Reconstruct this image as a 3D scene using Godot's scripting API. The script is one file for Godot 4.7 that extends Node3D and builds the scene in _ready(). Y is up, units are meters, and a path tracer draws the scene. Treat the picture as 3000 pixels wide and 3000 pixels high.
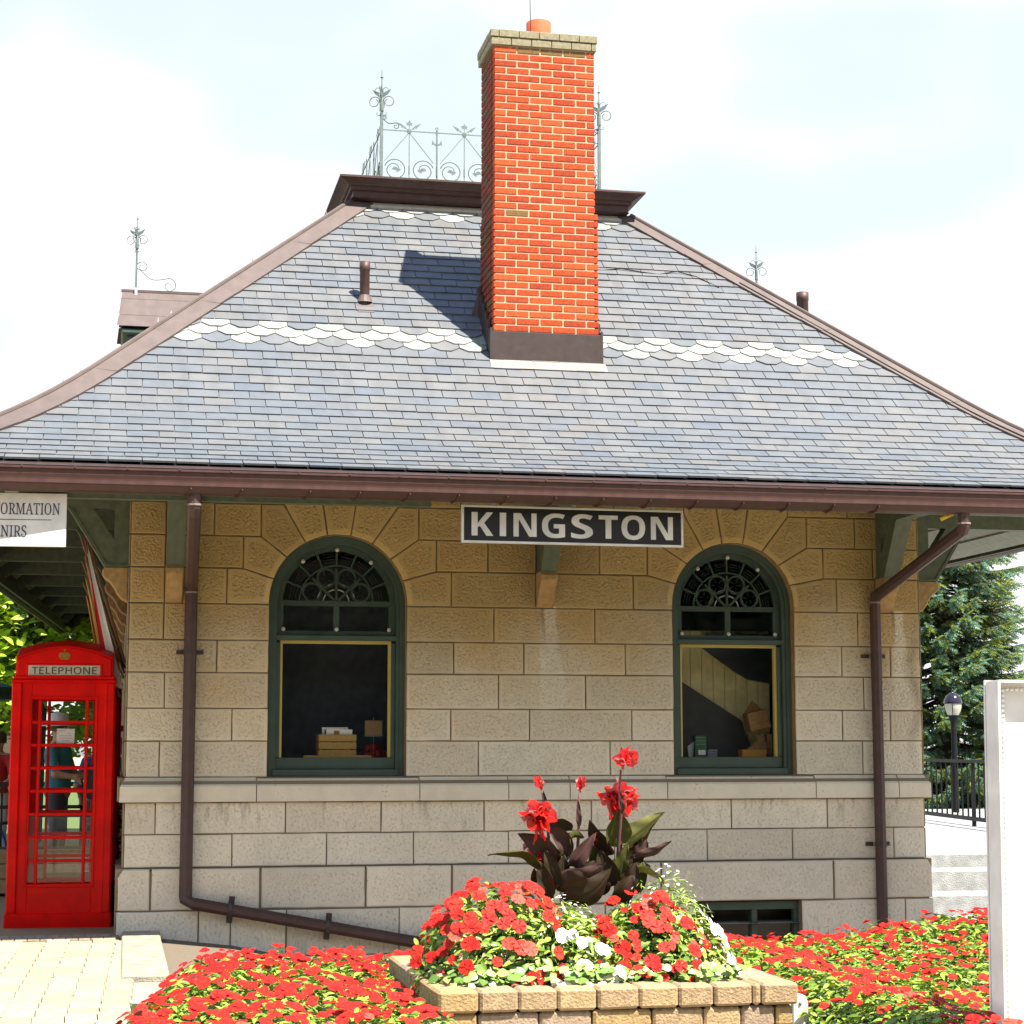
extends Node3D
# A small limestone railway station with a hipped slate roof, a red telephone box and flower beds.

const XL := 0.045
const XR := 7.232
const DECK_Z := -2.18
const BACK := -15.0
var names := {}
var M := {}
var T := {}
var rng := RandomNumberGenerator.new()


class MB:
	# collects triangles; corners are given counter-clockwise as seen from outside
	var st := SurfaceTool.new()
	var col := Color.WHITE
	var smooth := false
	func _init(s := false) -> void:
		st.begin(Mesh.PRIMITIVE_TRIANGLES)
		smooth = s
		st.set_smooth_group(0 if s else -1)
	func t(a: Vector3, b: Vector3, c: Vector3) -> void:
		st.set_color(col); st.add_vertex(a)
		st.set_color(col); st.add_vertex(c)
		st.set_color(col); st.add_vertex(b)
	func q(a: Vector3, b: Vector3, c: Vector3, d: Vector3) -> void:
		t(a, b, c)
		t(a, c, d)
	func qs(a: Vector3, b: Vector3, c: Vector3, d: Vector3) -> void:
		# a quad whose winding is not known: both sides are drawn alike
		q(a, b, c, d)
	func box(c: Vector3, s: Vector3, b := Basis(), ch := 0.0) -> void:
		var h := s / 2
		if ch <= 0.0:
			for ax in 3:
				for sg in [-1.0, 1.0]:
					var n := Vector3.ZERO; n[ax] = sg
					var u := Vector3.ZERO; u[(ax + 1) % 3] = 1
					var v := Vector3.ZERO; v[(ax + 2) % 3] = 1
					if sg < 0: var w := u; u = v; v = w
					q(c + b * ((n - u - v) * h), c + b * ((n + u - v) * h), c + b * ((n + u + v) * h), c + b * ((n - u + v) * h))
			return
		var g := h - Vector3.ONE * ch
		for ax in 3:
			for sg in [-1.0, 1.0]:
				var n := Vector3.ZERO; n[ax] = sg * h[ax]
				var u := Vector3.ZERO; u[(ax + 1) % 3] = g[(ax + 1) % 3]
				var v := Vector3.ZERO; v[(ax + 2) % 3] = g[(ax + 2) % 3]
				if sg < 0: var w := u; u = v; v = w
				q(c + b * (n - u - v), c + b * (n + u - v), c + b * (n + u + v), c + b * (n - u + v))
		for ax in 3:
			var i := (ax + 1) % 3
			var j := (ax + 2) % 3
			for si in [-1.0, 1.0]:
				for sj in [-1.0, 1.0]:
					var l := Vector3.ZERO; l[ax] = g[ax]
					var p := Vector3.ZERO; p[i] = si * h[i]; p[j] = sj * g[j]
					var r := Vector3.ZERO; r[i] = si * g[i]; r[j] = sj * h[j]
					if si * sj > 0: q(c + b * (p - l), c + b * (r - l), c + b * (r + l), c + b * (p + l))
					else: q(c + b * (r - l), c + b * (p - l), c + b * (p + l), c + b * (r + l))
		for sx in [-1.0, 1.0]:
			for sy in [-1.0, 1.0]:
				for sz in [-1.0, 1.0]:
					var sg := Vector3(sx, sy, sz)
					var p := c + b * (Vector3(h.x, g.y, g.z) * sg)
					var r := c + b * (Vector3(g.x, h.y, g.z) * sg)
					var w := c + b * (Vector3(g.x, g.y, h.z) * sg)
					if sx * sy * sz > 0: t(p, r, w)
					else: t(p, w, r)
	func bar(a: Vector3, e: Vector3, w: float, d: float, up := Vector3.UP, ch := 0.0) -> void:
		var y := (e - a)
		var l := y.length()
		y = y / l
		var x := up.cross(y)
		if x.length() < 0.01: x = Vector3.RIGHT.cross(y)
		if x.length() < 0.01: x = Vector3.FORWARD.cross(y)
		x = x.normalized()
		box((a + e) / 2, Vector3(w, l, d), Basis(x, y, x.cross(y)), ch)
	func tube(pts: Array, r0: float, r1: float, n := 6, caps := true) -> void:
		var m := pts.size()
		var prev: Array = []
		var ref := Vector3.UP
		var d0: Vector3 = (pts[1] - pts[0]).normalized()
		if absf(d0.dot(ref)) > 0.9: ref = Vector3.RIGHT
		for i in m:
			var d: Vector3 = (pts[mini(i + 1, m - 1)] - pts[maxi(i - 1, 0)]).normalized()
			ref = (ref - d * ref.dot(d)).normalized()
			var s := d.cross(ref)
			var r := lerpf(r0, r1, float(i) / (m - 1))
			var ring: Array = []
			for k in n:
				var a := TAU * k / n
				ring.append(pts[i] + (ref * cos(a) + s * sin(a)) * r)
			if i > 0:
				for k in n:
					q(prev[k], prev[(k + 1) % n], ring[(k + 1) % n], ring[k])
			elif caps:
				for k in range(1, n - 1): t(ring[0], ring[k + 1], ring[k])
			prev = ring
		if caps:
			for k in range(1, n - 1): t(prev[0], prev[k], prev[k + 1])
	func lathe(prof: Array, n: int, c: Vector3, b := Basis()) -> void:
		# prof: [radius, height] from bottom to top
		for i in prof.size() - 1:
			var p: Array = prof[i]
			var e: Array = prof[i + 1]
			for k in n:
				var a := TAU * k / n
				var z := TAU * (k + 1) / n
				var A := c + b * Vector3(p[0] * cos(a), p[1], -p[0] * sin(a))
				var B := c + b * Vector3(p[0] * cos(z), p[1], -p[0] * sin(z))
				var C := c + b * Vector3(e[0] * cos(z), e[1], -e[0] * sin(z))
				var D := c + b * Vector3(e[0] * cos(a), e[1], -e[0] * sin(a))
				if p[0] > 1e-5: t(A, B, C if e[0] > 1e-5 else D)
				if e[0] > 1e-5: t(A, C, D)
	func prism(poly: PackedVector2Array, o: Vector3, u: Vector3, v: Vector3, w: Vector3, bev := 0.0, back := true) -> void:
		# a polygon in the plane (u, v), thickened from o along w; bev chamfers the far edge
		if Geometry2D.is_polygon_clockwise(poly) == (u.cross(v).dot(w) > 0):
			poly = poly.duplicate()
			poly.reverse()
		var n := poly.size()
		var flip := u.cross(v).dot(w) < 0
		var cc := 1.0 if not flip else -1.0
		var ins := PackedVector2Array()
		for i in n:
			var a := poly[(i + n - 1) % n]
			var p := poly[i]
			var e := poly[(i + 1) % n]
			var d1 := (p - a).normalized()
			var d2 := (e - p).normalized()
			var n1 := Vector2(-d1.y, d1.x) * cc
			var n2 := Vector2(-d2.y, d2.x) * cc
			var k := n1 + n2
			k = k / maxf(k.length_squared() / 2.0, 0.3)
			ins.append(p + k * bev)
		var f := func(p: Vector2, h: float) -> Vector3: return o + u * p.x + v * p.y + w * h
		var wl := w.length()
		var hb := 1.0 - (bev / wl if bev > 0 else 0.0)
		var tri := Geometry2D.triangulate_polygon(ins)
		for i in range(0, tri.size(), 3):
			var A: Vector3 = f.call(ins[tri[i]], 1.0)
			var B: Vector3 = f.call(ins[tri[i + 1]], 1.0)
			var C: Vector3 = f.call(ins[tri[i + 2]], 1.0)
			if (B - A).cross(C - A).dot(w) > 0: t(A, B, C)
			else: t(A, C, B)
			if back:
				A = f.call(poly[tri[i]], 0.0); B = f.call(poly[tri[i + 1]], 0.0); C = f.call(poly[tri[i + 2]], 0.0)
				if (B - A).cross(C - A).dot(w) < 0: t(A, B, C)
				else: t(A, C, B)
		for i in n:
			var j := (i + 1) % n
			q(f.call(poly[i], 0.0), f.call(poly[j], 0.0), f.call(poly[j], hb), f.call(poly[i], hb))
			if bev > 0: q(f.call(poly[i], hb), f.call(poly[j], hb), f.call(ins[j], 1.0), f.call(ins[i], 1.0))
	func done() -> ArrayMesh:
		st.generate_normals()
		return st.commit()


func numbered(n: String) -> String:
	if not names.has(n):
		names[n] = 0
		return n
	names[n] += 1
	return "%s_%03d" % [n, names[n]]


func thing(called: String, label: String, category: String, at := Vector3.ZERO, turn := 0.0, group := "") -> Node3D:
	var o := Node3D.new()
	o.name = numbered(called)
	add_child(o)
	o.position = at
	o.rotation.y = turn
	tag(o, label, category, group)
	return o


func tag(o: Node3D, label: String, category: String, group := "") -> void:
	o.set_meta("label", label)
	o.set_meta("category", category)
	if group: o.set_meta("group", group)


func part(called: String, mesh: Variant, m: Material, parent: Node3D, label := "") -> MeshInstance3D:
	var o := MeshInstance3D.new()
	o.name = called
	o.mesh = mesh.done() if mesh is MB else mesh
	o.material_override = m
	parent.add_child(o, true)
	if label: o.set_meta("label", label)
	return o


func group_node(called: String, parent: Node3D) -> Node3D:
	var o := Node3D.new()
	o.name = called
	parent.add_child(o, true)
	return o


func copies(called: String, mesh: Mesh, m: Material, parent: Node3D, xf: Array, cols := []) -> MultiMeshInstance3D:
	var mm := MultiMesh.new()
	mm.transform_format = MultiMesh.TRANSFORM_3D
	mm.use_colors = not cols.is_empty()
	mm.mesh = mesh
	mm.instance_count = xf.size()
	for i in xf.size():
		mm.set_instance_transform(i, xf[i])
		if not cols.is_empty(): mm.set_instance_color(i, cols[i])
	var o := MultiMeshInstance3D.new()
	o.name = called
	o.multimesh = mm
	o.material_override = m
	parent.add_child(o, true)
	o.set_meta("kind", "stuff")
	return o


func setting(called: String, mesh: Variant, m: Material) -> MeshInstance3D:
	var o := MeshInstance3D.new()
	o.name = numbered(called)
	o.mesh = mesh.done() if mesh is MB else mesh
	o.material_override = m
	add_child(o)
	o.set_meta("kind", "structure")
	return o


func noise_tex(freq: float, lo: float, hi: float, kind := FastNoiseLite.TYPE_SIMPLEX_SMOOTH, oct := 4, sd := 1, normal := 0.0, size := 512, mid := 0.5) -> NoiseTexture2D:
	var n := FastNoiseLite.new()
	n.noise_type = kind
	n.frequency = freq
	n.fractal_octaves = oct
	n.seed = sd
	var t := NoiseTexture2D.new()
	t.width = size
	t.height = size
	t.seamless = true
	t.noise = n
	if normal > 0.0:
		t.as_normal_map = true
		t.bump_strength = normal
	else:
		var g := Gradient.new()
		g.set_color(0, Color(lo, lo, lo))
		g.set_color(1, Color(hi, hi, hi))
		g.add_point(mid, Color((lo + hi) / 2, (lo + hi) / 2, (lo + hi) / 2))
		t.color_ramp = g
	return t


# c is the real base colour (linear); tex a grey texture that multiplies it, tiled every `size` metres
func mat(c: Color, rough := 0.7, tex: Texture2D = null, size := 1.0, bump: Texture2D = null, bs := 1.0, metal := 0.0) -> StandardMaterial3D:
	var m := StandardMaterial3D.new()
	m.albedo_color = c.linear_to_srgb()
	m.roughness = rough
	m.metallic = metal
	if tex or bump:
		m.uv1_triplanar = true
		m.uv1_world_triplanar = true
		m.uv1_scale = Vector3.ONE / size
	if tex: m.albedo_texture = tex
	if bump:
		m.normal_enabled = true
		m.normal_texture = bump
		m.normal_scale = bs
	return m


func leafy(c: Color, back := 0.5, rough := 0.45) -> StandardMaterial3D:
	var m := mat(c, rough)
	m.vertex_color_use_as_albedo = true
	m.backlight_enabled = true
	m.backlight = Color(back, back, back)
	m.cull_mode = BaseMaterial3D.CULL_DISABLED
	return m


func V2(a: Array) -> PackedVector2Array:
	var p := PackedVector2Array()
	for i in range(0, a.size(), 2): p.append(Vector2(a[i], a[i + 1]))
	return p


func _ready() -> void:
	rng.seed = 7
	camera_and_light()
	textures()
	ground()
	station()
	telephone_box()
	signs()
	window_things()
	planter_and_beds()
	big_letter()
	right_side()
	left_side()
	opposite_trees()
	small_things()


func camera_and_light() -> void:
	# ---- camera: 1.52 m above the path, turned 11.67 degrees to the right of the front's normal, tilted up 7.06
	var psi := deg_to_rad(11.67)
	var pit := deg_to_rad(7.06)
	var fw := Vector3(sin(psi) * cos(pit), sin(pit), -cos(psi) * cos(pit))
	var rt := Vector3(cos(psi), 0, sin(psi))
	var up := rt.cross(fw)
	rt = (rt - up * 0.001).normalized()
	up = rt.cross(fw)
	var cam := Camera3D.new()
	cam.name = "camera"
	cam.transform = Transform3D(Basis(rt, up, -fw), Vector3(-0.05, 1.52, 16.607))
	cam.fov = rad_to_deg(2 * atan(1500.0 / 5600.0))
	cam.far = 900
	add_child(cam)
	# ---- sky
	var env := Environment.new()
	env.background_mode = Environment.BG_SKY
	env.tonemap_mode = Environment.TONE_MAPPER_LINEAR
	env.tonemap_exposure = 3.0
	env.sdfgi_enabled = true
	env.ssao_enabled = true
	env.ssil_enabled = true
	var sky := Sky.new()
	sky.sky_material = sky_material()
	env.sky = sky
	var we := WorldEnvironment.new()
	we.name = "world"
	we.environment = env
	add_child(we)
	# ---- sun: high, in front of the building and to the right
	var sun := DirectionalLight3D.new()
	sun.name = "sun"
	sun.light_energy = 1.6
	sun.light_color = Color(1.0, 0.955, 0.88)
	sun.light_angular_distance = 0.5
	sun.shadow_enabled = true
	add_child(sun)
	sun.look_at_from_position(Vector3(0.285, 0.885, 0.405) * 50, Vector3.ZERO)


func sky_material() -> Material:
	# a pale summer sky with broad soft clouds, the same all the way round
	var w := 768
	var h := 384
	var im := Image.create(w, h, false, Image.FORMAT_RGBF)
	var n := FastNoiseLite.new()
	n.seed = 11
	n.frequency = 1.1
	n.fractal_octaves = 5
	n.fractal_gain = 0.45
	for j in h:
		var el := PI / 2 - PI * (j + 0.5) / h
		for i in w:
			var az := TAU * (i + 0.5) / w
			var d := Vector3(cos(el) * sin(az), sin(el), cos(el) * cos(az))
			if d.y < 0:
				im.set_pixel(i, j, Color(0.16, 0.155, 0.14))
				continue
			var blue := Color(0.285, 0.325, 0.345).lerp(Color(0.055, 0.155, 0.40), smoothstep(0.32, 0.85, d.y))
			blue = blue.lerp(Color(0.37, 0.38, 0.385), exp(-d.y * 8.0))
			var c := n.get_noise_3d(d.x * 1.6, d.y * 3.2, d.z * 1.6)
			var k := smoothstep(-0.14, 0.14, c + 0.13 - 0.34 * d.y)
			im.set_pixel(i, j, blue.lerp(Color(0.43, 0.43, 0.435), k))
	var p := PanoramaSkyMaterial.new()
	p.panorama = ImageTexture.create_from_image(im)
	return p


func textures() -> void:
	T.cloud = noise_tex(0.012, 0.78, 1.0, FastNoiseLite.TYPE_SIMPLEX_SMOOTH, 5, 3)
	T.soft = noise_tex(0.006, 0.86, 1.0, FastNoiseLite.TYPE_SIMPLEX_SMOOTH, 4, 9)
	T.speck = noise_tex(0.09, 0.72, 1.0, FastNoiseLite.TYPE_SIMPLEX_SMOOTH, 3, 5)
	T.grit = noise_tex(0.12, 0, 1, FastNoiseLite.TYPE_SIMPLEX_SMOOTH, 3, 6, 6.0)
	T.rock = noise_tex(0.03, 0, 1, FastNoiseLite.TYPE_SIMPLEX_SMOOTH, 5, 8, 10.0)
	T.wave = noise_tex(0.008, 0, 1, FastNoiseLite.TYPE_SIMPLEX_SMOOTH, 2, 4, 3.0)
	M.copper = mat(Color(0.080, 0.040, 0.036), 0.55, T.cloud, 0.9)
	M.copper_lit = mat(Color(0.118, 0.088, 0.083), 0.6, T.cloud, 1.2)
	M.lead = mat(Color(0.055, 0.036, 0.036), 0.5, T.cloud, 0.8)
	M.green = mat(Color(0.055, 0.092, 0.075), 0.45, T.soft, 1.0)
	M.timber = mat(Color(0.115, 0.145, 0.10), 0.6, T.cloud, 0.7)
	M.soffit = mat(Color(0.32, 0.36, 0.31), 0.7, T.cloud, 0.7)
	M.yellow = mat(Color(0.55, 0.44, 0.12), 0.55)
	M.red = mat(Color(0.86, 0.003, 0.002), 0.36, T.soft, 0.8)
	M.red.metallic_specular = 0.3
	M.white = mat(Color(0.80, 0.80, 0.79), 0.5, T.soft, 0.9)
	M.offwhite = mat(Color(0.62, 0.60, 0.52), 0.5, T.soft, 0.5)
	M.black = mat(Color(0.012, 0.011, 0.012), 0.4)
	M.iron = mat(Color(0.16, 0.22, 0.22), 0.6, T.cloud, 0.3)
	M.darkiron = mat(Color(0.010, 0.011, 0.013), 0.5)
	M.darkiron.metallic_specular = 0.25
	M.mortar = mat(Color(0.25, 0.205, 0.15), 0.95, T.speck, 0.4)
	M.concrete = mat(Color(0.36, 0.33, 0.27), 0.9, T.cloud, 1.3, T.grit, 0.4)
	M.pale_concrete = mat(Color(0.36, 0.375, 0.39), 0.9, T.cloud, 1.3, T.grit, 0.3)
	M.wood = mat(Color(0.50, 0.31, 0.085), 0.6, T.cloud, 0.15)
	M.card = mat(Color(0.34, 0.19, 0.08), 0.8, T.cloud, 0.4)
	M.soil = mat(Color(0.05, 0.035, 0.024), 1.0, T.speck, 0.3, T.rock, 1.0)
	M.lawn = mat(Color(0.10, 0.16, 0.035), 1.0, T.cloud, 1.1)
	M.bark = mat(Color(0.10, 0.075, 0.05), 0.9, T.speck, 0.5, T.rock, 1.0)
	var g := StandardMaterial3D.new()
	g.transparency = BaseMaterial3D.TRANSPARENCY_ALPHA
	g.albedo_color = Color(0.0, 0.0, 0.0, 0.03)
	g.roughness = 0.02
	g.metallic_specular = 0.75
	M.glass = g


# ---------------------------------------------------------------- the station

const WY := [4.0, 3.637, 3.353, 3.072, 2.762, 2.45, 2.17, 1.865, 1.588, 1.282]
const W1X := 1.8335
const W1R := 0.5985
const W2X := 5.4325
const W2R := 0.5735
const BRACKETS := [0.418, 3.67, 6.885]


var stone_rects := []
var stone_polys := []


func wall_texture() -> void:
	# weathering of the stone front: golden under the eaves, washed pale below, drip stains, pits
	var w := 1536
	var h := 844
	var n1 := FastNoiseLite.new(); n1.seed = 21; n1.frequency = 0.9; n1.fractal_octaves = 4
	var n2 := FastNoiseLite.new(); n2.seed = 22; n2.frequency = 34.0; n2.fractal_octaves = 2
	var n3 := FastNoiseLite.new(); n3.seed = 23; n3.frequency = 5.0; n3.fractal_octaves = 3
	var col := PackedByteArray(); col.resize(w * h * 3)
	var hgt := PackedByteArray(); hgt.resize(w * h)
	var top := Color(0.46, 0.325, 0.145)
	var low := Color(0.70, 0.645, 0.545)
	# the tooled faces: inside a smooth margin round every stone
	var face_mask := PackedByteArray(); face_mask.resize(w * h)
	for q in stone_rects:
		var i0 := clampi(int((q[0] + 0.034 + 0.1) / 7.5 * w), 0, w - 1)
		var i1 := clampi(int((q[2] - 0.034 + 0.1) / 7.5 * w), 0, w - 1)
		var j0 := clampi(int((4.02 - q[3] + 0.03) / 4.12 * h), 0, h - 1)
		var j1 := clampi(int((4.02 - q[1] - 0.03) / 4.12 * h), 0, h - 1)
		for j in range(j0, j1 + 1):
			for i in range(i0, i1 + 1): face_mask[j * w + i] = 1
	for poly in stone_polys:
		var lo := Vector2(99, 99)
		var hi := Vector2(-99, -99)
		for p in poly: lo = lo.min(p); hi = hi.max(p)
		var ins: Array = Geometry2D.offset_polygon(poly, -0.045)
		if ins.is_empty(): continue
		for j in range(clampi(int((4.02 - hi.y) / 4.12 * h), 0, h - 1), clampi(int((4.02 - lo.y) / 4.12 * h), 0, h - 1)):
			for i in range(clampi(int((lo.x + 0.1) / 7.5 * w), 0, w - 1), clampi(int((hi.x + 0.1) / 7.5 * w), 0, w - 1)):
				if Geometry2D.is_point_in_polygon(Vector2(-0.1 + 7.5 * (i + 0.5) / w, 4.02 - 4.12 * (j + 0.5) / h), ins[0]): face_mask[j * w + i] = 1
	var lut := PackedByteArray()
	for i in 1025: lut.append(int(round(255.0 * Color(i / 1024.0, 0, 0).linear_to_srgb().r)))
	for j in h:
		var y := 4.02 - 4.12 * (j + 0.5) / h
		var band := smoothstep(1.28, 1.32, y)
		for i in w:
			var x := -0.1 + 7.5 * (i + 0.5) / w
			var a := n1.get_noise_2d(x, y)
			var f := n2.get_noise_2d(x, y)
			var g := n3.get_noise_2d(x, y)
			var tool := float(face_mask[j * w + i])
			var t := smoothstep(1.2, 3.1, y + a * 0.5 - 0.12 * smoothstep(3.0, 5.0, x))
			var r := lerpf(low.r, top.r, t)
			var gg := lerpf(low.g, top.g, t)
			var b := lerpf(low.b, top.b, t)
			var k := 1.0 + a * 0.12 + g * 0.08 + (0.035 + 0.10 * tool) * f - 0.05 * tool * band
			# rain-washed streaks below the corbels
			for s in [[3.70, 1.0], [7.02, 0.8]]:
				if y > 1.3 and y < 2.78:
					var wd: float = lerpf(0.135, 0.085, smoothstep(2.0, 2.75, y)) * s[1] + g * 0.02
					var cx: float = s[0] + (2.75 - y) * 0.06 * s[1]
					var inside := smoothstep(wd, wd - 0.035, absf(x - cx))
					var dark := smoothstep(0.03, 0.0, absf(x - cx + 0.05)) * smoothstep(2.35, 2.75, y)
					inside *= 1.0 - dark
					r = lerpf(r, 0.66, inside * 0.85); gg = lerpf(gg, 0.60, inside * 0.85); b = lerpf(b, 0.50, inside * 0.85)
					k *= 1.0 - dark * 0.35
			# brown stain at the right corner
			var st := smoothstep(0.10, 0.0, absf(x - 7.17 + 0.05 * sin(y * 9.0))) * smoothstep(1.1, 2.0, y) * smoothstep(3.0, 2.3, y)
			k *= 1.0 - 0.28 * st
			# dirt that runs down from the sill band
			if y < 1.075 and y > 0.7:
				var d := smoothstep(0.22, 0.6, n3.get_noise_2d(x * 3.1, y * 0.5) + n1.get_noise_2d(x * 2.0, 7.0) * 0.6) * smoothstep(0.70, 1.07, y)
				k *= 1.0 - 0.30 * d
			# rusty lichen spots
			if f > 0.40 and g > 0.34 and a > -0.1:
				r *= 0.72; gg *= 0.55; b *= 0.45
			if f < -0.45 and tool > 0.5: k *= 0.80
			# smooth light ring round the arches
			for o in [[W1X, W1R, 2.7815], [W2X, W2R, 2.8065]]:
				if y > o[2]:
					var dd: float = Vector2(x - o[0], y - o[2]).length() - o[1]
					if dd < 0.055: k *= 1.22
			var p := (j * w + i) * 3
			col[p] = lut[int(clampf(r * k, 0, 1) * 1024)]
			col[p + 1] = lut[int(clampf(gg * k, 0, 1) * 1024)]
			col[p + 2] = lut[int(clampf(b * k, 0, 1) * 1024)]
			hgt[j * w + i] = int(clampf(128 + f * 110 * (0.12 + 0.88 * tool * (0.3 + 0.7 * band)) + g * 50 * tool * band, 0, 255))
	var im := Image.create_from_data(w, h, false, Image.FORMAT_RGB8, col)
	var nm := Image.create_from_data(w, h, false, Image.FORMAT_L8, hgt)
	nm.convert(Image.FORMAT_RGBA8)
	nm.bump_map_to_normal_map(2.7)
	var m: StandardMaterial3D = M.stone
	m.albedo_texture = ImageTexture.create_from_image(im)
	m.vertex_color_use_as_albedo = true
	m.normal_enabled = true
	m.normal_texture = ImageTexture.create_from_image(nm)
	m.normal_scale = 1.0
	m.roughness = 0.95


func stone_mesh(poly: PackedVector2Array, z0: float, depth: float, bev: float, tone: float, warm := 0.0) -> ArrayMesh:
	var b := MB.new()
	b.prism(poly, Vector3(0, 0, z0), Vector3.RIGHT, Vector3.UP, Vector3(0, 0, depth), bev, false)
	b.st.generate_normals()
	var a := b.st.commit_to_arrays()
	var v: PackedVector3Array = a[Mesh.ARRAY_VERTEX]
	var uv := PackedVector2Array()
	var cc := PackedColorArray()
	for p in v:
		uv.append(Vector2((p.x + 0.1) / 7.5, clampf((4.02 - p.y) / 4.12, 0.004, 0.996 - 0.03 * maxf(0.0, -p.y))))
		cc.append(Color(tone, tone * (1.0 - warm), tone * (1.0 - 1.8 * warm)))
	a[Mesh.ARRAY_TEX_UV] = uv
	a[Mesh.ARRAY_COLOR] = cc
	a[Mesh.ARRAY_TANGENT] = null
	var m := ArrayMesh.new()
	m.add_surface_from_arrays(Mesh.PRIMITIVE_TRIANGLES, a)
	return m


func stone(poly: PackedVector2Array, parent: Node3D, z0 := 0.0, depth := 0.016, bev := 0.007) -> void:
	if poly.size() == 4: stone_rects.append([poly[0].x, poly[0].y, poly[2].x, poly[2].y])
	else: stone_polys.append(poly)
	# mortar joints: every stone is drawn in by 5 mm and its corners wander a little
	var cc := Geometry2D.is_polygon_clockwise(poly)
	var n := poly.size()
	var p := PackedVector2Array()
	for i in n:
		var a := poly[(i + n - 1) % n]
		var e := poly[(i + 1) % n]
		var d1 := (poly[i] - a).normalized()
		var d2 := (e - poly[i]).normalized()
		var s := -1.0 if cc else 1.0
		var k := (Vector2(-d1.y, d1.x) + Vector2(-d2.y, d2.x)) * s
		k = k / maxf(k.length_squared() / 2.0, 0.3)
		p.append(poly[i] + k * rng.randf_range(0.0035, 0.0065))
	# edges are not ruled: they are broken into short lengths that wander by a few millimetres
	var e2 := PackedVector2Array()
	for i in n:
		var q := p[(i + 1) % n]
		var l := (q - p[i]).length()
		e2.append(p[i])
		var m := int(l / 0.13)
		var nn := Vector2(-(q - p[i]).y, (q - p[i]).x) / maxf(l, 0.001)
		for k in range(1, m + 1): e2.append(p[i].lerp(q, float(k) / (m + 1)) + nn * rng.randf_range(-0.0022, 0.0022))
	p = e2
	var tone := rng.randf_range(0.84, 1.08)
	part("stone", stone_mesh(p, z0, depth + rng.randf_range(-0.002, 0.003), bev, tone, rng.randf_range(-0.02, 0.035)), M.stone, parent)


func arc(cx: float, cy: float, r: float, a0: float, a1: float, n: int) -> Array:
	var o := []
	for i in n + 1:
		var a := deg_to_rad(lerpf(a0, a1, float(i) / n))
		o.append_array([cx + r * cos(a), cy + r * sin(a)])
	return o


func rect(x0: float, y0: float, x1: float, y1: float) -> PackedVector2Array:
	return V2([x0, y0, x1, y0, x1, y1, x0, y1])


func outline(cx: float, r: float, y0: float, top: float, off: float, n := 20) -> Array:
	# the arched opening drawn in by off, from the bottom left over the arch to the bottom right
	var o := [Vector2(cx - r + off, y0)]
	for i in n + 1:
		var a := PI - PI * i / n
		o.append(Vector2(cx + (r - off) * cos(a), top - r + (r - off) * sin(a)))
	o.append(Vector2(cx + r - off, y0))
	return o


func arch_frame(b: MB, cx: float, r: float, y0: float, top: float, o0: float, o1: float, z0: float, z1: float) -> void:
	# a frame that follows the arched opening between the insets o0 and o1, from z0 (back) to z1 (front)
	var A := outline(cx, r, y0, top, o0)
	var B := outline(cx, r, y0, top, o1)
	for i in A.size() - 1:
		var a := Vector3(A[i].x, A[i].y, z1); var a2 := Vector3(A[i + 1].x, A[i + 1].y, z1)
		var c := Vector3(B[i].x, B[i].y, z1); var c2 := Vector3(B[i + 1].x, B[i + 1].y, z1)
		var k := Vector3(0, 0, z0 - z1)
		b.q(c, c2, a2, a)
		b.q(c + k, c2 + k, c2, c)
		b.q(a, a2, a2 + k, a + k)


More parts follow.
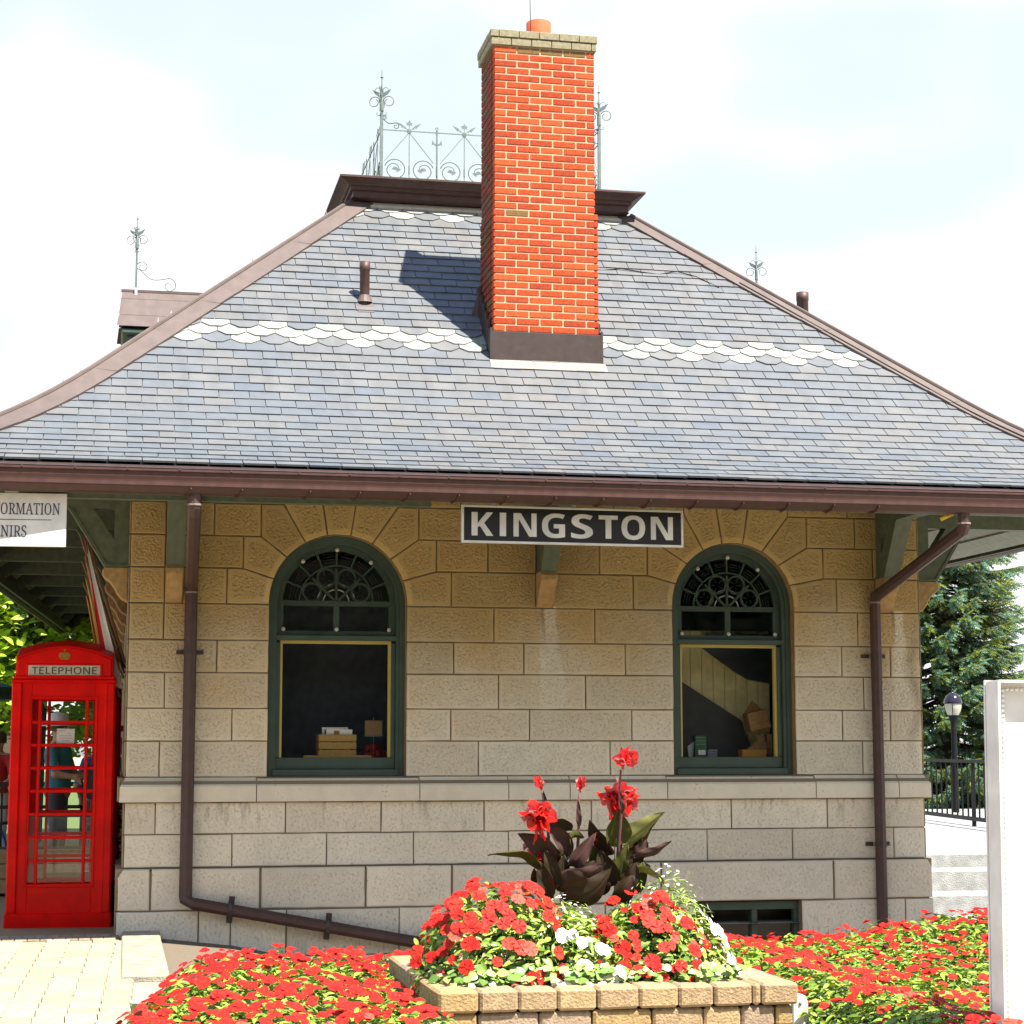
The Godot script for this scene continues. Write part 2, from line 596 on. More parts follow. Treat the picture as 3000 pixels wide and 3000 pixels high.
func arched_window(parent: Node3D, cx: float, r: float) -> Node3D:
	var w := group_node("arched_window", parent)
	var top := 3.38
	var y0 := 1.283
	var sp := top - r
	var b := MB.new()
	arch_frame(b, cx, r, y0, top, 0.002, 0.045, -0.30, -0.075)
	arch_frame(b, cx, r, y0, top, 0.045, 0.075, -0.28, -0.095)
	b.box(Vector3(cx, 1.315, -0.15), Vector3(2 * r - 0.09, 0.06, 0.17), Basis(), 0.006)
	part("frame", b, M.green, w)
	var hw := r - 0.075
	# lower sash
	b = MB.new()
	b.box(Vector3(cx, 1.395, -0.17), Vector3(2 * hw, 0.10, 0.07), Basis(), 0.005)
	for s in [-1.0, 1.0]: b.box(Vector3(cx + s * (hw - 0.018), 1.945, -0.17), Vector3(0.036, 1.0, 0.07), Basis(), 0.004)
	part("sash", b, M.green, w)
	b = MB.new()
	b.box(Vector3(cx, 2.485, -0.15), Vector3(2 * hw + 0.02, 0.045, 0.12), Basis(), 0.006)
	part("transom", b, M.green, w)
	b = MB.new()
	b.box(Vector3(cx, 2.449, -0.185), Vector3(2 * hw - 0.072, 0.026, 0.05))
	for s in [-1.0, 1.0]: b.box(Vector3(cx + s * (hw - 0.047), 1.9405, -0.19), Vector3(0.022, 0.99, 0.05))
	part("inner_stop", b, M.yellow, w, "yellow painted strip round the lower glass")
	b = MB.new()
	b.q(Vector3(cx - hw + 0.03, 1.44, -0.20), Vector3(cx + hw - 0.03, 1.44, -0.20), Vector3(cx + hw - 0.03, 2.44, -0.20), Vector3(cx - hw + 0.03, 2.44, -0.20))
	part("lower_pane", b, M.glass, w)
	# fanlight
	b = MB.new()
	var zf := -0.185
	b.box(Vector3(cx, 2.79, zf), Vector3(2 * hw, 0.045, 0.05))
	b.box(Vector3(cx, 2.64, zf), Vector3(0.05, 0.27, 0.052))
	b.box(Vector3(cx, 2.525, zf), Vector3(2 * hw, 0.045, 0.048))
	for s in [-1.0, 1.0]: b.box(Vector3(cx + s * (hw - 0.03), 2.66, zf), Vector3(0.06, 0.24, 0.046))
	arch_frame(b, cx, r, sp, top, 0.075, 0.125, -0.22, -0.165)
	var fc := Vector2(cx, 2.80)
	for k in 5:
		var a := PI * k / 4
		if k in [0, 4]: continue
		var d := Vector3(cos(a), sin(a), 0)
		b.bar(Vector3(fc.x, fc.y, zf) + d * 0.02, Vector3(fc.x, fc.y, zf) + d * 0.30, 0.02, 0.04, Vector3.FORWARD)
	for k in 7:
		var a := PI * (k + 1) / 8
		var d := Vector3(cos(a), sin(a), 0)
		b.bar(Vector3(fc.x, fc.y, zf) + d * 0.325, Vector3(fc.x, fc.y, zf) + d * (r - 0.12), 0.016, 0.036, Vector3.FORWARD)
	for rr in [0.325]:
		for k in 20:
			var a := PI * k / 20
			var e := PI * (k + 1) / 20
			b.bar(Vector3(fc.x + rr * cos(a), fc.y + rr * sin(a), zf), Vector3(fc.x + rr * cos(e), fc.y + rr * sin(e), zf), 0.014, 0.034, Vector3.FORWARD)
	for k in 4:
		var a := PI * (k + 0.5) / 4
		var c := fc + Vector2(cos(a), sin(a)) * 0.232
		for q in 14:
			var a0 := TAU * q / 14
			var a1 := TAU * (q + 1) / 14
			b.bar(Vector3(c.x + 0.08 * cos(a0), c.y + 0.08 * sin(a0), zf), Vector3(c.x + 0.08 * cos(a1), c.y + 0.08 * sin(a1), zf), 0.018, 0.03, Vector3.FORWARD)
	part("fanlight_bars", b, M.green, w)
	var pale := mat(Color(0.75, 0.75, 0.72), 0.4)
	for rr in [0.115, 0.168]:
		for g in 4:
			b = MB.new()
			for k in range(g * 6 + 1, g * 6 + 5):
				var a := PI * k / 24
				var e := PI * (k + 1) / 24
				b.bar(Vector3(fc.x + rr * cos(a), fc.y + rr * sin(a), zf - 0.01), Vector3(fc.x + rr * cos(e), fc.y + rr * sin(e), zf - 0.01), 0.0085, 0.012, Vector3.FORWARD)
			part("lead_arc", b, pale, w)
	b = MB.new()
	for rr in [0.36, 0.385, 0.41]:
		for k in 32:
			if k % 4 == 3: continue
			var a := PI * k / 32
			var e := PI * (k + 1) / 32
			b.bar(Vector3(fc.x + rr * cos(a), fc.y + rr * sin(a), zf - 0.015), Vector3(fc.x + rr * cos(e), fc.y + rr * sin(e), zf - 0.015), 0.004, 0.008, Vector3.FORWARD)
	for k in 4:
		var a := PI * (k + 0.5) / 4
		var c := fc + Vector2(cos(a), sin(a)) * 0.232
		for q in 5:
			var a0 := TAU * q / 5 + a
			b.bar(Vector3(c.x + 0.02 * cos(a0), c.y + 0.02 * sin(a0), zf - 0.015), Vector3(c.x + 0.075 * cos(a0), c.y + 0.075 * sin(a0), zf - 0.015), 0.004, 0.008, Vector3.FORWARD)
	part("leading", b, mat(Color(0.07, 0.07, 0.068), 0.5), w)
	# clear sheet screwed over the fanlight
	b = MB.new()
	var ol := outline(cx, r, 2.515, top, 0.078, 20)
	for i in ol.size() - 1:
		b.t(Vector3(cx, 2.6, -0.135), Vector3(ol[i + 1].x, ol[i + 1].y, -0.135), Vector3(ol[i].x, ol[i].y, -0.135))
	b.t(Vector3(cx, 2.6, -0.135), Vector3(ol[0].x, ol[0].y, -0.135), Vector3(ol[-1].x, ol[-1].y, -0.135))
	part("clear_sheet", b, M.glass, w)
	var scr := MB.new(true)
	scr.lathe([[0, 0.012], [0.008, 0.011], [0.009, 0.006], [0.013, 0.006], [0.017, 0.004], [0.018, 0]].map(func(e): return e), 12, Vector3.ZERO, Basis(Vector3.RIGHT, PI / 2))
	var sm := scr.done()
	var mm := mat(Color(0.62, 0.62, 0.58), 0.35)
	for p in [[-0.465, 2.56], [0.0, 2.56], [0.465, 2.56], [-0.30, 3.155], [0.0, 3.262], [0.30, 3.155]]:
		var s := part("screw", sm, mm, w)
		s.position = Vector3(cx + p[0] * r / 0.5985, p[1], -0.134)
	return w


func front_wall(st: Node3D) -> void:
	var wl := group_node("front_wall", st)
	# mortar backing with the two arched openings, and their stone reveals
	var b := MB.new()
	var xs := [XL, W1X - W1R, W1X + W1R, W2X - W2R, W2X + W2R, XR]
	for i in [0, 2, 4]: b.q(Vector3(xs[i], -0.1, 0), Vector3(xs[i + 1], -0.1, 0), Vector3(xs[i + 1], 4.05, 0), Vector3(xs[i], 4.05, 0))
	for o in [[W1X, W1R, 1], [W2X, W2R, 3]]:
		var ol := outline(o[0], o[1], 1.283, 3.38, 0.0)
		var x0: float = xs[o[2]]
		var x1: float = xs[o[2] + 1]
		if o[2] == 1: b.q(Vector3(x0, -0.1, 0), Vector3(x1, -0.1, 0), Vector3(x1, 1.283, 0), Vector3(x0, 1.283, 0))
		else:
			b.q(Vector3(x0, 0.17, 0), Vector3(x1, 0.17, 0), Vector3(x1, 1.283, 0), Vector3(x0, 1.283, 0))
		for i in range(1, ol.size() - 2):
			b.q(Vector3(ol[i].x, ol[i].y, 0), Vector3(ol[i + 1].x, ol[i + 1].y, 0), Vector3(ol[i + 1].x, 4.05, 0), Vector3(ol[i].x, 4.05, 0))
	part("mortar", b, M.mortar, wl)
	for o in [[W1X, W1R], [W2X, W2R]]:
		b = MB.new()
		var ol := outline(o[0], o[1], 1.27, 3.38, 0.0)
		for i in ol.size() - 1:
			var a := Vector3(ol[i].x, ol[i].y, 0.011)
			var e := Vector3(ol[i + 1].x, ol[i + 1].y, 0.011)
			var k := Vector3(0, 0, -0.33)
			b.q(a, e, e + k, a + k)
		part("reveal", b, mat(Color(0.40, 0.27, 0.13), 0.95, T.cloud, 0.8, T.grit, 0.6), wl)
	# courses of dressed stone: per row the joints of the three stretches between the openings
	var rows := [
		[[XL, 0.62], [2.915, 3.584, 4.317], [6.55, XR]],
		[[XL, 0.343, 0.749], [2.95, 3.5, 4.1], [6.618, XR]],
		[[XL, 0.343], [3.16, 3.6, 4.179], [6.79, XR]],
		[[XL, 0.343, 0.493, 0.867], [2.831, 3.595, 3.745, 4.491], [6.427, 6.81, 6.96, XR]],
		[[XL, 0.338, 1.235], [2.432, 3.215, 4.134, 4.859], [6.006, 6.63, XR]],
		[[XL, 0.791, 1.235], [2.432, 2.854, 3.484, 4.413, 4.859], [6.006, 6.466, 6.939, XR]],
		[[XL, 0.356, 1.235], [2.432, 3.255, 4.046, 4.859], [6.006, 6.675, XR]],
		[[XL, 0.929, 1.235], [2.432, 2.829, 3.535, 4.468, 4.859], [6.006, 6.459, 6.923, XR]],
		[[XL, 0.325, 1.235], [2.432, 3.075, 4.267, 4.859], [6.006, 6.65, XR]],
	]
	# arch stones: how far left and right of the middle their outer joints stand
	var arch := [[W1X, W1R, [0.483, 0.68, 0.829], [0.52, 0.705, 0.862]], [W2X, W2R, [0.46, 0.70, 0.807], [0.5325, 0.7145, 0.87]]]
	for r in rows.size():
		var y1: float = WY[r]
		var y0: float = WY[r + 1]
		for k in 3:
			var js: Array = rows[r][k].duplicate()
			if r < 3:
				if k < 2: js.append(arch[k][0] - arch[k][2][r])
				if k > 0: js.push_front(arch[k - 1][0] + arch[k - 1][3][r])
			for i in js.size() - 1:
				if js[i + 1] - js[i] > 0.05: stone(rect(js[i], y0, js[i + 1], y1), wl)
			if r == 3:
				# the stones at the springing run up to the first arch joint
				for side in [0, 1]:
					if (side == 0 and k == 2) or (side == 1 and k == 0): continue
					var o: Array = arch[k if side == 0 else k - 1]
					var sg := -1.0 if side == 0 else 1.0
					var cy: float = 3.38 - o[1]
					var near: float = js[-1] if side == 0 else js[0]
					var out: float = o[0] + sg * (o[2] if side == 0 else o[3])[2]
					var pts := [near, y0, near, y1, out, y1]
					pts.append_array(arc(o[0], cy, o[1], 160.0 if side == 0 else 20.0, 180.0 if side == 0 else 0.0, 4))
					pts.append_array([o[0] + sg * o[1], y0])
					stone(V2(pts), wl)
	for o in arch:
		var cx: float = o[0]
		var R: float = o[1]
		var cy := 3.38 - R
		var ang := [20.0, 41.0, 61.0, 80.3]
		for side in [0, 1]:
			var sg := -1.0 if side == 0 else 1.0
			var of: Array = o[2] if side == 0 else o[3]
			var A := func(i: int) -> float: return 180.0 - ang[i] if side == 0 else ang[i]
			var p := arc(cx, cy, R, A.call(0), A.call(1), 4)
			p.append_array([cx + sg * of[1], 3.353, cx + sg * of[2], 3.353, cx + sg * of[2], 3.072])
			stone(V2(p), wl)
			p = arc(cx, cy, R, A.call(1), A.call(2), 4)
			p.append_array([cx + sg * of[0], 3.637, cx + sg * of[1], 3.637, cx + sg * of[1], 3.353])
			stone(V2(p), wl)
			p = arc(cx, cy, R, A.call(2), A.call(3), 4)
			p.append_array([cx + sg * 0.2, 4.0, cx + sg * of[0], 4.0, cx + sg * of[0], 3.637])
			stone(V2(p), wl)
		var p := arc(cx, cy, R, 99.7, 80.3, 4)
		p.append_array([cx + 0.2, 4.0, cx - 0.2, 4.0])
		stone(V2(p), wl)
	var low := [[1.073, 0.805, [XL, 0.302, 1.397, 2.221, 3.128, 4.092, 5.385, 6.295, XR]], [0.805, 0.527, [XL, 0.947, 1.751, 2.505, 3.344, 4.3, 5.155, 5.957, 6.927, XR]]]
	for r in low:
		for i in r[2].size() - 1: stone(rect(r[2][i], r[1], r[2][i + 1], r[0]), wl)
	# plinth, 5 cm proud, with a chamfered top
	var pl := group_node("plinth", st)
	b = MB.new()
	b.box(Vector3((XL + XR) / 2 - 1.13, 0.05, 0.025), Vector3(4.96, 0.90, 0.046))
	b.box(Vector3(6.63, 0.05, 0.025), Vector3(1.226, 0.90, 0.046))
	b.box(Vector3(5.519, 0.345, 0.025), Vector3(1.0, 0.33, 0.046))
	part("mortar", b, M.mortar, pl)
	for r in [[0.527, 0.17, [-0.005, 0.272, 1.188, 2.086, 2.836, 3.8, 4.715, 6.327, 7.283]], [0.17, -0.22, [-0.005, 0.674, 0.942, 1.411, 2.378, 3.3, 4.2, 5.022]], [0.17, -0.22, [6.016, 7.006, 7.283]]]:
		for i in r[2].size() - 1:
			if r[0] > 0.5:
				# the upper stones lean back at the top
				var x0: float = r[2][i] + 0.005
				var x1: float = r[2][i + 1] - 0.005
				var e0 := 0.045 if i == 0 else 0.0
				var e1 := 0.045 if i == r[2].size() - 2 else 0.0
				stone(V2([x0, 0.175, x1, 0.175, x1, 0.45, x1 - e1, 0.522, x0 + e0, 0.522, x0, 0.45]), pl, 0.0, 0.062, 0.009)
			else:
				stone(rect(r[2][i], r[1], r[2][i + 1], r[0]), pl, 0.0, 0.064)
	for i in 9:
		var x0: float = [0.36, 1.1, 1.75, 2.6, 3.3, 4.1, 5.0, 6.0, 6.8][i]
		var x1: float = [1.1, 1.75, 2.6, 3.3, 4.1, 5.0, 6.0, 6.8, 7.283][i]
		stone(rect(x0, -0.5, x1, -0.22), pl, 0.0, 0.06)
	# sill band
	var sb := group_node("sill_band", st)
	var jb := [-0.005, 1.144, 2.55, 3.336, 3.887, 4.778, 6.173, 6.972, 7.29]
	for i in jb.size() - 1:
		var x0: float = jb[i] + 0.004
		var x1: float = jb[i + 1] - 0.004
		var e0 := 0.05 if i == 0 else 0.0
		var e1 := 0.05 if i == jb.size() - 2 else 0.0
		var under := i == 1 or i == 5
		b = MB.new()
		var pf := [[0.0, 1.075], [0.062, 1.075], [0.066, 1.08], [0.066, 1.205], [0.058, 1.213], [0.0 if not under else -0.01, 1.279], [-0.02 if not under else -0.3, 1.281]]
		var mb := MB.new()
		for k in pf.size() - 1:
			var f0 := (x0 + e0 * clampf((pf[k][1] - 1.2) / 0.08, 0, 1)) if i == 0 else x0
			var f1 := (x0 + e0 * clampf((pf[k + 1][1] - 1.2) / 0.08, 0, 1)) if i == 0 else x0
			var g0 := x1 - e1 * clampf((pf[k][1] - 1.2) / 0.08, 0, 1)
			var g1 := x1 - e1 * clampf((pf[k + 1][1] - 1.2) / 0.08, 0, 1)
			mb.q(Vector3(f0, pf[k][1], pf[k][0]), Vector3(g0, pf[k][1], pf[k][0]), Vector3(g1, pf[k + 1][1], pf[k + 1][0]), Vector3(f1, pf[k + 1][1], pf[k + 1][0]))
		for s in [x0, x1]:
			mb.q(Vector3(s, 1.075, -0.05), Vector3(s, 1.075, 0.064), Vector3(s, 1.21, 0.062), Vector3(s, 1.28, -0.05))
		mb.st.generate_normals()
		var a := mb.st.commit_to_arrays()
		var uv := PackedVector2Array()
		var cc := PackedColorArray()
		var tn := rng.randf_range(0.9, 1.05)
		for p in a[Mesh.ARRAY_VERTEX]:
			uv.append(Vector2((p.x + 0.1) / 7.5, (4.02 - p.y) / 4.12))
			cc.append(Color(tn, tn, tn))
		a[Mesh.ARRAY_TEX_UV] = uv
		a[Mesh.ARRAY_COLOR] = cc
		var am := ArrayMesh.new()
		am.add_surface_from_arrays(Mesh.PRIMITIVE_TRIANGLES, a)
		part("stone", am, M.stone, sb)
	b = MB.new()
	b.box(Vector3(3.64, 1.17, 0.02), Vector3(7.26, 0.16, 0.06))
	part("mortar", b, M.mortar, sb)
	# basement window in the plinth
	var bw := group_node("basement_window", st)
	b = MB.new()
	b.box(Vector3(5.519, 0.125, -0.06), Vector3(0.99, 0.07, 0.08))
	for x in [5.04, 5.60, 5.998]: b.box(Vector3(x, -0.11, -0.065), Vector3(0.05, 0.40, 0.07))
	part("frame", b, M.green, bw)
	b = MB.new()
	b.q(Vector3(5.06, -0.3, -0.085), Vector3(5.98, -0.3, -0.085), Vector3(5.98, 0.1, -0.085), Vector3(5.06, 0.1, -0.085))
	part("pane", b, M.glass, bw)
	b = MB.new()
	b.box(Vector3(5.519, -0.08, -0.30), Vector3(1.5, 0.7, 0.02))
	part("backing", b, M.black, bw)


func sides_and_inside(st: Node3D) -> void:
	# side and back walls, coursed like the front
	var b := MB.new()
	b.box(Vector3(XL + 0.15, 1.95, BACK / 2 - 0.16), Vector3(0.30, 4.1, -BACK - 0.32))
	b.box(Vector3(XR - 0.15, 1.95, BACK / 2 - 0.16), Vector3(0.30, 4.1, -BACK - 0.32))
	b.box(Vector3(3.64, 1.95, BACK + 0.17), Vector3(6.58, 4.1, 0.34))
	b.box(Vector3(XL + 0.17, 1.95, -0.161), Vector3(0.335, 4.1, 0.315))
	b.box(Vector3(XR - 0.17, 1.95, -0.161), Vector3(0.335, 4.1, 0.315))
	part("side_wall", b, M.mortar, st)
	for sd in [-1.0, 1.0]:
		b = MB.new()
		var x := XL if sd < 0 else XR
		var ys := WY.duplicate()
		ys.append_array([1.073, 0.805, 0.527, 0.17, -0.09])
		for r in ys.size() - 1:
			var y1: float = ys[r]
			var y0: float = ys[r + 1]
			var z := 0.012
			while z > BACK:
				var l := rng.randf_range(0.4, 1.0)
				if z == 0.012: l = 0.35 if r % 2 == 0 else 0.62
				var z1 := maxf(z - l, BACK)
				var dp := 0.014 if y1 < 1.3 and y1 > 1.1 else 0.0
				if r == 9: dp = 0.05
				if r > 11: dp = 0.05
				b.box(Vector3(x + sd * (0.006 + dp / 2), (y0 + y1) / 2, (z + z1) / 2), Vector3(0.014 + dp, y1 - y0 - 0.011, z - z1 - 0.011), Basis(), 0.004)
				z = z1
		var o := part("side_stones", b, M.side_stone, st)
		o.set_meta("kind", "stuff")
	# rooms behind the windows
	b = MB.new()
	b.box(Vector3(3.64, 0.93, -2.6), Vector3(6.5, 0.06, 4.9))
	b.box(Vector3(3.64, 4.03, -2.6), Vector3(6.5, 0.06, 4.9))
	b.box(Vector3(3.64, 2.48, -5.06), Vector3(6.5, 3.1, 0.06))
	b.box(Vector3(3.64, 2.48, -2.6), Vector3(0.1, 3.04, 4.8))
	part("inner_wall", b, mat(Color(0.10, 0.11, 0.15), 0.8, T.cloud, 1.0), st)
	b = MB.new()
	b.box(Vector3(W1X, 1.425, -0.44), Vector3(1.2, 0.03, 0.38))
	part("window_board", b, M.lead, st)
	b = MB.new()
	b.box(Vector3(W2X, 1.425, -0.44), Vector3(1.16, 0.03, 0.38))
	part("window_board", b, M.lead, st)
	b = MB.new()
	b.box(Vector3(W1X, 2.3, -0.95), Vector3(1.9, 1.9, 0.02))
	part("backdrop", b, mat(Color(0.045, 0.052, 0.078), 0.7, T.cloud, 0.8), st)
	# boarded partition with a stair soffit behind the right-hand window
	for i in 11:
		b = MB.new()
		b.box(Vector3(4.87 + i * 0.112, 1.99, -0.80), Vector3(0.109, 1.28, 0.02), Basis(), 0.004)
		part("partition_board", b, mat(Color(0.80, 0.70, 0.36), 0.6, T.soft, 0.6) if i == 0 else M.board, st)
		if i == 0: M.board = (st.get_child(-1) as MeshInstance3D).material_override
	b = MB.new()
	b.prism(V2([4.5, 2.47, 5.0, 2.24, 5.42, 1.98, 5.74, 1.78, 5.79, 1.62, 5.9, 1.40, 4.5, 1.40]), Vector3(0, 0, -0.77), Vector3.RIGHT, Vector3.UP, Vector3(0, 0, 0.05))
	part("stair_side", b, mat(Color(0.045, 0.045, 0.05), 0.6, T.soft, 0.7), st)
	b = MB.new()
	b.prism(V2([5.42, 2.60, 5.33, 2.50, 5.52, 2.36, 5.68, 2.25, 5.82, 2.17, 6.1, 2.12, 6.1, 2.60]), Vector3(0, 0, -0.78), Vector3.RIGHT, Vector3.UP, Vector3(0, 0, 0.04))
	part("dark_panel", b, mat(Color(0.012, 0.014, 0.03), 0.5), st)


func roof_y(z: float) -> float:
	# the front slope in section: straight above, a gentle bell-cast towards the eave at z = 1.93
	if z <= 0.3: return 4.68 + 0.93 * (0.3 - z)
	var t := z - 0.3
	return 4.68 - 0.93 * t + 0.187 * t * t


func skew(a: float) -> float:
	# the left eave is not quite parallel to the wall: how far its back end is drawn in
	return 1.05 * clampf(a / 1.93, 0.0, 1.0)


func roof_n(z: float) -> Vector3:
	var s := (roof_y(z - 0.01) - roof_y(z + 0.01)) / 0.02
	return Vector3(0, 1, s).normalized()


func build_slates(roof: Node3D) -> void:
	var ez := PackedFloat32Array()
	var s := 0.0
	var z := 1.83
	var e := 0.1335
	ez.append(z)
	while z > DECK_Z - 0.1:
		var z2 := z - 0.002
		s += Vector2(0.002, roof_y(z2) - roof_y(z)).length()
		z = z2
		if s >= e:
			s -= e
			ez.append(z)
	var tones := []
	for k in 7:
		var c: Color = [Color(0.120, 0.136, 0.154), Color(0.114, 0.131, 0.152), Color(0.126, 0.140, 0.155), Color(0.109, 0.129, 0.153), Color(0.132, 0.141, 0.151), Color(0.117, 0.131, 0.148), Color(0.098, 0.121, 0.154)][k]
		tones.append(c)
	var sm := mat(Color.WHITE, 0.62, T.soft, 0.7, T.grit, 0.25)
	sm.vertex_color_use_as_albedo = true
	var wm := mat(Color(0.36, 0.38, 0.365), 0.7, T.cloud, 0.5, T.grit, 0.3)
	var gm := mat(Color(0.25, 0.29, 0.275), 0.7, T.cloud, 0.5, T.grit, 0.3)
	var tm := []
	for c in tones: tm.append(mat(c, 0.62, T.soft, 0.7, T.grit, 0.25))
	var rest := MB.new()
	var W := 0.2565
	var made := 0
	var base_cache := {}
	for r in ez.size() - 1:
		var z0 := ez[r]
		var z1 := ez[r + 1]
		var z2 := ez[mini(r + 2, ez.size() - 1)]
		if r + 2 >= ez.size(): z2 = z1 - 0.05
		var n := roof_n(z0)
		var n2 := roof_n(z2)
		var sc := 0
		if r in SCALLOPS: sc = SCALLOPS[r]
		var lo := Vector3(0, roof_y(z0), z0)
		var hi := Vector3(0, roof_y(z2), z2)
		var off := 0.5 * W if r % 2 == 1 else 0.0
		var x := -2.2 + off + rng.randf_range(-0.012, 0.012)
		var idx := 0
		while x < 9.4:
			var a := x + 0.0035
			var b := x + W - 0.0035
			x += W
			idx += 1
			var la := -z0
			var lb := 7.28 + z0
			var ha := -z2
			var hb := 7.28 + z2
			var a0 := maxf(a, la); var b0 := minf(b, lb)
			var a1 := maxf(a, ha); var b1 := minf(b, hb)
			if b0 - a0 < 0.02: continue
			if b1 - a1 < 0.005:
				a1 = clampf(a1, a0, b0); b1 = a1 + 0.004
			var whole := a0 == a and b0 == b and a1 == a and b1 == b
			var lift := 0.025 + rng.randf_range(-0.002, 0.003)
			var th := 0.0155
			var jz := rng.randf_range(-0.004, 0.004)
			var ti := rng.randi() % 5
			var patch := sin(x * 1.3 + z0 * 0.7) + 0.6 * sin(z0 * 2.3 - x * 0.6)
			if patch > 0.3 and z0 > -0.2 and rng.randf() < 0.3: ti = 3
			if z0 > 0.1 and rng.randf() < 0.07 * clampf(x / 3.0, 0.0, 1.0): ti = 6
			var A := lo + n * lift + Vector3(0, -n.z, n.y) * jz
			var B := hi + n2 * 0.003
			var pa := Vector3(a0, A.y, A.z); var pb := Vector3(b0, A.y, A.z)
			var pc := Vector3(b1, B.y, B.z); var pd := Vector3(a1, B.y, B.z)
			var dn := -n * th
			var mb := MB.new()
			var own := sc != 0 or (made < 300 and whole and z0 > 0.7)
			var dst := mb if own else rest
			dst.col = Color.WHITE if own else tones[ti]
			if sc == 0:
				dst.q(pa, pb, pc, pd)
				dst.q(pa + dn, pb + dn, pb, pa)
				dst.q(pa + dn, pa, pd, pd + dn * 0.2)
				dst.q(pb, pb + dn, pc + dn * 0.2, pc)
			else:
				# scalloped end: the lower corners are cut off
				var up := (B - A).normalized() * 0.066
				var w := b0 - a0
				var p1 := pa + up + dn * 0.1
				var p2 := pa + Vector3(w * 0.30 if a0 == a else 0.0, 0, 0)
				var p3 := pb - Vector3(w * 0.30 if b0 == b else 0.0, 0, 0)
				var p4 := pb + up + dn * 0.1
				if a0 != a: p1 = pa
				if b0 != b: p4 = pb
				dst.q(p1, p2, p3, p4)
				dst.q(p1, p4, pc, pd)
				dst.q(p1 + dn, p2 + dn, p2, p1)
				dst.q(p2 + dn, p3 + dn, p3, p2)
				dst.q(p3 + dn, p4 + dn, p4, p3)
			if own:
				if sc == 0:
					made += 1
					part("slate", mb, tm[ti], roof)
				else:
					var white := sc == 2 or (sc == 1 and idx % 2 == 0) or (sc == 3 and idx % 2 == 1)
					part("scalloped_slate", mb, (wm if rng.randf() < 0.75 else gm) if white else tm[ti], roof)
	var o := part("slates", rest, sm, roof)
	o.set_meta("kind", "stuff")


const SCALLOPS := {18: 3, 19: 2, 20: 1, 37: 3, 38: 2, 39: 2}


func hip_line(k: float, lift: float) -> Array:
	# points along the left hip, from the eave up
	var o := []
	var z := 1.97
	while z > DECK_Z:
		o.append(Vector3(-z, roof_y(z) + lift, z))
		z -= 0.15
	o.append(Vector3(-DECK_Z, roof_y(DECK_Z) + lift, DECK_Z))
	return o


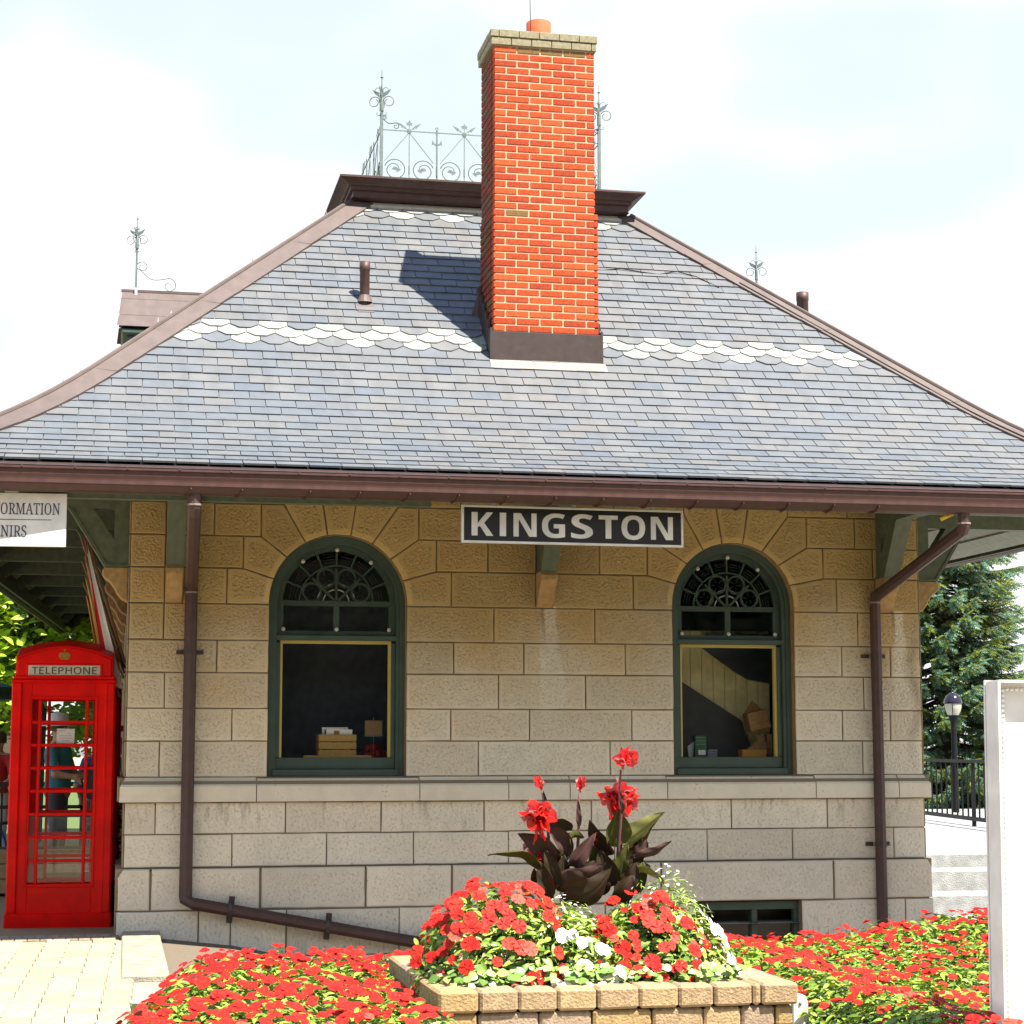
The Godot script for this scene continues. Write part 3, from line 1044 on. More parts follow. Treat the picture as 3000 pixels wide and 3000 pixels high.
func roof(st: Node3D) -> void:
	var rf := group_node("roof", st)
	build_slates(rf)
	# boarding under the slates: four slopes with the same section
	var b := MB.new()
	var zs := []
	var z := 1.93
	while z > DECK_Z:
		zs.append(z)
		z -= 0.1
	zs.append(DECK_Z)
	for i in zs.size() - 1:
		var a: float = zs[i]
		var e: float = zs[i + 1]
		var ya := roof_y(a) - 0.012
		var ye := roof_y(e) - 0.012
		b.q(Vector3(-a, ya, a), Vector3(7.28 + a, ya, a), Vector3(7.28 + e, ye, e), Vector3(-e, ye, e))
		b.q(Vector3(7.28 + a, ya, BACK - a), Vector3(-a + skew(a), ya, BACK - a), Vector3(-e + skew(e), ye, BACK - e), Vector3(7.28 + e, ye, BACK - e))
	part("boarding", b, M.lead, rf)
	b = MB.new()
	for i in zs.size() - 1:
		var a: float = zs[i]
		var e: float = zs[i + 1]
		var ya := roof_y(a)
		var ye := roof_y(e)
		b.q(Vector3(-a + skew(a), ya, BACK - a), Vector3(-a, ya, a), Vector3(-e, ye, e), Vector3(-e + skew(e), ye, BACK - e))
		b.q(Vector3(7.28 + a, ya, a), Vector3(7.28 + a, ya, BACK - a), Vector3(7.28 + e, ye, BACK - e), Vector3(7.28 + e, ye, e))
	part("side_slope", b, mat(Color(0.14, 0.15, 0.17), 0.65, T.soft, 0.5, T.grit, 0.4), rf)
	# copper hip caps: a strip on either slope and a roll on the arris, in lengths with a lapped seam
	for sd in 2:
		var h := hip_line(0, 0.0)
		if sd == 1:
			for i in h.size(): h[i].x = 7.28 - h[i].x
		var sg := 1.0 if sd == 0 else -1.0
		var w := 0.215 if sd == 0 else 0.15
		b = MB.new()
		for i in h.size() - 1:
			var p: Vector3 = h[i]
			var q: Vector3 = h[i + 1]
			var up := Vector3(0, 0.034, 0.02)
			if i % 6 == 5: up += Vector3(0, 0.004, 0.002)
			var ridge := Vector3(0, 0.062, 0.0)
			b.qs(p + ridge, q + ridge, q + up + Vector3(sg * w, 0, 0), p + up + Vector3(sg * w, 0, 0))
			b.qs(p + up + Vector3(sg * w, 0, 0), q + up + Vector3(sg * w, 0, 0), q + Vector3(sg * w, 0, 0), p + Vector3(sg * w, 0, 0))
			b.qs(p + ridge, q + ridge, q + Vector3(0, 0.03, -w), p + Vector3(0, 0.03, -w))
			if i % 6 == 5: b.qs(p + ridge, p + up + Vector3(sg * w, 0, 0), p + Vector3(sg * w, 0, 0), p)
		var roll := []
		for p in h: roll.append(p + Vector3(0, 0.062, 0))
		b.tube(roll, 0.022, 0.022, 7)
		part("hip_cap", b, M.copper_lit, rf)
	# black cable clipped along the slope right of the chimney
	b = MB.new()
	var pts := []
	for i in 9:
		var x := 4.2 + i * 0.19
		var zz := -1.33 + 0.02 * sin(i * 1.7) + (0.16 * pow((i - 6) / 2.0, 2.0) if i > 6 else 0.0)
		pts.append(Vector3(x, roof_y(zz) + 0.035 + 0.012 * sin(i * 2.3), zz))
	b.tube(pts, 0.006, 0.006, 5)
	pts = []
	for i in 16:
		var zz := -1.2 + i * 0.2
		pts.append(Vector3(7.28 + zz - 0.13, roof_y(zz) + 0.06, zz))
	b.tube(pts, 0.007, 0.007, 5)
	part("cable", b, M.black, rf)
	# deck with a moulded cornice
	var dk := group_node("deck_cornice", st)
	b = MB.new()
	var y := roof_y(DECK_Z)
	var prof := [[-0.10, y - 0.08], [-0.10, y + 0.05], [0.0, y + 0.058], [0.012, y + 0.063], [0.0, y + 0.07], [0.0, y + 0.135], [0.03, y + 0.14], [0.03, y + 0.175], [0.05, y + 0.18], [0.065, y + 0.195], [0.10, y + 0.215], [0.135, y + 0.23], [0.15, y + 0.235], [0.15, y + 0.255], [0.10, y + 0.265]]
	var cx := 3.615
	var hw := 1.435
	var cz := BACK / 2
	var hd := -BACK / 2 + DECK_Z + 0.08
	for i in prof.size() - 1:
		var o0: float = prof[i][0]
		var o1: float = prof[i + 1][0]
		var c := [Vector2(-1, 1), Vector2(1, 1), Vector2(1, -1), Vector2(-1, -1)]
		for k in 4:
			var g: Vector2 = c[k]
			var h: Vector2 = c[(k + 1) % 4]
			b.q(Vector3(cx + g.x * (hw + o0), prof[i][1], cz + g.y * (hd + o0)), Vector3(cx + h.x * (hw + o0), prof[i][1], cz + h.y * (hd + o0)), Vector3(cx + h.x * (hw + o1), prof[i + 1][1], cz + h.y * (hd + o1)), Vector3(cx + g.x * (hw + o1), prof[i + 1][1], cz + g.y * (hd + o1)))
	b.box(Vector3(cx, y + 0.25, cz), Vector3(2 * hw + 0.2, 0.03, 2 * hd + 0.2))
	part("cornice", b, M.copper, dk)
	b = MB.new()
	b.box(Vector3(cx + 0.02, y + 0.012, DECK_Z + 0.02), Vector3(2.92, 0.02, 0.08), Basis(Vector3.RIGHT, 0.75))
	part("apron", b, M.offwhite, dk)
	cresting(st, y + 0.265)
	dormers(st)
	for v in [[2.13, -0.72, 0.40, 0.046], [6.72, -1.5, 0.42, 0.06]]:
		var vp := group_node("vent_pipe", st)
		var vy := roof_y(v[1]) if v[0] < 6 else 5.72
		var m := MB.new(true)
		m.lathe([[v[3], -0.15], [v[3], v[2] - 0.09], [v[3] + 0.004, v[2] - 0.085], [v[3] + 0.004, v[2]], [v[3] - 0.006, v[2]], [v[3] - 0.006, v[2] - 0.2]], 16, Vector3(v[0], vy, v[1]))
		part("pipe", m, M.copper, vp)
		m = MB.new()
		var n := roof_n(v[1])
		var ba := Basis(Vector3.RIGHT, n, Vector3.RIGHT.cross(n))
		if v[0] < 6:
			m.box(Vector3(v[0], roof_y(v[1] + 0.04) + 0.024, v[1] + 0.04), Vector3(0.15, 0.006, 0.30), ba)
			m.lathe([[v[3] + 0.03, 0.0], [v[3] + 0.002, 0.07]], 14, Vector3(v[0], vy + 0.01, v[1]))
			part("flashing", m, M.copper_lit, vp)


func spiral(c: Vector3, u: Vector3, v: Vector3, r0: float, r1: float, a0: float, a1: float, n := 14) -> Array:
	var o := []
	for i in n + 1:
		var t := float(i) / n
		var a := lerpf(a0, a1, t)
		var r := lerpf(r0, r1, t)
		o.append(c + u * r * cos(a) + v * r * sin(a))
	return o


func leaf_plate(b: MB, c: Vector3, u: Vector3, v: Vector3, s: float) -> void:
	b.prism(V2([0, -0.5, 0.12, -0.2, 0.45, -0.32, 0.36, -0.05, 0.55, 0.12, 0.2, 0.16, 0, 0.55, -0.2, 0.16, -0.55, 0.12, -0.36, -0.05, -0.45, -0.32, -0.12, -0.2]), c - u.cross(v) * 0.003, u * s, v * s, u.cross(v) * 0.006)


func finial_mesh(h: float) -> MB:
	# wrought-iron finial: rod, knop, four pairs of scrolls, spike; h is the height at which the scrolls start
	var b := MB.new()
	b.tube([Vector3(0, 0, 0), Vector3(0, h + 0.20, 0)], 0.013, 0.011, 6)
	b.tube([Vector3(0, h + 0.20, 0), Vector3(0, h + 0.46, 0)], 0.008, 0.003, 5)
	b.lathe([[0, -0.012], [0.018, 0.0], [0.008, 0.012], [0, 0.014]], 8, Vector3(0, h + 0.375, 0))
	b.lathe([[0.012, 0], [0.022, 0.02], [0.02, 0.13], [0.012, 0.16]], 8, Vector3(0, h, 0))
	for k in 4:
		var u := Vector3(cos(PI / 2 * k + 0.35), 0, sin(PI / 2 * k + 0.35))
		var v := Vector3.UP
		b.tube(spiral(Vector3(0, h + 0.115, 0) + u * 0.075, u, v, 0.062, 0.034, PI * 0.85, -PI * 1.35, 16), 0.0055, 0.004, 4)
		b.tube(spiral(Vector3(0, h + 0.235, 0) + u * 0.045, u, v, 0.040, 0.014, PI * 1.15, -PI * 0.75, 12), 0.0045, 0.003, 4)
		b.tube(spiral(Vector3(0, h - 0.005, 0) + u * 0.035, u, v, 0.03, 0.012, PI * 0.9, PI * 2.3, 10), 0.0045, 0.003, 4)
		b.prism(V2([0, 0, 0.07, 0.05, 0.10, 0.10, 0.045, 0.075, 0.0, 0.05]), Vector3(0, h + 0.15, 0), u, v, u.cross(v) * 0.005)
	return b


func scroll_bracket(b: MB, o: Vector3, u: Vector3, k: float) -> void:
	# the S-shaped stay that runs from a finial rod down to the ridge or rail
	var v := Vector3.UP
	b.tube(spiral(o + u * 0.075 * k + v * 0.33 * k, u, v, 0.078 * k, 0.016 * k, PI, -PI * 1.9, 18), 0.006, 0.004, 4)
	var pts := []
	for i in 11:
		var t := i / 10.0
		pts.append(o + u * k * (0.01 + 0.40 * t) + v * k * (0.31 - 0.10 * smoothstep(0.0, 0.5, t) - 0.01 * smoothstep(0.4, 1.0, t) - 0.04 * sin(t * PI) ))
	b.tube(pts, 0.006, 0.006, 4)
	b.tube(spiral(o + u * 0.41 * k + v * 0.10 * k, u, v, 0.10 * k, 0.018 * k, PI / 2, -PI * 1.9, 20), 0.006, 0.004, 4)


func crest_side(parent: Node3D, a: Vector3, e: Vector3, n: int, m: Material) -> void:
	var d := (e - a).normalized()
	var L := (e - a).length() / n
	var v := Vector3.UP
	for i in n:
		var b := MB.new()
		var o := a + d * L * i
		var mid := o + d * L * 0.5
		b.bar(o + v * 0.545, o + d * L + v * 0.545, 0.007, 0.010)
		b.bar(o + v * 0.02, o + d * L + v * 0.02, 0.012, 0.012)
		b.bar(mid + v * 0.02, mid + v * 0.53, 0.008, 0.008)
		b.lathe([[0, -0.008], [0.026, -0.006], [0.026, 0.006], [0, 0.008]], 12, mid + v * 0.545, Basis(Vector3.RIGHT, PI / 2) if absf(d.x) > 0.5 else Basis(Vector3.BACK, PI / 2))
		leaf_plate(b, mid + v * 0.625, d, v, 0.068)
		b.bar(mid + v * 0.545, mid + v * 0.60, 0.006, 0.006)
		for s in [-1.0, 1.0]:
			b.prism(V2([0.02, 0.02, 0.045, 0.022, 0.055, 0.035, 0.075, 0.03, 0.085, 0.045, 0.12, 0.085, 0.07, 0.065]), mid + v * 0.545, d * s, v, d.cross(v) * 0.005)
			b.bar(mid + v * 0.53, mid + d * s * L * 0.44 + v * 0.22, 0.007, 0.007)
			b.tube(spiral(mid + d * s * L * 0.25 + v * 0.135, d * s, v, 0.112, 0.085, PI * 0.1, PI * 2.0, 20), 0.0055, 0.005, 4)
			b.tube(spiral(mid + d * s * L * 0.25 + v * 0.135, d * s, v, 0.085, 0.03, PI * 2.0, PI * 3.1, 12), 0.005, 0.004, 4)
			b.prism(V2([-0.035, -0.005, -0.02, 0.018, 0.01, 0.022, 0.035, 0.0, 0.06, 0.002, 0.045, -0.02, 0.015, -0.035, 0.01, -0.015]), mid + d * s * L * 0.25 + v * 0.14, d * -s, v, d.cross(v) * 0.005)
		b.bar(mid + v * 0.10, mid + v * 0.18, 0.03, 0.01)
		part("panel", b, m, parent)
		b = MB.new()
		if i > 0:
			b.bar(o + v * 0.0, o + v * 0.575, 0.016, 0.016)
			b.tube(spiral(o + v * 0.588, d, v, 0.013, 0.013, 0, TAU, 10), 0.004, 0.004, 4)
			for s in [-1.0, 1.0]: b.prism(V2([0.0, 0.0, 0.04, 0.02, 0.055, 0.01, 0.05, 0.035, 0.048, 0.07, 0.03, 0.035, 0.0, 0.02]), o + v * 0.40, d * s, v, d.cross(v) * 0.005)
			b.bar(o + v * 0.09, o + v * 0.19, 0.034, 0.01)
			part("post", b, m, parent)


func cresting(st: Node3D, y: float) -> void:
	var cr := group_node("roof_cresting", st)
	var x0 := 2.47
	var x1 := 4.76
	var z0 := -2.16
	var z1 := BACK + 2.16
	crest_side(cr, Vector3(x0, y, z0), Vector3(x1, y, z0), 4, M.iron)
	crest_side(cr, Vector3(x0, y, z0), Vector3(x0, y, z1), 18, M.iron)
	crest_side(cr, Vector3(x1, y, z0), Vector3(x1, y, z1), 18, M.iron)
	crest_side(cr, Vector3(x0, y, z1), Vector3(x1, y, z1), 4, M.iron)
	for c in [[x0, z0, 1.0], [x1, z0, -1.0], [x0, z1, 1.0], [x1, z1, -1.0]]:
		var b := MB.new()
		b.bar(Vector3(0, 0, 0), Vector3(0, 0.72, 0), 0.03, 0.03)
		part("post", b, M.iron, cr).position = Vector3(c[0], y, c[1])
		var f := part("finial", finial_mesh(0.0), M.iron, cr)
		f.position = Vector3(c[0], y + 0.72, c[1])
		b = MB.new()
		scroll_bracket(b, Vector3(c[0], y + 0.555, c[1]), Vector3(c[2], 0, 0), 0.36)
		part("scroll", b, M.iron, cr)


func dormers(st: Node3D) -> void:
	for sd in [1.0, -1.0]:
		var d := group_node("dormer", st)
		var X := func(x: float) -> float: return x if sd > 0 else 7.3 - x
		var zr := -5.85
		var b := MB.new()
		# roof: two steep copper slopes in three courses, ridge running into the main roof
		var x0 := -0.10
		var x1 := 2.3
		for s in [1.0, -1.0]:
			var rows := [[0.0, 6.86], [0.12, 6.74], [0.36, 6.50], [0.53, 6.34]]
			for i in 3:
				var lift := 0.006 * (2 - i)
				b.qs(Vector3(X.call(x0 - 0.02 * i), rows[i + 1][1] + lift, zr + s * rows[i + 1][0]), Vector3(X.call(x1), rows[i + 1][1] + lift, zr + s * rows[i + 1][0]), Vector3(X.call(x1), rows[i][1] + lift, zr + s * rows[i][0]), Vector3(X.call(x0 - 0.02 * i + 0.02), rows[i][1] + lift, zr + s * rows[i][0]))
				b.qs(Vector3(X.call(x0), rows[i + 1][1] + lift, zr + s * rows[i + 1][0]), Vector3(X.call(x1), rows[i + 1][1] + lift, zr + s * rows[i + 1][0]), Vector3(X.call(x1), rows[i + 1][1] - 0.004, zr + s * rows[i + 1][0]), Vector3(X.call(x0), rows[i + 1][1] - 0.004, zr + s * rows[i + 1][0]))
		b.qs(Vector3(X.call(x0 + 0.02), 6.34, zr - 0.52), Vector3(X.call(x0 + 0.02), 6.34, zr + 0.52), Vector3(X.call(x0 + 0.02), 6.86, zr), Vector3(X.call(x0 + 0.02), 6.86, zr))
		b.bar(Vector3(X.call(x0), 6.87, zr), Vector3(X.call(x1), 6.87, zr), 0.05, 0.03)
		part("dormer_roof", b, M.copper_lit, d)
		b = MB.new()
		b.box(Vector3(X.call(1.06), 6.28, zr), Vector3(2.3, 0.07, 1.02), Basis(), 0.02)
		b.box(Vector3(X.call(1.08), 5.6, zr), Vector3(2.2, 1.3, 0.86))
		part("dormer_wall", b, M.green, d)
		var f := part("finial", finial_mesh(0.50), M.iron, d)
		f.position = Vector3(0.07 if sd > 0 else 7.74, 6.87, zr)
		b = MB.new()
		b.box(Vector3(f.position.x, 6.85, zr + 0.03), Vector3(0.03, 0.10, 0.05))
		part("strap", b, M.white, d)
		b = MB.new()
		scroll_bracket(b, Vector3(f.position.x, 6.86, zr), Vector3(sd, 0, 0), 0.93)
		part("scroll", b, M.iron, d)


func chimney(st: Node3D) -> void:
	var ch := group_node("chimney", st)
	# the stack leans in very slightly towards the top; offset at mid height
	var zf := -0.04
	var dep := 0.62
	var x0 := 3.212
	var x1 := 4.208
	var y0 := 5.27
	var y1 := 7.962
	var core := MB.new()
	core.box(Vector3((x0 + x1) / 2 - 0.010, 6.62, zf - dep / 2), Vector3(x1 - x0 - 0.07, 2.7, dep - 0.008))
	core.box(Vector3((x0 + x1) / 2, 4.9, zf - dep / 2 - 0.01), Vector3(x1 - x0 - 0.06, 0.72, dep - 0.04))
	part("mortar", core, mat(Color(0.72, 0.50, 0.32), 0.95, T.speck, 0.3), ch)
	var bm := []
	for c in [Color(0.52, 0.075, 0.012), Color(0.47, 0.060, 0.010), Color(0.56, 0.10, 0.02), Color(0.50, 0.068, 0.010), Color(0.43, 0.052, 0.012)]: bm.append(mat(c, 0.9, T.cloud, 0.3, T.grit, 0.6))
	var lichen := mat(Color(0.24, 0.14, 0.05), 0.95, T.cloud, 0.2, T.grit, 0.6)
	var side := MB.new()
	var pale := mat(Color(0.36, 0.33, 0.22), 0.95, T.cloud, 0.3, T.grit, 0.7)
	var courses := 40
	var hgt := (y1 - y0) / courses
	var bl := 0.2185
	var cache := {}
	var n_side := 0
	for r in courses:
		var yb := y0 + r * hgt
		# above the offset the stack is a little narrower
		var nar := 0.018 if yb > 6.38 else 0.0
		var a := x0 + nar * 0.5
		var e := x1 - nar * 1.6
		var x := a - (0.10 if r % 2 == 0 else 0.0)
		while x < e - 0.02:
			var s := maxf(x, a)
			var t := minf(x + bl, e)
			x += bl
			if t - s < 0.025: continue
			var w := t - s - 0.012
			var key := "%d" % int(w * 1000)
			if not cache.has(key):
				var b := MB.new()
				b.box(Vector3.ZERO, Vector3(w, hgt - 0.012, 0.10), Basis(), 0.004)
				cache[key] = b.done()
			var stain: bool = (s < a + 0.2 and (r > 37 or (r > 15 and r < 18)) ) or (r > 38) or (t > e - 0.1 and r == 15)
			var o := part("brick", cache[key], lichen if stain and rng.randf() < 0.5 else bm[rng.randi() % 5], ch)
			o.position = Vector3((s + t) / 2, yb + hgt / 2, zf - 0.05 + rng.randf_range(-0.0015, 0.002))
		# left and right faces
		for sd in 2:
			var zz := zf - 0.102 if r % 2 == 0 else zf - 0.208
			if r % 2 == 1: zz = zf - 0.102
			var k := 0
			while zz > zf - dep + 0.01:
				var l := 0.103 if (k == 0 and r % 2 == 1) else bl
				var zn := maxf(zz - l, zf - dep)
				var xc := a + 0.045 if sd == 0 else e - 0.045
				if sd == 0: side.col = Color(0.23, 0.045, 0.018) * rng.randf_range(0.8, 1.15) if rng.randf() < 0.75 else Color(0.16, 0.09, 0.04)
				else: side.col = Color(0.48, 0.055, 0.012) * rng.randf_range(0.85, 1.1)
				side.box(Vector3(xc, yb + hgt / 2, (zz + zn) / 2), Vector3(0.09, hgt - 0.012, zz - zn - 0.012), Basis(), 0.004)
				zz = zn
				k += 1
	var sm := mat(Color.WHITE, 0.9, T.cloud, 0.3, T.grit, 0.6)
	sm.vertex_color_use_as_albedo = true
	part("side_bricks", side, sm, ch).set_meta("kind", "stuff")
	# two courses of pale brick form the cap
	for r in 2:
		var ov := 0.018 + 0.008 * r
		var a := x0 - ov
		var e := x1 - 0.03 + ov
		var x := a - (0.11 if r == 1 else 0.0)
		while x < e - 0.02:
			var s := maxf(x, a)
			var t := minf(x + 0.19, e)
			x += 0.19
			if t - s < 0.03: continue
			var b := MB.new()
			b.box(Vector3((s + t) / 2, y1 + 0.038 + r * 0.075, zf + ov - 0.06), Vector3(t - s - 0.006, 0.069, 0.12), Basis(), 0.004)
			part("cap_brick", b, pale, ch)
		var zz := zf + ov - 0.122
		while zz > zf - dep - ov + 0.02:
			var zn := maxf(zz - 0.2, zf - dep - ov)
			for xx in [a + 0.06, e - 0.06]:
				var b := MB.new()
				b.box(Vector3(xx, y1 + 0.038 + r * 0.075, (zz + zn) / 2), Vector3(0.12, 0.069, zz - zn - 0.006), Basis(), 0.004)
				part("cap_brick", b, pale, ch)
			zz = zn
	var b := MB.new()
	b.box(Vector3((x0 + x1) / 2, y1 + 0.075, zf - dep / 2), Vector3(x1 - x0 - 0.12, 0.144, dep - 0.12))
	part("cap_top", b, M.concrete, ch)
	b = MB.new(true)
	b.lathe([[0.116, -0.05], [0.116, 0.16], [0.105, 0.168], [0.095, 0.155], [0.09, 0.0]], 24, Vector3(3.705, y1 + 0.185, zf - 0.27))
	part("chimney_pot", b, mat(Color(0.60, 0.12, 0.035), 0.8, T.cloud, 0.3), ch)
	b = MB.new()
	b.tube([Vector3(3.605, y1 + 0.10, zf - 0.16), Vector3(3.595, y1 + 0.75, zf - 0.16)], 0.004, 0.003, 5)
	part("lightning_rod", b, M.darkiron, ch)
	# flashings at the foot
	b = MB.new()
	b.box(Vector3(3.71, 5.105, zf + 0.014), Vector3(1.045, 0.33, 0.02), Basis(), 0.004)
	for i in 6:
		var zz := zf + 0.02 - i * 0.11
		for xx in [3.195, 4.225]:
			var yy := roof_y(zz - 0.055)
			b.box(Vector3(xx, yy + 0.10, zz - 0.055), Vector3(0.022, 0.34, 0.122))
	part("flashing", b, M.lead, ch)
	b = MB.new()
	var n := roof_n(0.03)
	b.box(Vector3(3.715, roof_y(zf + 0.075) + 0.026, zf + 0.075), Vector3(1.075, 0.012, 0.13), Basis(Vector3.RIGHT, n, Vector3.RIGHT.cross(n)))
	part("apron_flashing", b, mat(Color(0.34, 0.30, 0.25), 0.7, T.cloud, 0.25), ch)
	b = MB.new()
	b.prism(V2([3.11, 0.0, 3.19, -0.06, 3.19, 0.26]), Vector3(0, roof_y(-0.6), -0.62), Vector3.RIGHT, Vector3.UP, Vector3(0, 0, 0.03))
	part("cricket", b, M.copper_lit, ch)


func eaves(st: Node3D) -> void:
	# fascia, gutter on three sides
	var b := MB.new()
	b.box(Vector3(3.64, 3.55, 1.875), Vector3(11.0, 0.20, 0.04))
	b.bar(Vector3(-1.88, 3.55, 1.87), Vector3(-1.88 + skew(1.93), 3.55, BACK - 1.87), 0.20, 0.04, Vector3.RIGHT)
	b.box(Vector3(9.16, 3.62, BACK / 2), Vector3(0.04, 0.06, -BACK + 3.7))
	b.box(Vector3(0.2, 3.49, 1.80), Vector3(4.3, 0.15, 0.10))
	part("fascia", b, M.timber, st)
	var gt := group_node("gutter", st)
	var sec := [[0.0, 0.165], [0.012, 0.06], [0.03, 0.02], [0.07, 0.0], [0.115, 0.012], [0.145, 0.05], [0.152, 0.10], [0.160, 0.125], [0.162, 0.16], [0.176, 0.165], [0.176, 0.182], [0.150, 0.182], [0.150, 0.06], [0.08, 0.012]]
	for k in 3:
		b = MB.new()
		for i in sec.size() - 1:
			var p: Array = sec[i]
			var q: Array = sec[i + 1]
			var y := 3.44 if k < 2 else 3.575
			if k == 0: b.qs(Vector3(-1.92 - p[0], y + p[1], 1.90 + p[0]), Vector3(9.2 + p[0], y + p[1], 1.90 + p[0]), Vector3(9.2 + q[0], y + q[1], 1.90 + q[0]), Vector3(-1.92 - q[0], y + q[1], 1.90 + q[0]))
			else:
				var sg := -1.0 if k == 1 else 1.0
				var x := -1.92 if k == 1 else 9.2
				var k0 := skew(1.93) if k == 1 else 0.0
				b.qs(Vector3(x + sg * p[0], y + p[1], 1.90 + p[0]), Vector3(x + k0 + sg * p[0], y + p[1], BACK - 1.9), Vector3(x + k0 + sg * q[0], y + q[1], BACK - 1.9), Vector3(x + sg * q[0], y + q[1], 1.90 + q[0]))
		part("trough", b, M.gutter, gt)
	for i in 20:
		# straps under the front trough and rivets on its lip
		var x := -1.55 + i * 0.387 + (0.13 if i > 6 else 0.0)
		if i > 4:
			b = MB.new()
			var pts := []
			for s in [[0.02, 0.03], [0.07, -0.006], [0.12, 0.01], [0.148, 0.045]]: pts.append(Vector3(x + s[0] * 0.6, 3.44 + s[1], 1.90 + s[0]))
			for j in 3: b.bar(pts[j], pts[j + 1], 0.024, 0.008, Vector3.RIGHT)
			part("strap", b, M.gutter, gt)
		b = MB.new(true)
		b.lathe([[0.008, 0], [0.006, 0.005], [0, 0.006]], 8, Vector3(x, 3.615, 2.076), Basis(Vector3.RIGHT, PI / 2))
		part("rivet", b, M.lead, gt)
	# soffits: boards along each side eave, seen from below
	for sd in [-1.0, 1.0]:
		var so := group_node("soffit", st)
		for i in 13:
			var o0 := 0.14 + i * 0.135
			var o1 := o0 + 0.131
			b = MB.new()
			var za := 1.93 - o0
			var zb := 1.93 - o1
			var X := func(z: float) -> float: return -z if sd < 0 else 7.28 + z
			var A := Vector3(X.call(za), roof_y(za) - 0.10, 0)
			var B := Vector3(X.call(zb), roof_y(zb) - 0.10, 0)
			var g := 0.012 * (i % 2)
			var ka := Vector3(skew(za), 0, 0) if sd < 0 else Vector3.ZERO
			var kb := Vector3(skew(zb), 0, 0) if sd < 0 else Vector3.ZERO
			b.qs(A + Vector3(0, -g, za - 0.05), B + Vector3(0, -g - 0.006, zb - 0.05), B + kb + Vector3(0, -g - 0.006, BACK - 1.8), A + ka + Vector3(0, -g, BACK - 1.8))
			b.qs(B + Vector3(0, -g - 0.006, zb - 0.05), B + kb + Vector3(0, -g - 0.006, BACK - 1.8), B + kb + Vector3(0, 0.02, BACK - 1.8), B + Vector3(0, 0.02, zb - 0.05))
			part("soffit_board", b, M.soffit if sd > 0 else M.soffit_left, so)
		# rafters
		for k in 10:
			var zz := -0.95 - k * 1.62
			if sd > 0: continue
			b = MB.new()
			for i in 6:
				var za := 1.88 - i * 0.32
				var zb := 1.88 - (i + 1) * 0.32
				var xa: float = -za if sd < 0 else 7.28 + za
				var xb: float = -zb if sd < 0 else 7.28 + zb
				xa += skew(za) * clampf((1.93 - zz) / (1.93 - BACK), 0, 1) + 0.06 * (1.0 if i == 0 else 0.0)
				xb += skew(zb) * clampf((1.93 - zz) / (1.93 - BACK), 0, 1)
				b.bar(Vector3(xa, roof_y(za) - 0.17, zz), Vector3(xb, roof_y(zb) - 0.17, zz), 0.10, 0.13, Vector3.UP)
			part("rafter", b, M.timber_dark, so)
	b = MB.new()
	for i in 8:
		var za := 1.88 - i * 0.25
		var zb := 1.88 - (i + 1) * 0.25
		b.qs(Vector3(-za, roof_y(za) - 0.12, za), Vector3(7.28 + za, roof_y(za) - 0.12, za), Vector3(7.28 + zb, roof_y(zb) - 0.12, zb), Vector3(-zb, roof_y(zb) - 0.12, zb))
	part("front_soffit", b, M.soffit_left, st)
	# stone corbels and timber brackets
	var cp := [0.0, 0.0, 0.20, 0.0, 0.225, -0.03, 0.222, -0.07, 0.20, -0.10, 0.155, -0.135, 0.12, -0.18, 0.10, -0.225, 0.06, -0.275, 0.0, -0.305]
	var places := []
	for x in BRACKETS: places.append([Vector3(x, 3.07, 0.014), Vector3(0, 0, 1), Vector3(1, 0, 0)])
	for k in 9:
		places.append([Vector3(XL - 0.01, 3.07, -0.11 - k * 1.62), Vector3(-1.0 + 0.60 * clampf(k * 1.62 / 15.0, 0.0, 1.0), 0, 0), Vector3(0, 0, 1)])
		if k == 0: places.append([Vector3(XR + 0.01, 3.07, -0.11 - k * 1.62), Vector3(1, 0, 0), Vector3(0, 0, 1)])
	for p in places:
		var o: Vector3 = p[0]
		var u: Vector3 = p[1]
		var t: Vector3 = p[2]
		b = MB.new()
		b.prism(V2(cp), o - t * 0.075, u, Vector3.UP, t * 0.15, 0.012)
		part("corbel", b, M.corbel, st)
		b = MB.new()
		for pl in [[0.0, 0.0, 0.13, 0.0, 0.13, 0.70, 0.0, 0.70], [0.13, 0.0, 0.19, 0.0, 0.50, 0.50, 0.31, 0.50, 0.13, 0.23], [0.13, 0.50, 1.84, 0.50, 1.84, 0.585, 1.5, 0.70, 0.13, 0.70], [0.0, 0.70, 1.45, 0.70, 0.9, 1.0, 0.0, 1.5]]:
			b.prism(V2(pl), o - t * 0.065, u, Vector3.UP, t * 0.13)
		b.prism(V2([0.0, 0.0, 0.205, 0.0, 0.52, 0.50, 0.49, 0.50, 0.185, 0.02, 0.0, 0.02]), o - t * 0.075, u, Vector3.UP, t * 0.15)
		part("timber_bracket", b, M.timber, st)


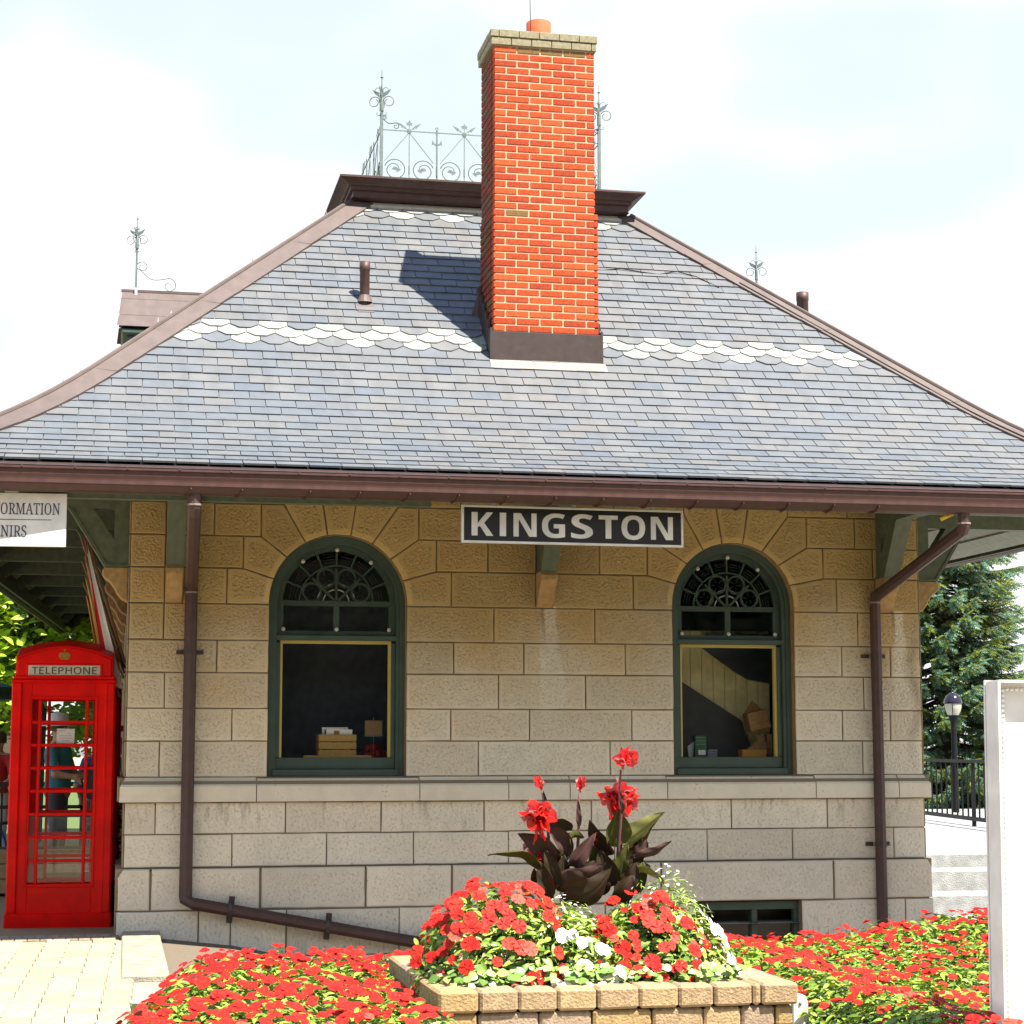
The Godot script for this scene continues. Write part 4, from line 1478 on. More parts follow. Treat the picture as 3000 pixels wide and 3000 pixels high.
func downpipes(st: Node3D) -> void:
	for k in 2:
		var dp := group_node("downpipe", st)
		var x := 0.562 if k == 0 else 6.765
		var xo := 0.505 if k == 0 else 6.80
		var r := 0.054
		var yb := 0.285 if k == 0 else -0.1
		var yt := 2.87
		var b := MB.new()
		b.tube([Vector3(x, yb, 0.10), Vector3(x, yt, 0.10)], r, r, 8)
		part("pipe", b, M.copper, dp)
		b = MB.new()
		b.tube([Vector3(x, yt - 0.02, 0.10), Vector3(x, yt + 0.03, 0.115), Vector3(xo, 3.315, 1.93), Vector3(xo, 3.345, 1.955), Vector3(xo, 3.47, 1.96)], r * 0.98, r * 0.98, 8)
		part("offset", b, M.copper, dp)
		b = MB.new()
		b.tube([Vector3(x, yt - 0.03, 0.10), Vector3(x, yt - 0.015, 0.10)], r + 0.004, r + 0.004, 8)
		b.tube([Vector3(xo, 3.36, 1.96), Vector3(xo, 3.374, 1.96)], r + 0.004, r + 0.004, 8)
		part("seam", b, mat(Color(0.22, 0.18, 0.17), 0.6), dp)
		for y in ([2.34, 1.3] if k == 0 else [2.36, 0.66]):
			if k == 0 and y < 2: continue
			b = MB.new()
			b.tube([Vector3(x, y - 0.018, 0.10), Vector3(x, y + 0.018, 0.10)], r + 0.005, r + 0.005, 8)
			b.box(Vector3(x - 0.08, y, 0.03), Vector3(0.07, 0.034, 0.012))
			b.box(Vector3(x + 0.08, y, 0.03), Vector3(0.07, 0.034, 0.012))
			part("clip", b, M.lead, dp)
		if k == 0:
			var p0 := Vector3(x, 0.25, 0.16)
			var p1 := Vector3(2.61, -0.135, 0.16)
			b = MB.new()
			b.tube([Vector3(x, 0.34, 0.10), Vector3(x, 0.27, 0.125), p0 + (p1 - p0) * 0.03, p1], r, r, 8)
			part("foot_run", b, M.copper, dp)
			for t in [0.18, 0.58, 0.98]:
				var p: Vector3 = p0 + (p1 - p0) * t
				b = MB.new()
				b.bar(p + Vector3(0.02, 0.11, -0.05), p + Vector3(-0.005, -0.11, -0.05), 0.05, 0.012, Vector3.BACK)
				b.tube([p - Vector3(0.015, 0, 0), p + Vector3(0.015, 0, 0)], r + 0.005, r + 0.005, 8)
				part("clip", b, M.lead, dp)


func station() -> void:
	M.stone = StandardMaterial3D.new()
	M.side_stone = mat(Color(0.40, 0.30, 0.19), 0.95, T.cloud, 1.0, T.grit, 1.0)
	M.gutter = mat(Color(0.080, 0.034, 0.030), 0.5, T.cloud, 0.8)
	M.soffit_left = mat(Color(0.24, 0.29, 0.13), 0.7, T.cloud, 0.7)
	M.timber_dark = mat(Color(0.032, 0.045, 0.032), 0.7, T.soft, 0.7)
	M.corbel = mat(Color(0.50, 0.33, 0.15), 0.95, T.cloud, 0.5, T.grit, 0.5)
	var st := thing("station_building", "stone railway station with slate hipped roof, brick chimney and two arched windows", "building")
	front_wall(st)
	wall_texture()
	sides_and_inside(st)
	arched_window(st, W1X, W1R)
	arched_window(st, W2X, W2R)
	eaves(st)
	downpipes(st)
	roof(st)
	chimney(st)


# ---------------------------------------------------------------- ground

func ground() -> void:
	var b := MB.new()
	# one sheet, with a sunken yard let into it right of the station
	for g in [[-320, 0.36, -420, 120], [0.36, 7.6, 3.9, 120], [0.36, 7.6, -420, 0.02], [7.6, 36, 3.4, 120], [7.6, 36, -420, -4.2], [36, 320, -420, 120]]:
		b.q(Vector3(g[0], -0.03, g[3]), Vector3(g[1], -0.03, g[3]), Vector3(g[1], -0.03, g[2]), Vector3(g[0], -0.03, g[2]))
	b.q(Vector3(7.6, -0.8, 3.4), Vector3(36, -0.8, 3.4), Vector3(36, -0.8, -4.2), Vector3(7.6, -0.8, -4.2))
	b.q(Vector3(7.6, -0.8, 3.4), Vector3(7.6, -0.8, -4.2), Vector3(7.6, -0.03, -4.2), Vector3(7.6, -0.03, 3.4))
	b.q(Vector3(36, -0.8, 3.4), Vector3(7.6, -0.8, 3.4), Vector3(7.6, -0.03, 3.4), Vector3(36, -0.03, 3.4))
	setting("ground", b, mat(Color(0.40, 0.36, 0.30), 0.95, T.cloud, 3.0, T.grit, 0.4))
	b = MB.new()
	b.q(Vector3(-60, -0.022, -11.5), Vector3(40, -0.022, -11.5), Vector3(40, -0.022, -120), Vector3(-60, -0.022, -120))
	setting("lawn", b, M.lawn)
	# the street and the park across it
	b = MB.new()
	b.q(Vector3(-120, -0.024, 26), Vector3(120, -0.024, 26), Vector3(120, -0.024, 17.5), Vector3(-120, -0.024, 17.5))
	setting("road", b, mat(Color(0.055, 0.055, 0.058), 0.9, T.speck, 0.6))
	b = MB.new()
	b.q(Vector3(-120, -0.02, 110), Vector3(120, -0.02, 110), Vector3(120, -0.02, 27), Vector3(-120, -0.02, 27))
	setting("park_lawn", b, mat(Color(0.035, 0.06, 0.014), 1.0, T.cloud, 1.1))
	# paved path: pavers in rows that run away from the camera, bedded on sand
	b = MB.new()
	b.q(Vector3(-6.0, -0.016, 16), Vector3(0.02, -0.016, 16), Vector3(0.02, -0.016, -6), Vector3(-6.0, -0.016, -6))
	var path := setting("path", b, mat(Color(0.28, 0.21, 0.12), 1.0, T.speck, 0.4))
	var pm := []
	for c in [Color(0.44, 0.37, 0.26), Color(0.47, 0.40, 0.29), Color(0.40, 0.335, 0.235), Color(0.45, 0.385, 0.28)]: pm.append(mat(c, 0.95, T.cloud, 0.5, T.grit, 0.5))
	var meshes := []
	for l in [0.36, 0.27]:
		var m := MB.new()
		m.box(Vector3.ZERO, Vector3(0.1765, 0.05, l - 0.004), Basis(), 0.002)
		meshes.append(m.done())
	var rest := []
	for r in range(-1, 12):
		var x := -0.093 - r * 0.18
		var z := 0.52 + 0.18 * absi(r % 2) + rng.randf_range(-0.05, 0.05)
		while z < 8.2:
			var k := rng.randi() % 2
			var l: float = [0.36, 0.27][k]
			var at := Vector3(x - 0.024 * (z - 0.5), -0.0255 + rng.randf_range(-0.0015, 0.0015), z + l / 2)
			var o := part("paver", meshes[k], pm[rng.randi() % 4], path)
			o.position = at
			o.rotation = Vector3(rng.randf_range(-0.004, 0.004), 0.024 + rng.randf_range(-0.004, 0.004), rng.randf_range(-0.004, 0.004))
			z += l
	# a course of small bricks across the path in front of the telephone box
	var sm := MB.new()
	sm.box(Vector3.ZERO, Vector3(0.094, 0.05, 0.19), Basis(), 0.003)
	var smm := sm.done()
	var dm := [mat(Color(0.33, 0.27, 0.20), 0.95, T.cloud, 0.5, T.grit, 0.5), mat(Color(0.36, 0.30, 0.24), 0.95, T.cloud, 0.5, T.grit, 0.5)]
	for r in 2:
		for i in 24:
			var o := part("brick_paver", smm, dm[rng.randi() % 2], path)
			o.position = Vector3(-0.05 - i * 0.1 - 0.05 * r, -0.0255, 0.40 - r * 0.2)
	# concrete kerb slab between the path and the bed
	b = MB.new()
	b.prism(V2([0.03, 3.3, 0.05, -0.5, 0.36, -0.5, 0.33, 3.3]), Vector3(0, -0.4, 0), Vector3.RIGHT, Vector3.BACK, Vector3(0, 0.415, 0), 0.008)
	setting("kerb", b, M.concrete)
	b = MB.new()
	# the planting strip by the wall lies lower and falls away to the right
	var ml := func(x: float) -> float: return -0.05 - 0.30 * smoothstep(0.3, 2.4, x)
	for i in 12:
		var xa := lerpf(0.355, 7.6, i / 12.0)
		var xb := lerpf(0.355, 7.6, (i + 1) / 12.0)
		b.q(Vector3(xa, ml.call(xa), 3.92), Vector3(xb, ml.call(xb), 3.92), Vector3(xb, ml.call(xb), 0.0), Vector3(xa, ml.call(xa), 0.0))
		b.q(Vector3(xb, ml.call(xb), 3.91), Vector3(xa, ml.call(xa), 3.91), Vector3(xa, -0.03, 3.91), Vector3(xb, -0.03, 3.91))
	setting("mulch", b, mat(Color(0.20, 0.165, 0.125), 1.0, T.speck, 0.5, T.rock, 1.0))


# ---------------------------------------------------------------- telephone box

func font(serif := false, bold := false) -> Font:
	var f := SystemFont.new()
	f.font_names = PackedStringArray(["Droid Serif" if serif else "Droid Sans"])
	if bold: f.font_weight = 700
	return f


func letter(t: String, f: Font, depth: float) -> TextMesh:
	var m := TextMesh.new()
	m.text = t
	m.font = f
	m.font_size = 96
	m.pixel_size = 0.001
	m.depth = depth
	m.curve_step = 1.0
	return m


func put_text(t: String, f: Font, parent: Node3D, m: Material, c: Vector3, w: float, h: float, called := "lettering") -> void:
	# lettering stretched to the width and height it has on the sign, centred on c
	var tm := letter(t, f, 0.004)
	var bb := tm.get_aabb()
	var o := part(called, tm, m, parent)
	o.scale = Vector3(w / bb.size.x, h / bb.size.y, 1)
	o.position = c - Vector3((bb.position.x + bb.size.x / 2) * w / bb.size.x, (bb.position.y + bb.size.y / 2) * h / bb.size.y, 0)


func glazed_side(parent: Node3D, called: String, b: Basis, o: Vector3, inner: bool) -> void:
	# one glazed face of the box: stiles, rails and bars round 8 rows of 3 panes; local x across, y up, z out
	var m := MB.new()
	var W := 0.72
	var x := [-0.272, -0.217, -0.19, 0.19, 0.217, 0.272]
	var y0 := 0.385
	var y1 := 1.985
	var P := func(c: Vector3, s: Vector3, ch: float) -> void: m.box(o + b * c, s, b, ch)
	P.call(Vector3(-(W / 2 + 0.272) / 2, 1.13, 0), Vector3(W / 2 - 0.272, 2.02, 0.045), 0.004)
	P.call(Vector3((W / 2 + 0.272) / 2, 1.13, 0), Vector3(W / 2 - 0.272, 2.02, 0.045), 0.004)
	P.call(Vector3(0, 0.2525, 0), Vector3(0.546, 0.265, 0.045), 0.004)
	P.call(Vector3(0, 2.0625, 0), Vector3(0.546, 0.155, 0.045), 0.004)
	for s in [-1.0, 1.0]: P.call(Vector3(s * 0.2035, 1.185, 0), Vector3(0.027, 1.60, 0.03), 0.004)
	for i in range(1, 8):
		for k in 3:
			var xa: float = x[k * 2]
			var xb: float = x[k * 2 + 1]
			P.call(Vector3((xa + xb) / 2, y0 + i * 0.2, 0), Vector3(xb - xa, 0.027, 0.028), 0.004)
	# raised bead round the glazing
	for s in [-1.0, 1.0]: P.call(Vector3(s * 0.292, 1.185, 0.02), Vector3(0.012, 1.66, 0.022), 0.003)
	P.call(Vector3(0, 2.008, 0.02), Vector3(0.572, 0.012, 0.022), 0.003)
	P.call(Vector3(0, 0.362, 0.02), Vector3(0.572, 0.012, 0.022), 0.003)
	var door := part(called, m, M.red, parent)
	for i in 8:
		for k in 3:
			var xa: float = x[k * 2]
			var xb: float = x[k * 2 + 1]
			var g := MB.new()
			var ya := y0 + i * 0.2 + 0.0135
			var yb := y0 + (i + 1) * 0.2 - 0.0135
			g.q(o + b * Vector3(xa, ya, -0.004), o + b * Vector3(xb, ya, -0.004), o + b * Vector3(xb, yb, -0.004), o + b * Vector3(xa, yb, -0.004))
			part("pane", g, M.glass, door)


func telephone_box() -> void:
	var t := thing("telephone_box", "red cast-iron telephone box with a domed top beside the station's left corner", "telephone box", Vector3(-0.50, -0.03, -0.72), deg_to_rad(-4.0))
	# origin under the middle of the front; the box reaches 0.9 m back
	var b := MB.new()
	b.box(Vector3(0, 0.07, -0.45), Vector3(0.915, 0.14, 0.915), Basis(), 0.012)
	part("plinth", b, M.red, t)
	b = MB.new()
	b.box(Vector3(0, 0.145, -0.45), Vector3(0.76, 0.02, 0.76))
	part("floor", b, M.concrete, t)
	b = MB.new()
	for sx in [-1.0, 1.0]:
		for z in [-0.045, -0.855]:
			b.box(Vector3(sx * 0.402, 1.135, z), Vector3(0.088, 2.0, 0.088), Basis(), 0.012)
			b.box(Vector3(sx * 0.372, 1.135, z + (0.012 if z > -0.4 else -0.012)), Vector3(0.022, 1.96, 0.07), Basis(), 0.006)
	part("corner_posts", b, M.red, t)
	glazed_side(t, "door", Basis(), Vector3(0, 0, -0.055), false)
	glazed_side(t, "side_glazing", Basis(Vector3.UP, PI / 2), Vector3(0.39, 0, -0.45), true)
	glazed_side(t, "side_glazing", Basis(Vector3.UP, -PI / 2), Vector3(-0.39, 0, -0.45), true)
	glazed_side(t, "back_glazing", Basis(Vector3.UP, PI), Vector3(0, 0, -0.845), true)
	# entablature
	b = MB.new()
	b.box(Vector3(0, 2.145, -0.45), Vector3(0.905, 0.03, 0.905), Basis(), 0.008)
	b.box(Vector3(0, 2.175, -0.45), Vector3(0.875, 0.03, 0.875), Basis(), 0.006)
	part("cornice", b, M.red, t)
	# four pediments with segmental tops, and the dome inside them
	var seg := [-0.405, 2.185, 0.405, 2.185, 0.405, 2.335]
	for i in 13:
		var u := 1.0 - 2.0 * i / 12.0
		seg.append_array([0.385 * u, 2.345 + 0.095 * (1.0 - u * u)])
	seg.append_array([-0.405, 2.335])
	for k in 4:
		b = MB.new()
		var ba := Basis(Vector3.UP, PI / 2 * k)
		b.prism(V2(seg), Vector3(0, 0, -0.45) + ba * Vector3(0, 0, 0.375), ba * Vector3.RIGHT, Vector3.UP, ba * Vector3(0, 0, 0.045), 0.004)
		# moulding above the arch
		var pts := []
		for i in 13:
			var u := -1.0 + 2.0 * i / 12.0
			pts.append(Vector3(0, 0, -0.45) + ba * Vector3(0.405 * u, 2.350 + 0.098 * (1.0 - u * u), 0.405))
		b.tube(pts, 0.014, 0.014, 6)
		part("pediment", b, M.red, t)
	b = MB.new(true)
	var n := 16
	for i in n:
		for j in n:
			var c := []
			for d in [[0, 0], [1, 0], [1, 1], [0, 1]]:
				var u: float = -1.0 + 2.0 * (i + d[0]) / n
				var v: float = -1.0 + 2.0 * (j + d[1]) / n
				c.append(Vector3(0.42 * u, 2.35 + 0.10 * (1 - u * u) + 0.075 * (1 - u * u) * (1 - v * v) + 0.10 * (1 - v * v) * u * u, -0.45 - 0.42 * v))
			b.q(c[0], c[1], c[2], c[3])
	part("dome", b, M.red, t)
	# illuminated sign panel
	var sg := group_node("sign_panel", t)
	b = MB.new()
	b.box(Vector3(0, 2.238, -0.028), Vector3(0.66, 0.118, 0.012), Basis(), 0.004)
	part("frame", b, M.red, sg)
	b = MB.new()
	b.box(Vector3(0, 2.238, -0.021), Vector3(0.62, 0.092, 0.008), Basis(), 0.003)
	part("glass_panel", b, M.offwhite, sg)
	var brown := mat(Color(0.05, 0.015, 0.01), 0.5)
	put_text("TELEPHONE", font(false), sg, brown, Vector3(0, 2.238, -0.0155), 0.56, 0.062)
	b = MB.new()
	b.box(Vector3(0, 2.188, -0.018), Vector3(0.62, 0.016, 0.03), Basis(), 0.004)
	part("ledge", b, M.red, sg)
	# gilt crown
	b = MB.new()
	var z := -0.0275
	b.prism(V2([-0.038, -0.035, 0.038, -0.035, 0.036, -0.018, -0.036, -0.018]), Vector3(0, 2.372, z), Vector3.RIGHT, Vector3.UP, Vector3(0, 0, 0.007), 0.002)
	for s in [-1.0, 1.0]:
		b.tube(spiral(Vector3(0.022 * s, 2.372, z + 0.003), Vector3.RIGHT * s, Vector3.UP, 0.024, 0.022, -0.9, PI * 0.85, 9), 0.005, 0.004, 5)
		b.lathe([[0, -0.006], [0.006, 0], [0, 0.006]], 6, Vector3(0.026 * s, 2.365, z + 0.004))
	b.bar(Vector3(0, 2.352, z + 0.003), Vector3(0, 2.40, z + 0.003), 0.010, 0.007)
	b.bar(Vector3(0, 2.400, z + 0.003), Vector3(0, 2.432, z + 0.003), 0.006, 0.006)
	b.bar(Vector3(-0.010, 2.418, z + 0.003), Vector3(0.010, 2.418, z + 0.003), 0.006, 0.006)
	b.prism(V2([-0.034, -0.016, 0.034, -0.016, 0.042, 0.012, 0.026, 0.022, 0.012, 0.026, 0.0, 0.02, -0.012, 0.026, -0.026, 0.022, -0.042, 0.012]), Vector3(0, 2.372, z), Vector3.RIGHT, Vector3.UP, Vector3(0, 0, 0.004))
	part("crown", b, mat(Color(0.45, 0.27, 0.06), 0.35, null, 1, null, 1, 0.6), t)
	# telephone and shelf on the back panel
	b = MB.new()
	b.box(Vector3(0.2, 1.25, -0.80), Vector3(0.14, 0.3, 0.05), Basis(), 0.01)
	b.box(Vector3(-0.05, 0.95, -0.78), Vector3(0.60, 0.03, 0.10), Basis(), 0.004)
	part("telephone", b, M.black, t)
	# notice taped inside
	var nt := thing("notice", "white printed notice taped inside the glass of the telephone box door", "notice", Vector3(-0.50, -0.03, -0.72), deg_to_rad(-4.0))
	b = MB.new()
	b.box(Vector3(0.02, 1.665, -0.083), Vector3(0.155, 0.128, 0.002), Basis(Vector3.BACK, -0.02))
	part("sheet", b, mat(Color(0.66, 0.66, 0.64), 0.7), nt)
	b = MB.new()
	for i in 5: b.box(Vector3(0.02 + [-0.03, 0.03, 0.0, 0.005, 0.0][i], 1.71 - i * 0.021, -0.0815), Vector3([0.06, 0.03, 0.10, 0.11, 0.07][i], 0.003, 0.001))
	part("print", b, mat(Color(0.15, 0.15, 0.17), 0.8), nt)


# ---------------------------------------------------------------- signs

func signs() -> void:
	var s := thing("station_sign", "long black name board with white capitals KINGSTON hanging under the gutter", "sign", Vector3(3.525, 3.295, 1.74), deg_to_rad(1.2))
	var b := MB.new()
	b.box(Vector3.ZERO, Vector3(1.80, 0.270, 0.03))
	part("board", b, mat(Color(0.012, 0.009, 0.011), 0.4), s)
	b = MB.new()
	for k in [-1.0, 1.0]:
		b.box(Vector3(0, k * 0.142, 0.002), Vector3(1.84, 0.018, 0.04), Basis(), 0.003)
		b.box(Vector3(k * 0.911, 0, 0.002), Vector3(0.018, 0.266, 0.04), Basis(), 0.003)
	part("border", b, M.white, s)
	var ft := font(false, true)
	var px := [[210, 370], [418, 465], [520, 692], [733, 905], [950, 1115], [1160, 1305], [1333, 1513], [1558, 1727]]
	for i in 8:
		var c := "KINGSTON"[i]
		var w: float = (px[i][1] - px[i][0]) * 0.001102
		var cx: float = ((px[i][0] + px[i][1]) / 2.0 - 972.0) * 0.001102
		if c == "I":
			b = MB.new()
			b.box(Vector3(cx, 0, 0.016), Vector3(w, 0.188, 0.004))
			part("letter", b, M.white, s)
		else: put_text(c, ft, s, M.white, Vector3(cx, 0.0, 0.016), w, 0.198 if c in "GSO" else 0.188, "letter")
	b = MB.new()
	for x in [-0.655, 0.005, 0.675]:
		b.box(Vector3(x, 0.22, -0.005), Vector3(0.034, 0.16, 0.008))
	part("hanger", b, M.offwhite, s)
	s = thing("information_sign", "white board lettered INFORMATION and SOUVENIRS hung from the eave above the telephone box", "sign", Vector3(-0.985, 3.235, 1.84), deg_to_rad(-4.5))
	b = MB.new()
	b.box(Vector3.ZERO, Vector3(1.08, 0.405, 0.03), Basis(), 0.003)
	part("board", b, M.white, s)
	var navy := mat(Color(0.02, 0.03, 0.06), 0.5)
	put_text("INFORMATION", font(true), s, navy, Vector3(0.205, 0.083, 0.016), 0.575, 0.088)
	put_text("SOUVENIRS", font(true), s, navy, Vector3(0.015, -0.087, 0.016), 0.47, 0.088)
	b = MB.new()
	b.box(Vector3(0.0, 0.0, 0.0155), Vector3(0.86, 0.005, 0.002))
	part("rule", b, navy, s)
	b = MB.new()
	for x in [-0.4, 0.13]: b.box(Vector3(x, 0.27, 0), Vector3(0.10, 0.16, 0.012))
	part("hanger", b, M.offwhite, s)


# ---------------------------------------------------------------- things behind the window glass

func window_things() -> void:
	var z := -0.42
	var t := thing("wooden_crate", "small slatted wooden crate holding printed cards behind the left window", "crate", Vector3(1.875, 1.44, z))
	var b: MB
	for i in 3:
		b = MB.new()
		b.box(Vector3(0, 0.04 + i * 0.068, 0.09), Vector3(0.335, 0.06, 0.012), Basis(), 0.002)
		b.box(Vector3(0, 0.04 + i * 0.068, -0.09), Vector3(0.335, 0.06, 0.012), Basis(), 0.002)
		part("slat", b, M.wood, t)
	b = MB.new()
	for s in [-1.0, 1.0]: b.box(Vector3(s * 0.15, 0.105, 0), Vector3(0.02, 0.20, 0.165))
	b.box(Vector3(0, 0.008, 0), Vector3(0.33, 0.012, 0.18))
	part("end", b, M.wood, t)
	for i in 2:
		var c := thing("printed_card", ["printed white card at the back of the crate in the left window", "printed white card leaning at the front of the crate in the left window"][i], "card", Vector3(1.86 + 0.03 * i, 1.50, z + 0.02 + 0.04 * i), 0.0, "cards in the crate")
		b = MB.new()
		b.box(Vector3(0, 0.10, 0), Vector3(0.23, 0.22 - 0.03 * i, 0.003), Basis(Vector3.BACK, -0.05 * i))
		part("card", b, M.white, c)
		b = MB.new()
		b.box(Vector3(-0.07 + 0.05 * i, 0.17 - 0.01 * i, 0.003), Vector3(0.05, 0.04, 0.001), Basis(Vector3.BACK, -0.05 * i))
		part("print", b, M.card, c)
	b = MB.new()
	b.box(Vector3(1.87, 1.4525, -0.265), Vector3(0.60, 0.024, 0.02), Basis(), 0.003)
	tag(part("wooden_strip", b, M.wood, self), "pale wooden strip lying along the sill below the crate", "strip")
	t = thing("display_stand", "brown square card on a thin wire stand behind the left window", "display stand", Vector3(2.205, 1.44, z))
	b = MB.new()
	b.tube([Vector3(0, 0, 0), Vector3(0, 0.36, 0)], 0.003, 0.003, 5)
	b.lathe([[0.04, 0], [0.04, 0.005], [0, 0.006]], 12, Vector3.ZERO)
	b.box(Vector3(0, 0.195, 0.006), Vector3(0.165, 0.012, 0.02))
	part("stand", b, M.iron, t)
	b = MB.new()
	b.box(Vector3(0, 0.265, 0.008), Vector3(0.155, 0.13, 0.004), Basis(), 0.001)
	part("card", b, mat(Color(0.24, 0.16, 0.08), 0.7), t)
	b = MB.new(true)
	for i in 7: b.lathe([[0, -0.035], [0.04, -0.02], [0.045, 0.01], [0.02, 0.04], [0, 0.045]], 8, Vector3(2.16 + 0.045 * (i % 4), 1.475 + 0.05 * int(i / 4.0), -0.50 + 0.02 * (i % 3)), Basis(Vector3(1, 0.3, 0.2).normalized(), i * 0.9))
	tag(part("red_cloth", b, mat(Color(0.22, 0.01, 0.015), 0.8), self), "crumpled dark red cloth beside the wire stand in the left window", "cloth")
	# right window
	t = thing("cardboard_box", "open tilted cardboard box leaning at the right of the right window", "box", Vector3(5.80, 1.66, -0.46))
	b = MB.new()
	var ba := Basis(Vector3.BACK, 0.22)
	b.box(Vector3(0, 0.12, 0), Vector3(0.20, 0.17, 0.14), ba, 0.002)
	part("body", b, M.card, t)
	b = MB.new()
	b.prism(V2([-0.10, 0.0, 0.10, 0.0, 0.02, 0.11]), Vector3(-0.02, 0.195, -0.06), ba * Vector3.RIGHT, ba * Vector3.UP, Vector3(0, 0, 0.005))
	b.prism(V2([-0.03, 0.0, 0.04, 0.0, 0.0, 0.05]), Vector3(0.0, 0.205, -0.05), ba * Vector3.RIGHT, ba * Vector3.UP, Vector3(0, 0, 0.005))
	part("flap", b, M.card, t)
	b = MB.new()
	b.box(Vector3(5.845, 1.555, -0.45), Vector3(0.075, 0.20, 0.03), Basis(Vector3.BACK, 0.25), 0.002)
	tag(part("narrow_carton", b, M.card, self), "narrow cardboard carton propped under the tilted box in the right window", "carton")
	b = MB.new()
	b.box(Vector3(5.92, 1.545, -0.49), Vector3(0.06, 0.21, 0.06), Basis(), 0.002)
	tag(part("upright_carton", b, M.card, self), "upright brown carton at the right edge of the right window", "carton")
	t = thing("card_tray", "low orange cardboard tray on the sill of the right window", "tray", Vector3(5.745, 1.44, -0.44))
	b = MB.new()
	b.box(Vector3(0, 0.035, 0.06), Vector3(0.235, 0.07, 0.005))
	b.box(Vector3(0, 0.035, -0.06), Vector3(0.235, 0.07, 0.005))
	b.box(Vector3(0, 0.004, 0), Vector3(0.23, 0.006, 0.12))
	for s in [-1.0, 1.0]: b.box(Vector3(s * 0.115, 0.035, 0), Vector3(0.005, 0.068, 0.115))
	part("tray", b, mat(Color(0.50, 0.22, 0.035), 0.7), t)
	b = MB.new()
	b.prism(V2([-0.05, 0.0, 0.09, 0.0, 0.05, 0.08]), Vector3(0, 0.07, -0.05), Vector3.RIGHT, Vector3.UP, Vector3(0, 0, 0.06))
	part("contents", b, M.card, t)
	t = thing("green_carton", "tall dark green carton with a white label in the right window", "carton", Vector3(5.235, 1.44, -0.44))
	b = MB.new()
	b.box(Vector3(0, 0.10, 0), Vector3(0.11, 0.20, 0.08), Basis(), 0.003)
	part("carton", b, mat(Color(0.03, 0.09, 0.055), 0.5), t)
	b = MB.new()
	b.box(Vector3(0.01, 0.045, 0.041), Vector3(0.07, 0.045, 0.002))
	part("label", b, M.white, t)
	b = MB.new()
	for i in 3: b.box(Vector3(0.0, 0.12 + i * 0.03, 0.041), Vector3(0.09, 0.006, 0.002))
	part("lettering", b, mat(Color(0.12, 0.28, 0.16), 0.5), t)
	t = thing("paper_stack", "stack of grey leaflets beside the green carton in the right window", "papers", Vector3(5.345, 1.44, -0.44))
	for i in 4:
		b = MB.new()
		b.box(Vector3(0.004 * (i % 2), 0.010 + i * 0.018, 0), Vector3(0.095, 0.015, 0.07), Basis(Vector3.UP, 0.06 * i), 0.002)
		part("bundle", b, mat(Color(0.22, 0.22, 0.28), 0.7), t)
	b = MB.new()
	b.prism(V2([0, 0, 0.04, 0, 0.055, 0.15, -0.01, 0.10]), Vector3(5.13, 1.44, -0.44), Vector3.RIGHT, Vector3.UP, Vector3(0, 0, 0.003))
	tag(part("paper_cone", b, mat(Color(0.45, 0.47, 0.45), 0.7), self), "folded pale paper standing left of the green carton in the right window", "paper")


# ---------------------------------------------------------------- white letter, outlet

